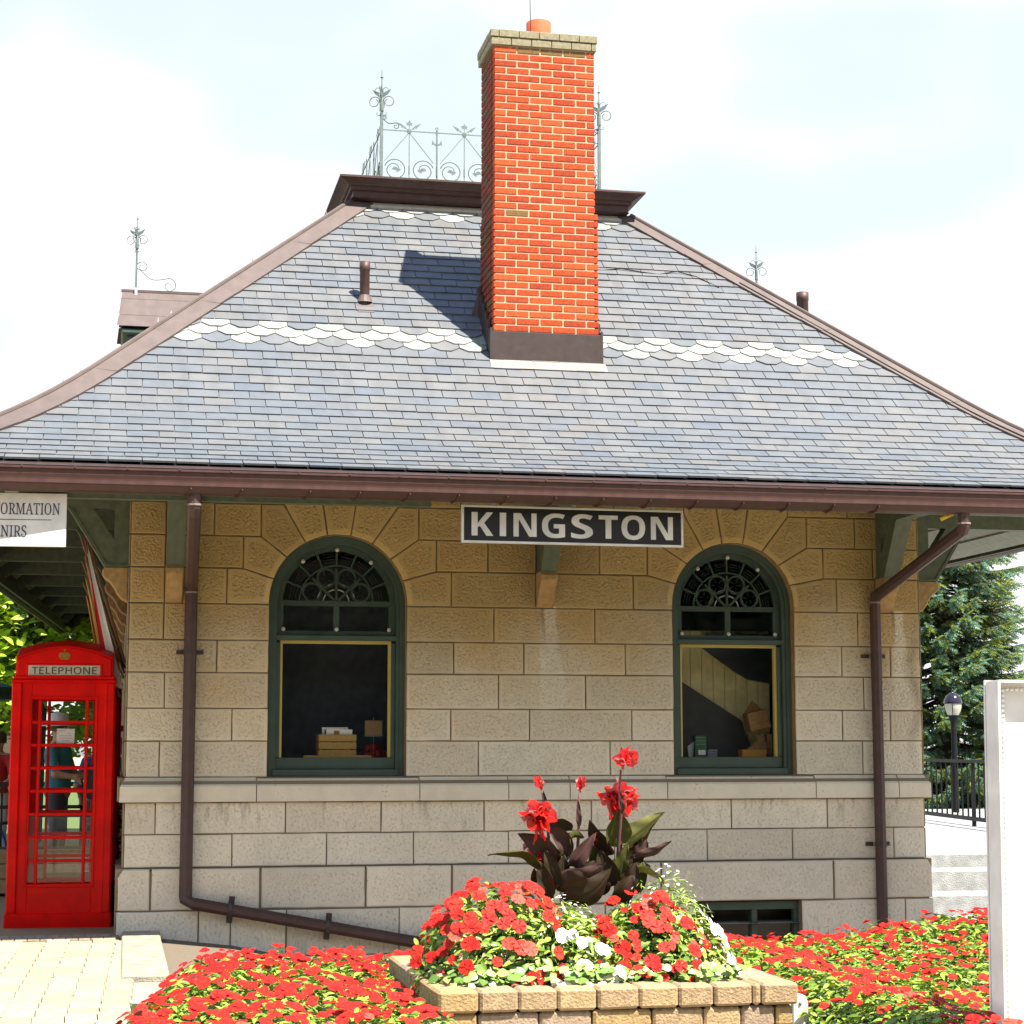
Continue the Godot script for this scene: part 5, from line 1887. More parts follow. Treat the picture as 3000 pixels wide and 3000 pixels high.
func big_letter() -> void:
	var t := thing("giant_letter", "tall white letter K outlined with small lights at the right edge of the picture", "letter sign", Vector3(3.752, -0.045, 8.72), deg_to_rad(-9.0))
	t.rotation.z = -0.012
	var H := 1.86
	var poly := [0, 0, 0.27, 0, 0.27, 0.70, 0.42, 0.86, 0.78, 0, 1.10, 0, 0.62, 1.06, 1.08, H, 0.76, H, 0.27, 1.10, 0.27, H, 0, H]
	var b := MB.new()
	b.prism(V2(poly), Vector3(0, 0, -0.16), Vector3.RIGHT, Vector3.UP, Vector3(0, 0, 0.11))
	part("face", b, M.white, t)
	b = MB.new()
	for i in range(0, poly.size(), 2):
		var j := (i + 2) % poly.size()
		var p := Vector3(poly[i], poly[i + 1], -0.07)
		var q := Vector3(poly[j], poly[j + 1], -0.07)
		b.bar(p, q, 0.012, 0.18, Vector3.BACK)
	part("rim", b, M.white, t)
	b = MB.new()
	b.box(Vector3(0.54, 0.95, -0.175), Vector3(1.10, H - 0.02, 0.02))
	part("back_panel", b, M.white, t)
	# light strip just inside the outline: a tape with a row of little domes
	b = MB.new()
	var dots := []
	for i in range(0, poly.size(), 2):
		var j := (i + 2) % poly.size()
		var p := Vector2(poly[i], poly[i + 1])
		var q := Vector2(poly[j], poly[j + 1])
		var d := (q - p).normalized()
		var n := Vector2(-d.y, d.x) * 0.035
		var L := (q - p).length()
		var s := 0.04
		while s < L - 0.04:
			var c := p + d * s + n
			b.box(Vector3(c.x, c.y, -0.043), Vector3(0.013, 0.013, 0.012), Basis(Vector3.BACK, atan2(d.y, d.x)), 0.003)
			s += 0.022
	part("light_strip", b, mat(Color(0.9, 0.9, 0.86), 0.3), t).set_meta("kind", "stuff")
	t = thing("outlet_cover", "white plastic outlet cover at the right corner of the block planter", "outlet cover", Vector3(3.44, 0.0, 6.98), deg_to_rad(-8.0))
	b = MB.new()
	b.prism(V2([-0.055, 0.02, 0.055, 0.02, 0.055, 0.22, 0.04, 0.25, 0.0, 0.262, -0.055, 0.262]), Vector3(0, 0, -0.04), Vector3.RIGHT, Vector3.UP, Vector3(0, 0, 0.07), 0.01)
	part("housing", b, M.white, t)
	b = MB.new()
	b.prism(V2([-0.035, 0.0, 0.03, 0.0, 0.03, 0.19, 0.015, 0.215, -0.035, 0.215]), Vector3(0.005, 0.02, 0.028), Vector3.RIGHT, Vector3.UP, Vector3(0, 0, 0.015), 0.006)
	part("lid", b, M.white, t)
	b = MB.new(true)
	b.lathe([[0.009, 0], [0.007, 0.006], [0, 0.007]], 10, Vector3(0.01, 0.215, 0.044), Basis(Vector3.RIGHT, PI / 2))
	part("screw", b, M.iron, t)


# ---------------------------------------------------------------- plants

func blossom_mesh(sd: int) -> ArrayMesh:
	# five overlapping rounded petals, slightly cupped and uneven, radius 1, facing +y
	var r := RandomNumberGenerator.new()
	r.seed = sd
	var b := MB.new(true)
	for k in 5:
		var a := TAU * k / 5 + r.randf_range(-0.12, 0.12)
		var u := Vector3(cos(a), 0, sin(a))
		var v := Vector3(-sin(a), 0, cos(a))
		var L := r.randf_range(0.9, 1.08)
		var y := 0.02 * k + r.randf_range(0.0, 0.05)
		var tip := r.randf_range(-0.22, 0.12)
		var w := r.randf_range(0.5, 0.6)
		var c := Vector3(0, 0.0 + y * 0.4, 0)
		var p := [u * 0.35 * L - v * w * 0.62 + Vector3(0, 0.13 + y, 0), u * 0.78 * L - v * w + Vector3(0, 0.14 + y + tip * 0.6, 0), u * 1.0 * L - v * 0.22 + Vector3(0, 0.10 + y + tip, 0), u * 0.93 * L + Vector3(0, 0.16 + y + tip, 0), u * 1.0 * L + v * 0.22 + Vector3(0, 0.10 + y + tip, 0), u * 0.78 * L + v * w + Vector3(0, 0.10 + y + tip * 0.6, 0), u * 0.35 * L + v * w * 0.62 + Vector3(0, 0.10 + y, 0)]
		b.st.set_smooth_group(k)
		for i in 6: b.t(c, p[i + 1], p[i])
	return b.done()


func leaf_mesh(ratio: float, bend: float, fold: float) -> ArrayMesh:
	# a pointed leaf of length 1 along +x, drooping by bend, folded along its midrib; white vertex colours
	var b := MB.new(true)
	var n := 5
	var prev := []
	for i in n + 1:
		var t := float(i) / n
		var w := ratio * 0.5 * pow(sin(PI * pow(clampf(t, 0.01, 0.99), 0.8)), 0.9)
		var c := Vector3(t, -bend * t * t + 0.1 * t, 0)
		var ring := [c + Vector3(0, w * fold, -w), c, c + Vector3(0, w * fold, w)]
		if i > 0:
			for k in 2: b.q(prev[k], prev[k + 1], ring[k + 1], ring[k])
		prev = ring
	return b.done()


func face(n: Vector3, spin: float) -> Basis:
	var y := n.normalized()
	var x := Vector3.RIGHT.rotated(Vector3.UP, spin)
	x = (x - y * x.dot(y)).normalized()
	return Basis(x, y, x.cross(y))


func blossoms(t: Node3D, spots: Array, size: float, mats: Array, most := 300) -> void:
	# spots: [position, normal], nearest first; the first `most` are parts, the rest one object
	var rest := []
	for i in spots.size():
		var k := rng.randi() % 4
		var xf := Transform3D(face(spots[i][1], rng.randf() * TAU).scaled(Vector3.ONE * size * rng.randf_range(0.62, 1.25)), spots[i][0])
		if i < most:
			var o := part("blossom", T.blossom[k], mats[rng.randi() % mats.size()], t)
			o.transform = xf
		else: rest.append(xf)
	if rest.size():
		var half := rest.size() / 2
		copies("blossoms", T.blossom[0], mats[0], t, rest.slice(0, half))
		copies("blossoms", T.blossom[1], mats[1], t, rest.slice(half))


func foliage(t: Node3D, spots: Array, size: float, mesh: Mesh, m: Material, tilt := 0.8, hues := []) -> void:
	var xf := []
	var cc := []
	for s in spots:
		var n: Vector3 = (s[1] as Vector3 + Vector3(rng.randf_range(-tilt, tilt), rng.randf_range(0, tilt), rng.randf_range(-tilt, tilt))).normalized()
		xf.append(Transform3D(face(n, rng.randf() * TAU).scaled(Vector3.ONE * size * rng.randf_range(0.7, 1.25)), s[0]))
		var h: Color = hues[rng.randi() % hues.size()]
		cc.append(h * rng.randf_range(0.75, 1.25))
	copies("foliage", mesh, m, t, xf, cc)


const LEAF_GREEN := [Color(0.17, 0.28, 0.03), Color(0.23, 0.34, 0.04), Color(0.11, 0.20, 0.025), Color(0.28, 0.36, 0.05)]


func dome_spots(c: Vector3, r: Vector3, n: int, inner: float, low := -0.1) -> Array:
	var o := []
	while o.size() < n:
		var d := Vector3(rng.randfn(), rng.randfn(), rng.randfn()).normalized()
		if d.y < low or d.z < -0.75: continue
		var bump := 1.0 + 0.10 * sin(d.x * 7.0 + c.x * 9.0) * cos(d.z * 6.0 + d.y * 5.0)
		var k := rng.randf_range(inner, 1.0) * bump
		o.append([c + d * r * k, (d / r).normalized()])
	return o


func by_camera(a: Array, b: Array) -> bool:
	return a[0].distance_squared_to(Vector3(-0.05, 1.52, 16.6)) < b[0].distance_squared_to(Vector3(-0.05, 1.52, 16.6))


func flower_bed(called: String, label: String, x0: float, x1: float, z0: float, z1: float, hmax: float, n: int, sd: int, left_cut: bool) -> void:
	var t := thing(called, label, "flower bed", Vector3.ZERO, 0.0, "red flower beds round the planter")
	var nz := FastNoiseLite.new()
	nz.seed = sd
	nz.frequency = 1.3
	var H := func(x: float, z: float) -> float:
		var lx := 0.12 - 0.16 * (z - 4.2) if left_cut else x0
		if left_cut: lx = 0.40 - 0.17 * (z - 4.2) + 0.06 * sin(z * 5.0)
		var e := minf(minf(x - lx, x1 - x), minf(z - z0, z1 - z))
		if left_cut: e = minf(x - lx, minf(z - z0, z1 - z))
		var k := sqrt(clampf(e / 0.28, 0.0, 1.0))
		var hump := 1.0 if left_cut else 0.86 + 0.20 * cos((x - 5.75) * 2.4)
		return (hmax * hump + nz.get_noise_2d(x, z) * 0.07 + nz.get_noise_2d(x * 3.0, z * 3.0) * 0.03) * k
	# dark soil and shaded stems below the leaves
	var m := MB.new(true)
	var nx := 24
	var nzz := 30
	for i in nx:
		for j in nzz:
			var c := []
			for d in [[0, 1], [1, 1], [1, 0], [0, 0]]:
				var x := lerpf(x0, x1, float(i + d[0]) / nx)
				var z := lerpf(z0, z1, float(j + d[1]) / nzz)
				c.append(Vector3(x, H.call(x, z) * 0.55 - 0.02, z))
			m.q(c[0], c[1], c[2], c[3])
	part("undergrowth", m, mat(Color(0.03, 0.05, 0.012), 1.0, T.speck, 0.2), t).set_meta("kind", "stuff")
	var sp := []
	var lv := []
	var tries := 0
	while sp.size() < n and tries < n * 12:
		tries += 1
		var x := rng.randf_range(x0, x1)
		var z := rng.randf_range(z0, z1)
		var h: float = H.call(x, z)
		if h < 0.05: continue
		if nz.get_noise_2d(x * 2.4 + 50.0, z * 2.4) < rng.randf_range(-0.5, 0.15): continue
		var g := Vector3(H.call(x - 0.04, z) - H.call(x + 0.04, z), 0.08, H.call(x, z - 0.04) - H.call(x, z + 0.04)).normalized()
		sp.append([Vector3(x, h + rng.randf_range(0.0, 0.03), z), (g + Vector3(rng.randf_range(-0.35, 0.35), 0.35, 0.35 + rng.randf_range(-0.3, 0.3))).normalized()])
	var area := (x1 - x0) * (z1 - z0)
	for i in int(area * 1500):
		var x := rng.randf_range(x0, x1)
		var z := rng.randf_range(z0, z1)
		var h: float = H.call(x, z)
		if h < 0.03: continue
		var g := Vector3(H.call(x - 0.05, z) - H.call(x + 0.05, z), 0.1, H.call(x, z - 0.05) - H.call(x, z + 0.05)).normalized()
		lv.append([Vector3(x, h * rng.randf_range(0.6, 0.98), z), g])
	sp.sort_custom(by_camera)
	blossoms(t, sp, 0.030, M.petals, 300)
	foliage(t, lv, 0.066, T.leaf, M.leaf, 0.7, LEAF_GREEN)


func canna_leaf(t: Node3D, base: Vector3, ctrl: Vector3, tip: Vector3, w: float, side: Vector3, m: Material, called := "leaf") -> void:
	# a broad blade along a curve, cupped across, with a raised midrib
	var b := MB.new(true)
	var n := 12
	var prev := []
	for i in n + 1:
		var s := float(i) / n
		var c := base.lerp(ctrl, s).lerp(ctrl.lerp(tip, s), s)
		var d := ((ctrl - base) * (1 - s) + (tip - ctrl) * s).normalized()
		var sv := (side - d * side.dot(d)).normalized()
		var up := sv.cross(d)
		var hw := w * 0.5 * pow(sin(PI * clampf(pow(s, 0.75), 0.0, 1.0)), 0.75) + 0.006 * (1.0 - s)
		if i == n: hw = 0.001
		var ring := []
		for kk in range(-8, 9):
			var k := kk / 8.0
			var wav := 0.006 * sin(s * 14.0 + k * 3.0) * absf(k)
			ring.append(c + sv * hw * k + up * (hw * 0.45 * absf(k) * absf(k) + wav + (0.004 if kk == 0 else 0.0) + (0.0 if kk % 2 else hw * 0.022)))
		if i > 0:
			for k in 16: b.q(prev[k], prev[k + 1], ring[k + 1], ring[k])
		prev = ring
	part(called, b, m, t)


func canna_flower(t: Node3D, c: Vector3, r: float, up: float, n: int) -> void:
	var f := group_node("flower", t)
	for i in n:
		var d := Vector3(rng.randfn(), rng.randfn() * 0.8, absf(rng.randfn()) * 0.8).normalized()
		var L := r * rng.randf_range(0.75, 1.15)
		var e := c + Vector3(d.x, d.y + up, d.z) * L
		canna_leaf(f, c + d * r * 0.05, c + d * L * 0.6 + Vector3(0, r * 0.25, 0), e, r * rng.randf_range(0.6, 0.95), Vector3(rng.randfn(), rng.randfn(), rng.randfn()).normalized(), M.canna_red[i % 2], "petal")


func canna_bud(t: Node3D, a: Vector3, tip: Vector3) -> void:
	var f := group_node("bud", t)
	var d := tip - a
	for i in 6:
		var s := Vector3(rng.randf_range(-1, 1), 0, rng.randf_range(-1, 1)) * d.length() * 0.24
		canna_leaf(f, a + d * rng.randf_range(0.0, 0.3), a + d * 0.5 + s * 0.7, tip + s - d * rng.randf_range(0.0, 0.3), 0.024, Vector3(rng.randfn(), 0, rng.randfn()).normalized(), M.canna_red[i % 2] if i < 4 else M.canna_pink, "petal")


func planter_and_beds() -> void:
	T.blossom = [blossom_mesh(1), blossom_mesh(2), blossom_mesh(3), blossom_mesh(4)]
	T.leaf = leaf_mesh(0.36, 0.25, 0.35)
	T.round_leaf = leaf_mesh(0.85, 0.15, 0.2)
	T.thin_leaf = leaf_mesh(0.16, 0.2, 0.2)
	M.petals = []
	for c in [Color(0.47, 0.012, 0.008), Color(0.38, 0.007, 0.006), Color(0.52, 0.024, 0.013), Color(0.46, 0.015, 0.008), Color(0.40, 0.008, 0.006), Color(0.50, 0.018, 0.01), Color(0.30, 0.005, 0.006), Color(0.50, 0.07, 0.05)]:
		var m := mat(c, 0.6)
		m.metallic_specular = 0.3
		m.backlight_enabled = true
		m.backlight = Color(0.35, 0.35, 0.35)
		M.petals.append(m)
	M.white_petal = mat(Color(0.78, 0.78, 0.76), 0.5)
	M.leaf = leafy(Color.WHITE, 0.55, 0.4)
	flower_bed("flower_bed", "large bed of red impatiens spreading left of the block planter beside the path", -0.75, 1.46, 4.45, 9.2, 0.29, 900, 31, true)
	flower_bed("flower_bed", "large bed of red impatiens spreading right of the block planter towards the steps", 3.40, 7.6, 3.5, 9.3, 0.345, 2000, 32, false)
	flower_bed("flower_bed", "narrow strip of red impatiens behind the block planter", 1.45, 3.5, 3.9, 5.4, 0.30, 300, 33, false)
	block_planter()
	# flowers in the planter
	var t := thing("impatiens", "mound of red impatiens at the left side of the block planter", "flowers", Vector3.ZERO, 0.0, "impatiens in the planter")
	var lean := func(a: Array) -> Array:
		# flower faces turn to the light and to the path
		var o := []
		for q in a: o.append([q[0], (q[1] as Vector3 + Vector3(0.1, 0.35, 0.75)).normalized()])
		o.sort_custom(by_camera)
		return o
	blossoms(t, lean.call(dome_spots(Vector3(1.97, 0.20, 6.38), Vector3(0.45, 0.60, 0.60), 230, 1.0, 0.0)), 0.036, M.petals)
	foliage(t, dome_spots(Vector3(1.97, 0.19, 6.38), Vector3(0.45, 0.58, 0.59), 3600, 0.66, -0.1), 0.068, T.leaf, M.leaf, 0.8, LEAF_GREEN)
	t = thing("impatiens", "mound of red impatiens at the right side of the block planter below the dark cannas", "flowers", Vector3.ZERO, 0.0, "impatiens in the planter")
	blossoms(t, lean.call(dome_spots(Vector3(2.76, 0.18, 6.46), Vector3(0.38, 0.54, 0.56), 190, 1.0, 0.0)), 0.036, M.petals)
	foliage(t, dome_spots(Vector3(2.76, 0.17, 6.46), Vector3(0.38, 0.52, 0.55), 3000, 0.66, -0.1), 0.068, T.leaf, M.leaf, 0.8, LEAF_GREEN)
	t = thing("white_impatiens", "patch of white impatiens between the two red mounds in the planter", "flowers")
	var wf := []
	for p in [[2.24, 0.56, 6.80], [2.29, 0.57, 6.82], [2.33, 0.53, 6.85], [2.37, 0.535, 6.84], [2.42, 0.50, 6.88], [2.45, 0.49, 6.86], [2.31, 0.43, 6.92], [2.17, 0.33, 7.0], [2.21, 0.32, 7.02], [2.24, 0.34, 6.99], [2.235, 0.295, 7.03], [2.40, 0.32, 7.0], [2.48, 0.36, 6.95], [2.51, 0.39, 6.94], [2.455, 0.345, 6.97], [2.34, 0.42, 6.91]]:
		wf.append([Vector3(p[0], p[1], p[2]), Vector3(rng.randf_range(-0.3, 0.3), 0.5, 1)])
	blossoms(t, wf, 0.036, [M.white_petal])
	foliage(t, dome_spots(Vector3(2.36, 0.20, 6.52), Vector3(0.34, 0.44, 0.48), 2600, 0.62, -0.2), 0.064, T.leaf, M.leaf, 0.8, LEAF_GREEN)
	t = thing("white_petunia", "trailing white flowers at the right edge of the block planter", "flowers")
	wf = []
	for q in dome_spots(Vector3(3.02, 0.30, 6.45), Vector3(0.24, 0.36, 0.34), 260, 0.97, 0.0):
		if (q[0] as Vector3).x > 3.13 and wf.size() < 22: wf.append([q[0], q[1] + Vector3(0, 0, 0.5)])
	blossoms(t, wf, 0.036, [M.white_petal])
	foliage(t, dome_spots(Vector3(3.02, 0.28, 6.45), Vector3(0.24, 0.35, 0.34), 700, 0.7, -0.3), 0.06, T.leaf, M.leaf, 0.8, LEAF_GREEN)
	# airy bright green spurge with tiny white flowers
	for k in 2:
		t = thing("airy_spurge", ["airy bright green plant with tiny white flowers between the left mound and the cannas", "airy bright green plant with tiny white flowers right of the cannas"][k], "plant", Vector3.ZERO, 0.0, "airy plants in the planter")
		var c: Vector3 = [Vector3(2.34, 0.34, 6.36), Vector3(2.92, 0.30, 6.34)][k]
		var r: Vector3 = [Vector3(0.32, 0.36, 0.44), Vector3(0.30, 0.54, 0.40)][k]
		foliage(t, dome_spots(c, r, 1500, 0.75, -0.2), 0.055, T.thin_leaf, M.leaf, 0.9, [Color(0.22, 0.34, 0.05), Color(0.16, 0.28, 0.04), Color(0.28, 0.38, 0.09)])
		var dots := []
		for q in dome_spots(c, r * 1.05, 150, 0.97, 0.0): dots.append(Transform3D(face(q[1], rng.randf() * 6.0).scaled(Vector3.ONE * 0.009), q[0]))
		copies("tiny_flowers", T.blossom[2], M.white_petal, t, dots)
	# creeping plant over the front coping
	t = thing("creeping_vinca", "low creeping plant with rounded pale-edged leaves along the front of the planter", "plant")
	var vs := []
	for i in 420:
		var x := rng.randf_range(1.72, 3.18)
		vs.append([Vector3(x, 0.345 + rng.randf_range(0.0, 0.06), 6.88 + rng.randf_range(-0.06, 0.12) + 0.03 * sin(x * 9.0)), Vector3(0, 0.7, 0.8)])
	for i in 130: vs.append([Vector3(1.64 + rng.randf_range(-0.05, 0.1), 0.345 + rng.randf_range(0.0, 0.05), rng.randf_range(5.9, 6.95)), Vector3(-0.5, 0.8, 0.3)])
	foliage(t, vs, 0.052, T.round_leaf, M.leaf, 0.6, [Color(0.17, 0.30, 0.05), Color(0.24, 0.36, 0.10), Color(0.36, 0.42, 0.20), Color(0.12, 0.24, 0.04)])
	cannas()


func block_planter() -> void:
	var t := thing("block_planter", "low rectangular planter of tumbled tan concrete blocks overflowing with flowers", "planter")
	var bm := []
	for c in [Color(0.40, 0.29, 0.17), Color(0.46, 0.33, 0.18), Color(0.37, 0.28, 0.20), Color(0.43, 0.30, 0.14)]: bm.append(mat(c, 0.95, T.cloud, 0.35, T.rock, 0.7))
	var put := func(c: Vector3, s: Vector3) -> void:
		var b := MB.new()
		b.box(Vector3.ZERO, s, Basis(), 0.013)
		var o := part("block", b, bm[rng.randi() % 4], t)
		o.position = c
		o.rotation = Vector3(rng.randf_range(-0.012, 0.012), rng.randf_range(-0.02, 0.02), rng.randf_range(-0.012, 0.012))
	var js := [1.529, 1.736, 1.935, 2.135, 2.337, 2.554, 2.76, 2.945, 3.148, 3.193, 3.392]
	for i in js.size() - 1:
		put.call(Vector3((js[i] + js[i + 1]) / 2, 0.283, 7.02 + rng.randf_range(-0.006, 0.004)), Vector3(js[i + 1] - js[i] - 0.007, 0.108, 0.26))
	# side and rear copings
	for z in [6.79, 6.58, 6.37, 6.16, 5.95, 5.74]:
		put.call(Vector3(1.655, 0.282, z), Vector3(0.25, 0.106, 0.203))
		put.call(Vector3(3.265, 0.282, z), Vector3(0.25, 0.106, 0.203))
	for i in 9: put.call(Vector3(1.63 + i * 0.207, 0.282, 5.53), Vector3(0.20, 0.106, 0.22))
	for r in 2:
		var y := 0.172 - r * 0.112
		var x := 1.555 + 0.09 * r
		while x < 3.30:
			var l: float = minf([0.27, 0.2, 0.31, 0.18][rng.randi() % 4], 3.37 - x)
			if l > 0.06: put.call(Vector3(x + l / 2, y, 7.015), Vector3(l - 0.008, 0.104, 0.22))
			x += l
		for k in 6:
			put.call(Vector3(1.65, y, 6.78 - k * 0.23), Vector3(0.20, 0.104, 0.222))
			put.call(Vector3(3.27, y, 6.78 - k * 0.23), Vector3(0.20, 0.104, 0.222))
	var b := MB.new()
	b.box(Vector3(2.46, 0.13, 6.28), Vector3(1.40, 0.36, 1.30))
	part("soil", b, M.soil, t)


func cannas() -> void:
	M.canna_red = [mat(Color(0.62, 0.005, 0.003), 0.6), mat(Color(0.50, 0.003, 0.002), 0.6)]
	for m in M.canna_red:
		m.metallic_specular = 0.2
		m.backlight_enabled = true
		m.backlight = Color(0.5, 0.5, 0.5)
	M.canna_pink = mat(Color(0.62, 0.12, 0.12), 0.5)
	var dark := mat(Color(0.042, 0.028, 0.017), 0.58, T.soft, 0.3)
	var plum := mat(Color(0.078, 0.042, 0.038), 0.55, T.soft, 0.3)
	var olive := mat(Color(0.075, 0.080, 0.020), 0.5, T.soft, 0.3)
	var pale := mat(Color(0.19, 0.20, 0.07), 0.38, T.soft, 0.3)
	for m in [dark, plum, olive, pale]:
		m.metallic_specular = 0.3
		m.backlight_enabled = true
		m.backlight = Color(0.35, 0.35, 0.3)
	var stem := mat(Color(0.13, 0.05, 0.055), 0.5)
	# own drawing grid of the plants: 1 unit is 0.565 mm, v runs down, z is depth in metres
	var G := func(u: float, v: float, z: float) -> Vector3: return Vector3(2.21 + (u - 540.0) * 0.000565, 1.16 - (v - 780.0) * 0.000543, 6.2 + z)
	var F := Vector3(0, 0.2, 1)
	var t := thing("canna_lily", "dark-leaved canna lily with one full red flower and two slim buds, left in the planter", "plant", Vector3.ZERO, 0.0, "cannas in the planter")
	var right := thing("canna_lily", "dark-leaved canna lily with tall red flower spikes and upright leaves, right in the planter", "plant", Vector3.ZERO, 0.0, "cannas in the planter")
	# [plant, base u v z, control u v z, tip u v z, width, side vector, material]
	var side_up := Vector3(0.2, 1, 0.4)
	var L := [
		[t, 660, 1440, 0, 600, 1040, 0.06, 60, 1170, 0.12, 0.075, Vector3(0, 0.6, 1), olive],
		[t, 700, 1440, 0.02, 1000, 1490, 0.16, 1195, 1250, 0.18, 0.115, Vector3(-0.3, 1, 0.5), plum],
		[t, 800, 1600, 0.06, 1080, 1660, 0.2, 1260, 1290, 0.16, 0.15, Vector3(-0.3, 1, 0.3), dark],
		[t, 940, 1560, 0.02, 1010, 1400, 0.06, 1150, 1240, 0.06, 0.12, Vector3(1, 0.5, 0.3), dark],
		[t, 860, 1560, 0.0, 820, 1400, 0.03, 850, 1180, 0.03, 0.10, Vector3(1, 0.1, 0.3), dark],
		[t, 720, 1600, 0.04, 620, 1400, 0.08, 590, 1240, 0.06, 0.08, Vector3(1, 0.3, 0.3), dark],
		[right, 1180, 1600, 0.02, 1180, 1440, 0.05, 1260, 1260, 0.05, 0.12, Vector3(1, 0.4, 0.3), dark],
		[right, 1300, 1640, 0.06, 1420, 1540, 0.14, 1500, 1380, 0.12, 0.11, Vector3(1, 0.3, 0.3), dark],
		[right, 1480, 1560, 0.02, 1600, 1440, 0.06, 1640, 1260, 0.04, 0.10, Vector3(1, 0.3, 0.3), olive],
		[right, 1560, 1220, 0.0, 1660, 1120, 0.02, 1690, 1040, 0.02, 0.06, Vector3(1, 0.2, 0.3), plum],
		[t, 725, 1290, 0, 640, 1010, 0.05, 360, 965, 0.10, 0.12, Vector3(0.5, 1, 0.5), plum],
		[t, 900, 1200, 0, 880, 980, 0, 640, 870, 0.05, 0.085, Vector3(0.6, 1, 0.3), plum],
		[t, 935, 935, 0, 840, 830, 0.02, 640, 850, 0.08, 0.06, Vector3(0.2, 1, 0.6), dark],
		[t, 900, 1250, -0.03, 880, 960, -0.02, 1050, 1010, 0.04, 0.10, Vector3(0.6, 0.5, 0.8), olive],
		[t, 870, 1295, 0.04, 990, 1230, 0.1, 1135, 955, 0.10, 0.085, Vector3(1, 0.5, 0.4), plum],
		[t, 600, 1460, 0, 560, 1400, 0.04, 540, 1310, 0.05, 0.05, Vector3(1, 0, 0.4), dark],
		[t, 760, 1480, 0.05, 720, 1300, 0.08, 640, 1120, 0.06, 0.075, Vector3(1, 0.2, 0.3), dark],
		[t, 800, 1530, 0.06, 900, 1420, 0.15, 1000, 1400, 0.22, 0.12, Vector3(-0.4, 1, 0.4), dark],
		[t, 780, 1300, 0, 800, 1200, 0, 720, 1050, 0.02, 0.05, Vector3(1, 0.2, 0.3), dark],
		[right, 1350, 1190, 0, 1230, 1090, 0.02, 1092, 835, 0.05, 0.115, Vector3(1, -0.4, 0.4), dark],
		[right, 1375, 1110, 0.03, 1340, 900, 0.06, 1360, 740, 0.10, 0.15, Vector3(1, 0.1, -0.2), olive],
		[right, 1440, 1085, 0.02, 1600, 1000, 0.05, 1855, 755, 0.05, 0.13, Vector3(0.5, 1, 0.4), pale],
		[right, 1450, 1085, 0.0, 1640, 1060, 0.02, 1850, 780, 0.0, 0.12, Vector3(0.5, 1, 0.2), dark],
		[right, 1545, 1200, 0.02, 1740, 1210, 0.06, 1905, 1048, 0.08, 0.05, Vector3(0, 1, 0.5), plum],
		[right, 1400, 1400, 0.04, 1400, 1220, 0.07, 1470, 1080, 0.08, 0.07, Vector3(1, 0.2, 0.3), olive],
		[right, 1520, 1350, 0.06, 1700, 1350, 0.12, 1790, 1480, 0.18, 0.07, Vector3(0, 0.4, 1), pale],
		[right, 1480, 1340, -0.02, 1560, 1250, 0, 1660, 1120, 0.0, 0.11, Vector3(1, 0.5, 0.2), dark],
		[right, 1480, 1440, 0.0, 1620, 1340, 0.03, 1730, 1310, 0.0, 0.09, Vector3(0.3, 1, 0.3), dark],
		[right, 1330, 1500, 0.04, 1250, 1350, 0.06, 1190, 1130, 0.06, 0.12, Vector3(1, 0.4, 0.2), dark],
		[right, 1250, 1380, -0.03, 1200, 1240, 0, 1125, 1090, 0.02, 0.10, Vector3(1, 0.4, 0.3), olive],
		[right, 1420, 1520, 0.06, 1500, 1420, 0.1, 1540, 1260, 0.1, 0.09, Vector3(1, -0.2, 0.4), dark],
		[right, 1330, 1400, 0.02, 1400, 1300, 0.05, 1480, 1240, 0.08, 0.10, Vector3(0.6, 0.8, 0.5), olive],
		[right, 1600, 1140, -0.02, 1600, 1060, 0, 1640, 1020, 0.02, 0.06, Vector3(1, 0, 0.3), olive],
	]
	for l in L:
		canna_leaf(l[0], G.call(l[1], l[2], l[3]), G.call(l[4], l[5], l[6]), G.call(l[7], l[8], l[9]), l[10] * 1.02, l[11], l[12])
	for s in [[t, [[740, 1640, 0], [710, 1200, 0], [690, 860, 0.02], [680, 760, 0.02], [630, 560, 0.03]]], [t, [[960, 1640, -0.02], [1000, 1200, -0.02], [1008, 940, 0], [1000, 700, 0], [1025, 540, 0]]], [right, [[1370, 1640, 0], [1385, 1100, 0.05], [1378, 760, 0.13], [1362, 520, 0.13], [1378, 330, 0.13]]], [right, [[1430, 1640, -0.02], [1450, 1000, -0.03], [1420, 700, -0.03]]], [t, [[700, 1640, 0], [640, 1200, 0], [560, 900, 0.04]]]]:
		var pts := []
		for p in s[1]: pts.append(G.call(p[0], p[1], p[2]))
		var b := MB.new(true)
		b.tube(pts, 0.011, 0.006, 7)
		part("stem", b, stem, s[0])
	# sheaths on the flower stalks
	for s in [[t, 685, 780, 0.03, 640, 540, 0.04], [t, 1010, 900, 0.01, 1003, 640, 0.01], [right, 1385, 770, 0.145, 1362, 530, 0.145]]:
		canna_leaf(s[0], G.call(s[1], s[2], s[3]), G.call((s[1] + s[4]) / 2 - 10, (s[2] + s[5]) / 2, s[3] + 0.01), G.call(s[4], s[5], s[6]), 0.024, Vector3(1, 0, 0.2), M.canna_sheath if M.has("canna_sheath") else plum, "sheath")
	canna_flower(t, G.call(545, 790, 0.08), 0.105, -0.1, 18)
	canna_flower(t, G.call(560, 870, 0.10), 0.065, -0.8, 7)
	canna_flower(t, G.call(500, 1110, 0.02), 0.045, 0.0, 6)
	canna_flower(t, G.call(590, 1190, 0.02), 0.04, 0.0, 5)
	canna_flower(t, G.call(1150, 1030, 0.02), 0.045, 0.0, 6)
	canna_flower(right, G.call(1385, 640, 0.02), 0.125, 0.0, 22)
	canna_flower(right, G.call(1425, 255, 0.14), 0.075, 0.3, 11)
	canna_bud(right, G.call(1400, 250, 0.14), G.call(1412, 95, 0.14))
	canna_bud(t, G.call(630, 540, 0.03), G.call(570, 380, 0.04))
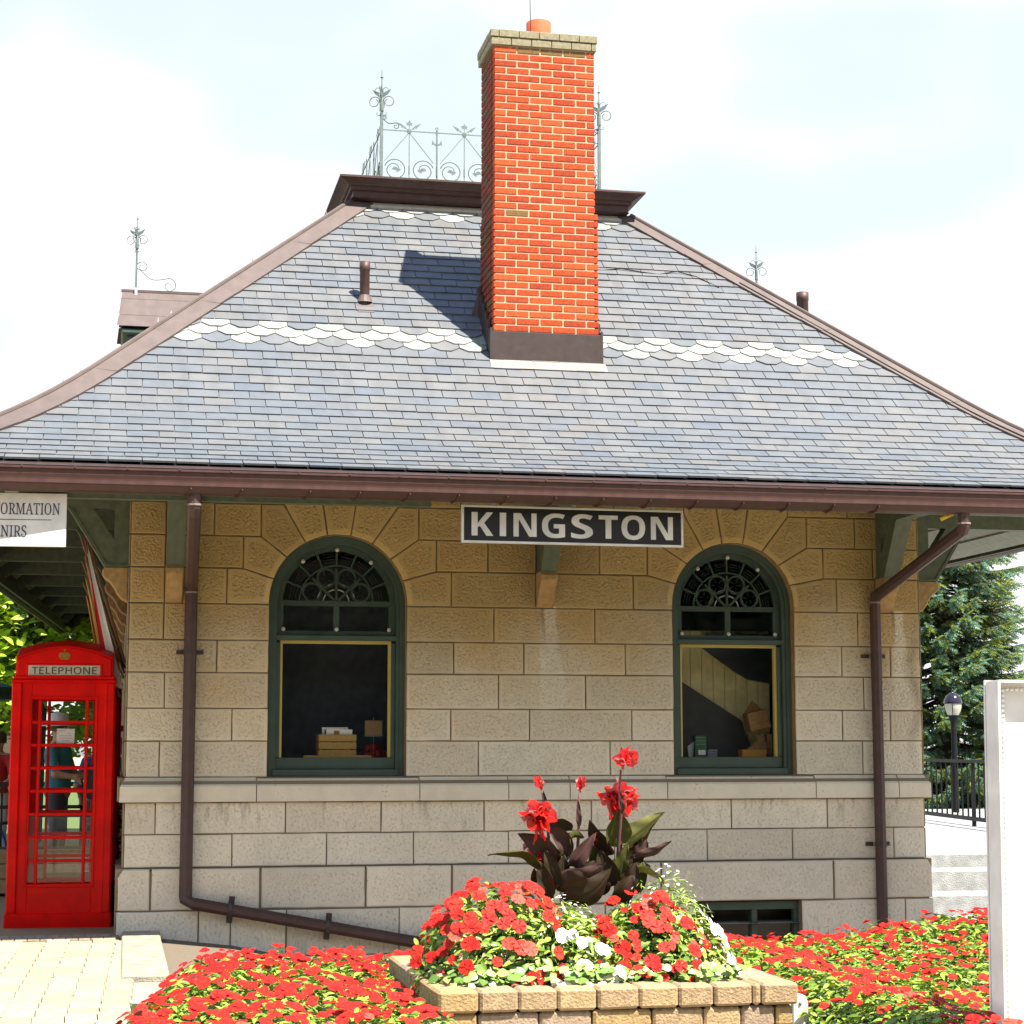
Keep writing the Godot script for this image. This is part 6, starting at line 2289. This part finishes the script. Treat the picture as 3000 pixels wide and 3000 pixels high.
	canna_bud(t, G.call(1022, 550, 0.0), G.call(1035, 380, 0.0))


# ---------------------------------------------------------------- surroundings

func conifer(at: Vector3, h: float, r: float) -> void:
	var t := thing("spruce_tree", "tall blue-green spruce with drooping needled branches behind the railing", "tree", at)
	var b := MB.new()
	b.tube([Vector3(0, -0.3, 0), Vector3(0, h * 0.6, 0), Vector3(0, h, 0)], 0.20, 0.02, 8)
	part("trunk", b, M.bark, t)
	# one spray: a twig with needles all round
	var spray := MB.new()
	for i in 26:
		var s := i / 26.0
		var a := i * 2.4
		var c := Vector3(s, -0.12 * s * s, 0)
		var d := Vector3(0.45, sin(a) * 0.7 + 0.15, cos(a)).normalized() * 0.26 * (1.0 - 0.45 * s)
		var w := d.cross(Vector3(0.3, 1, 0.2)).normalized() * 0.05
		spray.t(c - w, c + w, c + d)
		spray.t(c + Vector3(0.02, 0, 0) - d.cross(w).normalized() * 0.045, c + Vector3(0.02, 0, 0) + d.cross(w).normalized() * 0.045, c + d * 0.9)
	var sm := spray.done()
	var wood := MB.new()
	var xf := []
	var cc := []
	var y := 0.5
	while y < h - 0.2:
		var R := r * pow(1.0 - y / h, 0.85) * rng.randf_range(0.85, 1.12)
		var nb := 11 + int(6.0 * (1.0 - y / h))
		for k in nb:
			var a := TAU * k / nb + rng.randf_range(-0.3, 0.3)
			var L := R * rng.randf_range(0.72, 1.15)
			var dirv := Vector3(cos(a), 0, sin(a))
			var sag := rng.randf_range(0.10, 0.28)
			var yy := y + rng.randf_range(-0.12, 0.12)
			var pts := []
			for i in 5:
				var s := i / 4.0
				pts.append(Vector3(0, yy, 0) + dirv * L * s + Vector3(0, L * (-sag * s * 1.6 + sag * 1.5 * s * s), 0))
			wood.tube(pts, 0.03, 0.008, 4, false)
			var n := int(14 + L * 30)
			for i in n:
				var s := rng.randf_range(0.22, 1.0)
				var p: Vector3 = pts[0].lerp(pts[4], s) + Vector3(0, L * (-sag * s * 1.6 + sag * 1.5 * s * s + sag * 0.1 * s), 0)
				var side := rng.randf_range(-1.1, 1.1)
				var d2 := dirv.rotated(Vector3.UP, side * (1.1 - 0.4 * s))
				d2.y = rng.randf_range(-0.65, 0.05) + 0.4 * smoothstep(0.85, 1.0, s)
				var len := rng.randf_range(0.24, 0.42) * (1.1 - 0.35 * s)
				xf.append(Transform3D(face(Vector3.UP.cross(d2).cross(d2) * -1.0, 0.0) * Basis(), Vector3.ZERO))
				var x := d2.normalized()
				var z := x.cross(Vector3.UP).normalized()
				xf[-1] = Transform3D(Basis(x, z.cross(x), z).scaled_local(Vector3(len, 0.8 * len, 0.8 * len)), p)
				var tip := s > 0.75
				cc.append((Color(0.20, 0.33, 0.24) if rng.randf() < 0.62 else Color(0.27, 0.33, 0.07)) * rng.randf_range(0.6, 1.25) * (1.25 if tip else 0.85))
		y += 0.23
	part("branches", wood, M.bark, t).set_meta("kind", "stuff")
	copies("crown", sm, leafy(Color.WHITE, 0.55, 0.6), t, xf, cc)


func leafy_tree(called: String, label: String, group: String, at: Vector3, h: float, r: float, n: int, leaf: float, hues: Array, base := 0.35) -> void:
	var t := thing(called, label, "tree", at, 0.0, group)
	var b := MB.new()
	b.tube([Vector3(0, -0.2, 0), Vector3(0.1, h * 0.4, 0), Vector3(0.0, h * 0.8, 0.1)], 0.05 + h * 0.022, 0.04, 8)
	var cl := []
	for i in 22:
		var d := Vector3(rng.randfn(), rng.randfn() * 0.8, rng.randfn()).normalized() * pow(rng.randf(), 0.35)
		var c := Vector3(d.x * r * 0.8, h * (base + 1.0) / 2 + d.y * h * (1.0 - base) * 0.42, d.z * r * 0.8)
		cl.append([c, r * rng.randf_range(0.28, 0.46)])
		if i < 9: b.tube([Vector3(0.05, h * (base + 0.1), 0), c * Vector3(0.5, 0.9, 0.5), c], 0.03 + h * 0.006, 0.012, 5, false)
	part("trunk", b, M.bark, t)
	var xf := []
	var cc := []
	for i in n:
		var q: Array = cl[rng.randi() % cl.size()]
		var d := Vector3(rng.randfn(), rng.randfn(), rng.randfn()).normalized() * pow(rng.randf(), 0.4)
		var p: Vector3 = q[0] + d * q[1] * Vector3(1, 0.75, 1)
		xf.append(Transform3D(face(Vector3(rng.randfn() * 0.6, 1, rng.randfn() * 0.6), rng.randf() * TAU).scaled(Vector3.ONE * leaf * rng.randf_range(0.7, 1.4)), p))
		cc.append((hues[rng.randi() % hues.size()] as Color) * rng.randf_range(0.7, 1.3))
	copies("crown", T.leaf_pair, M.leaf, t, xf, cc)


func right_side() -> void:
	# landing with steps down towards the street, beyond the right corner; the ground falls away on this side
	var b := MB.new()
	b.box(Vector3(16.5, -0.2, -11.5), Vector3(15.4, 1.06, 15.1), Basis(), 0.012)
	setting("landing", b, M.pale_concrete)
	for i in 4:
		b = MB.new()
		b.box(Vector3(13.3, 0.18 - i * 0.22 - 0.25, -3.95 + 0.27 + i * 0.54), Vector3(11.7, 0.50, 0.55 + 0.002 * i), Basis(), 0.014)
		setting("step", b, M.pale_concrete)
	# railing along the far side of the landing
	var t := thing("railing", "black metal railing with thin upright bars at the back of the landing", "railing", Vector3.ZERO)
	var a := Vector3(13.55, 0.33, -15.2)
	var e := Vector3(12.35, 0.33, -7.1)
	var d := (e - a) / 28.0
	b = MB.new()
	b.bar(a + Vector3(0, 0.99, 0), e + Vector3(0, 0.99, 0), 0.06, 0.05)
	part("top_rail", b, M.darkiron, t)
	b = MB.new()
	b.bar(a + Vector3(0, 0.11, 0), e + Vector3(0, 0.11, 0), 0.05, 0.06)
	part("bottom_rail", b, M.darkiron, t)
	for i in 29:
		b = MB.new()
		var p := a + d * i
		b.bar(p + Vector3(0, 0.11 if i % 14 else -0.02, 0), p + Vector3(0, 0.98, 0), 0.022 if i % 14 else 0.05, 0.022 if i % 14 else 0.05)
		part("bar" if i % 14 else "post", b, M.darkiron, t)
	# lamp post
	t = thing("lamp_post", "black lamp post with an acorn lantern in front of the spruce", "street lamp", Vector3(15.38, -0.1, -17.1))
	b = MB.new(true)
	b.lathe([[0.12, 0.0], [0.12, 0.15], [0.085, 0.3], [0.062, 0.45], [0.052, 1.95], [0.055, 1.98], [0.048, 2.02], [0.055, 2.10], [0.095, 2.22], [0.11, 2.235]], 14, Vector3.ZERO)
	part("post", b, M.darkiron, t)
	b = MB.new(true)
	b.lathe([[0.10, 2.23], [0.142, 2.32], [0.158, 2.40], [0.16, 2.46]], 18, Vector3.ZERO)
	var lg := mat(Color(0.50, 0.49, 0.41), 0.3)
	lg.backlight_enabled = true
	lg.backlight = Color(0.6, 0.6, 0.6)
	part("globe", b, lg, t)
	b = MB.new(true)
	b.lathe([[0.172, 2.45], [0.175, 2.47], [0.162, 2.54], [0.12, 2.61], [0.06, 2.65], [0.02, 2.66], [0.024, 2.69], [0.014, 2.72], [0, 2.735]], 18, Vector3.ZERO)
	part("cap", b, mat(Color(0.016, 0.014, 0.03), 0.18), t)
	b = MB.new()
	for k in 4:
		var u := Vector3(cos(PI / 2 * k + 0.5), 0, sin(PI / 2 * k + 0.5))
		b.tube([u * 0.105 + Vector3(0, 2.23, 0), u * 0.148 + Vector3(0, 2.32, 0), u * 0.166 + Vector3(0, 2.455, 0)], 0.007, 0.007, 5)
	part("cage", b, M.darkiron, t)
	conifer(Vector3(18.1, -0.2, -23.5), 9.6, 3.2)


func person_mesh(shirt: Color, trousers: Color, skin: Color, pose: float) -> ArrayMesh:
	# standing figure, 1.74 m: one field of tapered capsules meshed with surface nets
	var J := {"hip": Vector3(0, 0.95, 0), "waist": Vector3(0, 1.12, 0.01), "chest": Vector3(0, 1.34, 0), "neck": Vector3(0, 1.47, -0.01), "head": Vector3(0, 1.62, 0.015)}
	var bones := [[J.hip, J.waist, 0.15, 0.135], [J.waist, J.chest, 0.135, 0.155], [Vector3(-0.13, 1.40, 0), Vector3(0.13, 1.40, 0), 0.075, 0.075], [J.chest, J.neck, 0.10, 0.058], [J.neck, Vector3(0, 1.54, 0.0), 0.055, 0.055], [Vector3(0, 1.57, 0.02), Vector3(0, 1.66, 0.0), 0.078, 0.092], [Vector3(0, 1.60, 0.085), Vector3(0, 1.58, 0.10), 0.016, 0.020]]
	for s in [-1.0, 1.0]:
		var sh := Vector3(0.185 * s, 1.40, 0)
		var el := Vector3(0.27 * s, 1.13, 0.03 + 0.05 * pose)
		var wr := Vector3(0.20 * s, 0.97 + 0.12 * pose, 0.16 + 0.14 * pose)
		var hd := wr + Vector3(-0.02 * s, -0.05, 0.05)
		bones.append_array([[sh, el, 0.056, 0.043], [el, wr, 0.042, 0.029], [wr, hd, 0.032, 0.034]])
		for f in 4: bones.append([hd + Vector3((f - 1.5) * 0.018, -0.01, 0.01), hd + Vector3((f - 1.5) * 0.02, -0.065 + 0.006 * absf(f - 1.5), 0.035), 0.010, 0.008])
		bones.append([hd + Vector3(-0.03 * s, 0.01, 0.0), hd + Vector3(-0.045 * s, -0.03, 0.035), 0.011, 0.009])
		var hj := Vector3(0.095 * s, 0.92, 0)
		var kn := Vector3(0.11 * s, 0.49, 0.02)
		var an := Vector3(0.115 * s, 0.085, -0.02)
		bones.append_array([[hj, kn, 0.088, 0.058], [kn, an, 0.056, 0.040], [an + Vector3(0, -0.035, 0), an + Vector3(0.02 * s, -0.045, 0.15), 0.042, 0.036]])
		bones.append([Vector3(0.088 * s, 1.625, 0.0), Vector3(0.094 * s, 1.60, -0.005), 0.016, 0.012])
	var cs := 0.016
	var lo := Vector3(-0.36, -0.02, -0.20)
	var N := Vector3i(46, 112, 36)
	var f := PackedFloat32Array()
	f.resize(N.x * N.y * N.z)
	f.fill(1.0)
	for bn in bones:
		var a: Vector3 = bn[0]
		var e: Vector3 = bn[1]
		var rm: float = maxf(bn[2], bn[3]) + 0.06
		var i0 := Vector3i(((a.min(e) - Vector3.ONE * rm - lo) / cs).floor()).clamp(Vector3i.ZERO, N - Vector3i.ONE)
		var i1 := Vector3i(((a.max(e) + Vector3.ONE * rm - lo) / cs).ceil()).clamp(Vector3i.ZERO, N - Vector3i.ONE)
		var ab := e - a
		var l2 := ab.length_squared()
		for z in range(i0.z, i1.z + 1):
			for y in range(i0.y, i1.y + 1):
				for x in range(i0.x, i1.x + 1):
					var p := lo + Vector3(x, y, z) * cs
					var t := clampf((p - a).dot(ab) / l2, 0, 1)
					var d: float = (p - a - ab * t).length() - lerpf(bn[2], bn[3], t)
					var at := (z * N.y + y) * N.x + x
					var o := f[at]
					var k := 0.03 if bn[2] > 0.03 else 0.012
					var h := maxf(k - absf(o - d), 0.0) / k
					f[at] = minf(o, d) - h * h * k * 0.25
	var vi := {}
	var vs := PackedVector3Array()
	for z in N.z - 1:
		for y in N.y - 1:
			for x in N.x - 1:
				var at := (z * N.y + y) * N.x + x
				var v0 := f[at]
				var cnt := 0
				var sum := Vector3.ZERO
				var c := [v0, f[at + 1], f[at + N.x], f[at + N.x + 1], f[at + N.x * N.y], f[at + N.x * N.y + 1], f[at + N.x * N.y + N.x], f[at + N.x * N.y + N.x + 1]]
				var neg := 0
				for q in c: if q < 0: neg += 1
				if neg == 0 or neg == 8: continue
				for q in 8:
					for ax in 3:
						var w: int = q | (1 << ax)
						if w == q: continue
						if (c[q] < 0) != (c[w] < 0):
							var tt: float = c[q] / (c[q] - c[w])
							var pa := Vector3(q & 1, (q >> 1) & 1, (q >> 2) & 1)
							var pb := Vector3(w & 1, (w >> 1) & 1, (w >> 2) & 1)
							sum += pa.lerp(pb, tt)
							cnt += 1
				vi[at] = vs.size()
				vs.append(lo + (Vector3(x, y, z) + sum / cnt) * cs)
	var b := MB.new(true)
	var sx := 1
	var sy := N.x
	var sz := N.x * N.y
	for at in vi:
		for ax in 3:
			var st: int = [sx, sy, sz][ax]
			if (f[at] < 0) == (f[at + st] < 0): continue
			var u: int = [sy, sz, sx][ax]
			var w: int = [sz, sx, sy][ax]
			if not (vi.has(at - u) and vi.has(at - w) and vi.has(at - u - w)): continue
			var A := vs[vi[at]]; var B := vs[vi[at - u]]; var C := vs[vi[at - u - w]]; var D := vs[vi[at - w]]
			var mid := (A + C) / 2
			b.col = skin
			if mid.y < 1.45 and mid.y > 0.93 and not (absf(mid.x) > 0.15 and (mid.z > 0.09 or mid.y < 1.15) and absf(mid.x) > 0.17): b.col = shirt
			if mid.y <= 0.95 and absf(mid.x) < 0.21 and mid.z < 0.12: b.col = trousers
			if mid.y < 0.11: b.col = Color(0.03, 0.03, 0.035)
			if f[at] < 0: b.q(A, B, C, D)
			else: b.q(A, D, C, B)
	return b.done()


func person(label: String, at: Vector3, turn: float, mesh: Mesh, hat: Color, hair: Color, brim: bool) -> void:
	var t := thing("person", label, "person", at, turn)
	var m := mat(Color.WHITE, 0.8)
	m.vertex_color_use_as_albedo = true
	part("body", mesh, m, t)
	var b := MB.new(true)
	b.lathe([[0.10, 1.60], [0.105, 1.66], [0.095, 1.72], [0.06, 1.755], [0, 1.765]], 14, Vector3(0, 0, -0.012))
	part("hair", b, mat(hair, 0.7), t)
	b = MB.new()
	for s in [-1.0, 1.0]: b.lathe([[0, -0.008], [0.010, 0], [0, 0.008]], 6, Vector3(0.033 * s, 1.625, 0.088))
	part("eyes", b, M.black, t)
	b = MB.new()
	b.box(Vector3(0, 1.56, 0.094), Vector3(0.045, 0.010, 0.008))
	part("mouth", b, mat(Color(0.35, 0.10, 0.08), 0.6), t)
	if brim:
		b = MB.new(true)
		b.lathe([[0.20, 1.655], [0.205, 1.66], [0.12, 1.69], [0.112, 1.70], [0.105, 1.77], [0.08, 1.80], [0, 1.81]], 20, Vector3(0, 0, -0.005))
		b.lathe([[0.20, 1.655], [0.118, 1.682]], 20, Vector3(0, 0, -0.005))
		part("sun_hat", b, mat(hat, 0.8), t)


func left_side() -> void:
	var q := MB.new()
	var lm := leaf_mesh(0.5, 0.2, 0.3)
	T.leaf_pair = lm
	var br := [Color(0.34, 0.50, 0.035), Color(0.26, 0.42, 0.03), Color(0.40, 0.55, 0.06), Color(0.20, 0.34, 0.025)]
	leafy_tree("leafy_tree", "bright green leafy tree at the far left beyond the eave", "trees behind the station", Vector3(-4.3, 0, -13.5), 6.2, 2.6, 9000, 0.19, br, 0.25)
	leafy_tree("leafy_tree", "bright green leafy tree seen through the telephone box panes", "trees behind the station", Vector3(-1.4, 0, -17.0), 6.0, 2.6, 9000, 0.19, br, 0.22)
	leafy_tree("leafy_tree", "small bright green tree glimpsed between the telephone box and the wall", "trees behind the station", Vector3(0.8, 0, -19.0), 5.2, 2.2, 6000, 0.19, br, 0.2)
	leafy_tree("tall_tree", "tall tree whose tip just shows above the roof hip at the left", "", Vector3(-2.35, 0, -24.5), 9.0, 2.0, 5000, 0.22, br, 0.4)
	# parasol
	var t := thing("parasol", "dark green market parasol at the left edge behind the telephone box", "parasol", Vector3(-2.55, 0, -8.2))
	var b := MB.new()
	for k in 8:
		var a := TAU * k / 8 + 0.2
		var e := TAU * (k + 1) / 8 + 0.2
		b.t(Vector3(0, 2.72, 0), Vector3(cos(e) * 1.32, 2.28, sin(e) * 1.32), Vector3(cos(a) * 1.32, 2.28, sin(a) * 1.32))
		b.q(Vector3(cos(a) * 1.32, 2.28, sin(a) * 1.32), Vector3(cos(e) * 1.32, 2.28, sin(e) * 1.32), Vector3(cos(e) * 1.33, 2.13, sin(e) * 1.33), Vector3(cos(a) * 1.33, 2.13, sin(a) * 1.33))
	part("canopy", b, mat(Color(0.006, 0.07, 0.05), 0.7), t)
	b = MB.new()
	b.tube([Vector3(0, 0, 0), Vector3(0, 2.72, 0)], 0.022, 0.022, 8)
	b.lathe([[0.25, 0], [0.25, 0.05], [0.05, 0.09]], 14, Vector3.ZERO)
	part("pole", b, M.black, t)
	# tent
	t = thing("market_tent", "pale grey market tent far behind at the left edge", "tent", Vector3(-4.4, 0, -30))
	b = MB.new()
	for k in 4:
		var c := [Vector3(-2, 2.1, 2), Vector3(2, 2.1, 2), Vector3(2, 2.1, -2), Vector3(-2, 2.1, -2)]
		b.t(Vector3(0, 3.2, 0), c[k], c[(k + 1) % 4])
		b.q(c[k] - Vector3(0, 0.25, 0), c[(k + 1) % 4] - Vector3(0, 0.25, 0), c[(k + 1) % 4], c[k])
	part("canopy", b, mat(Color(0.55, 0.58, 0.62), 0.8), t)
	for x in [-1.95, 1.95]:
		for z in [-1.95, 1.95]:
			b = MB.new()
			b.tube([Vector3(x, 0, z), Vector3(x, 2.1, z)], 0.03, 0.03, 6)
			part("leg", b, M.iron, t)
	# black fence behind the telephone box
	t = thing("black_fence", "black metal fence behind the telephone box at the left edge", "fence", Vector3(0, 0, -6.3))
	for y in [1.12, 0.86, 0.12]:
		b = MB.new()
		b.box(Vector3(-2.05, y, 0), Vector3(3.9, 0.05 if y > 1 else 0.04, 0.05))
		part("rail", b, M.black, t)
	for i in 14:
		b = MB.new()
		b.box(Vector3(-4.0 + i * 0.3, 0.56, 0), Vector3(0.05 if i % 4 == 0 else 0.025, 1.12, 0.05 if i % 4 == 0 else 0.025))
		part("upright", b, M.black, t)
	# timber trough in front of the fence
	t = thing("timber_trough", "low timber trough of horizontal planks behind the telephone box", "planter box", Vector3(-1.1, 0, -4.7))
	for i in 3:
		b = MB.new()
		b.box(Vector3(0, 0.09 + i * 0.155, 0.25), Vector3(2.2, 0.145, 0.03), Basis(), 0.004)
		part("plank", b, mat(Color(0.46, 0.33, 0.17), 0.8, T.cloud, 0.4), t)
	b = MB.new()
	b.box(Vector3(0, 0.25, 0), Vector3(2.16, 0.46, 0.44))
	part("inside", b, M.soil, t)
	for s in [-1.0, 1.0]:
		b = MB.new()
		b.box(Vector3(s * 1.08, 0.30, 0.275), Vector3(0.07, 0.60, 0.02), Basis(), 0.004)
		part("batten", b, mat(Color(0.40, 0.28, 0.14), 0.8, T.cloud, 0.4), t)
	# people, seen through the panes
	person("person in a pale wide-brimmed sun hat and teal shirt behind the telephone box", Vector3(-0.66, 0.12, -5.4), deg_to_rad(70), person_mesh(Color(0.02, 0.16, 0.20), Color(0.06, 0.06, 0.08), Color(0.45, 0.24, 0.16), 1.0), Color(0.55, 0.56, 0.55), Color(0.08, 0.05, 0.03), true)
	var bl := person_mesh(Color(0.015, 0.09, 0.34), Color(0.05, 0.05, 0.06), Color(0.45, 0.26, 0.18), 0.3)
	person("person in a bright blue shirt with a white print behind the telephone box", Vector3(-0.18, -0.02, -5.9), deg_to_rad(190), bl, Color.WHITE, Color(0.03, 0.02, 0.03), false)
	b = MB.new()
	b.prism(V2([-0.09, -0.04, 0.0, -0.05, 0.09, -0.03, 0.08, 0.05, -0.08, 0.04]), Vector3(-0.25, 1.22, -5.69), Vector3(0.98, 0, 0.17), Vector3.UP, Vector3(0, 0, 0.01))
	get_child(-1).add_child(Node3D.new())
	part("shirt_print", b, M.white, get_child(-1)).position = -(get_child(-1) as Node3D).position
	get_child(-1).get_child(-2).free()
	var last := get_child(-1).get_child(-1) as MeshInstance3D
	last.transform = Transform3D(Basis(Vector3.UP, deg_to_rad(-190)), Basis(Vector3.UP, deg_to_rad(-190)) * last.position)
	person("person in a red shirt standing far left beyond the black fence", Vector3(-1.55, 0, -9.6), deg_to_rad(-30), person_mesh(Color(0.45, 0.02, 0.03), Color(0.5, 0.5, 0.5), Color(0.45, 0.26, 0.18), 0.6), Color.WHITE, Color(0.05, 0.03, 0.02), false)
	# bicycle leaning on the fence
	t = thing("bicycle", "bicycle leaning behind the black fence at the left edge", "bicycle", Vector3(-1.75, 0, -6.7), deg_to_rad(8))
	var tyre := mat(Color(0.02, 0.02, 0.02), 0.7)
	for s in [-1.0, 1.0]:
		var wh := group_node("wheel", t)
		b = MB.new(true)
		b.tube(spiral(Vector3(0.52 * s, 0.345, 0), Vector3.RIGHT, Vector3.UP, 0.325, 0.325, 0, TAU, 28), 0.020, 0.020, 6, false)
		part("tyre", b, tyre, wh)
		b = MB.new()
		for k in 14:
			var a := TAU * k / 14
			b.tube([Vector3(0.52 * s, 0.345, 0), Vector3(0.52 * s + 0.31 * cos(a), 0.345 + 0.31 * sin(a), 0)], 0.002, 0.002, 3, false)
		part("spokes", b, M.iron, wh)
	b = MB.new()
	var fr := [Vector3(-0.52, 0.345, 0), Vector3(-0.05, 0.30, 0), Vector3(-0.20, 0.82, 0), Vector3(0.36, 0.78, 0), Vector3(0.52, 0.345, 0)]
	for e in [[0, 1], [1, 2], [2, 0], [2, 3], [1, 3], [3, 4]]: b.tube([fr[e[0]], fr[e[1]]], 0.016, 0.016, 6)
	part("frame", b, mat(Color(0.02, 0.10, 0.32), 0.35), t)
	b = MB.new()
	b.tube([Vector3(0.36, 0.78, 0), Vector3(0.33, 0.96, 0)], 0.014, 0.014, 6)
	b.tube([Vector3(0.36, 1.0, -0.28), Vector3(0.33, 0.96, 0), Vector3(0.36, 1.0, 0.28)], 0.012, 0.012, 6)
	part("handlebar", b, M.black, t)
	b = MB.new()
	b.tube([Vector3(-0.20, 0.82, 0), Vector3(-0.23, 0.93, 0)], 0.013, 0.013, 6)
	b.box(Vector3(-0.24, 0.95, 0), Vector3(0.25, 0.05, 0.12), Basis(), 0.02)
	part("saddle", b, M.black, t)
	# furled flags slanting out from the side wall
	var fl := [[0.0, -0.9, Color(0.55, 0.02, 0.05), Color(0.70, 0.70, 0.72)], [0.0, -1.5, Color(0.60, 0.08, 0.07), Color(0.72, 0.70, 0.60)], [0.0, -2.2, Color(0.60, 0.42, 0.07), Color(0.62, 0.60, 0.50)], [0.0, -3.0, Color(0.52, 0.16, 0.06), Color(0.55, 0.25, 0.08)]]
	var who := ["red and white furled flag nearest the corner on the side wall", "red and cream furled flag, second from the corner on the side wall", "yellow furled flag, third from the corner on the side wall", "orange furled flag farthest along the side wall"]
	for i in 4:
		t = thing("wall_flag", who[i], "flag", Vector3(XL - 0.02, 2.28 - 0.02 * i, fl[i][1]), 0.0, "flags on the side wall")
		var up := Vector3(-0.42, 1.32 - 0.12 * i, 0.05)
		b = MB.new()
		b.tube([Vector3.ZERO, up], 0.014, 0.012, 6)
		part("pole", b, mat(Color(0.16, 0.07, 0.03), 0.5), t)
		b = MB.new(true)
		var prev := []
		for k in 11:
			var s := k / 10.0
			var ring := []
			for m in 7:
				var w := m / 6.0
				ring.append(up * (0.86 - 0.5 * s) + Vector3(0.0, -0.62 * s - 0.10 * w * s, 0) + Vector3(-0.02 + 0.16 * s * w + 0.012 * sin(w * 9.0 + i), 0, 0.10 * s * (w - 0.5) + 0.02 * cos(w * 12.0)))
			if k > 0:
				for m in 6:
					b.col = fl[i][2] if m < 3 else fl[i][3]
					b.q(prev[m], prev[m + 1], ring[m + 1], ring[m])
			prev = ring
		part("cloth", b, leafy(Color.WHITE, 0.3, 0.8), t)
	# climbing plant and dark posts between the box and the wall
	t = thing("wall_shrub", "dark narrow-leaved shrub in the gap between the telephone box and the wall", "shrub")
	var s := []
	for i in 900: s.append([Vector3(0.02 + rng.randf_range(-0.22, 0.06), rng.randf_range(0.05, 1.05), -1.7 + rng.randf_range(-0.5, 0.3)), Vector3(-0.3, 0.3, 1)])
	foliage(t, s, 0.12, T.thin_leaf, M.leaf, 0.9, [Color(0.05, 0.08, 0.02), Color(0.10, 0.15, 0.04), Color(0.03, 0.05, 0.015)])
	b = MB.new()
	for x in [-0.02, 0.0]: b.tube([Vector3(x, 0, -1.55), Vector3(x * 2, 1.0, -1.55)], 0.012, 0.008, 5)
	part("stem", b, M.bark, t)
	t = thing("blue_notice", "small blue notice on a dark post between the telephone box and the wall", "notice board", Vector3(-0.09, 0, -2.6))
	b = MB.new()
	b.box(Vector3(0.02, 0.95, 0), Vector3(0.05, 1.9, 0.05))
	b.box(Vector3(0.0, 1.72, 0.0), Vector3(0.34, 0.06, 0.06))
	part("post", b, M.black, t)
	b = MB.new()
	b.box(Vector3(-0.02, 1.55, 0.03), Vector3(0.26, 0.17, 0.015), Basis(), 0.004)
	part("panel", b, mat(Color(0.01, 0.05, 0.32), 0.5), t)


func opposite_trees() -> void:
	# a clipped hedge on the far side of the street, also only seen as a reflection
	var t := thing("park_hedge", "tall clipped cedar hedge across the street, mirrored dark in the lower window panes", "hedge", Vector3(0, 0, 33))
	var b := MB.new()
	b.box(Vector3(0, 2.5, 0), Vector3(96, 5.0, 1.6), Basis(), 0.3)
	part("inside", b, mat(Color(0.012, 0.018, 0.006), 1.0), t)
	var xf := []
	var cc := []
	for i in 9000:
		var x := rng.randf_range(-48, 48)
		var y := rng.randf_range(0.0, 5.2)
		xf.append(Transform3D(face(Vector3(rng.randfn() * 0.5, 0.4, -1), rng.randf() * TAU).scaled(Vector3.ONE * 0.5 * rng.randf_range(0.6, 1.2)), Vector3(x, y, -0.8 - 0.12 * rng.randf())))
		cc.append(Color(0.03, 0.06, 0.015) * rng.randf_range(0.6, 1.4))
	copies("foliage", T.leaf_pair, M.leaf, t, xf, cc)
	# park trees across the way, behind the camera: they are what the window glass mirrors
	for i in 9:
		leafy_tree("park_tree", "broad dark park tree across the street, %s in the row mirrored by the window glass" % ["first", "second", "third", "fourth", "fifth", "sixth", "seventh", "eighth", "ninth"][i], "park trees opposite the station", Vector3(-34 + i * 9.0 + rng.randf_range(-2, 2), 0, 46 + rng.randf_range(-4, 6)), rng.randf_range(13, 16), 6.6, 7500, 1.2, [Color(0.05, 0.10, 0.015), Color(0.07, 0.13, 0.02)], 0.08)


func small_things() -> void:
	# yellow stopper by the right gutter outlet
	var b := MB.new(true)
	b.tube([Vector3(6.62, 3.405, 1.90), Vector3(6.72, 3.455, 1.92)], 0.017, 0.017, 10)
	tag(part("yellow_plug", b, mat(Color(0.75, 0.50, 0.01), 0.4), self), "small yellow plug sticking out beside the right gutter outlet", "plug")
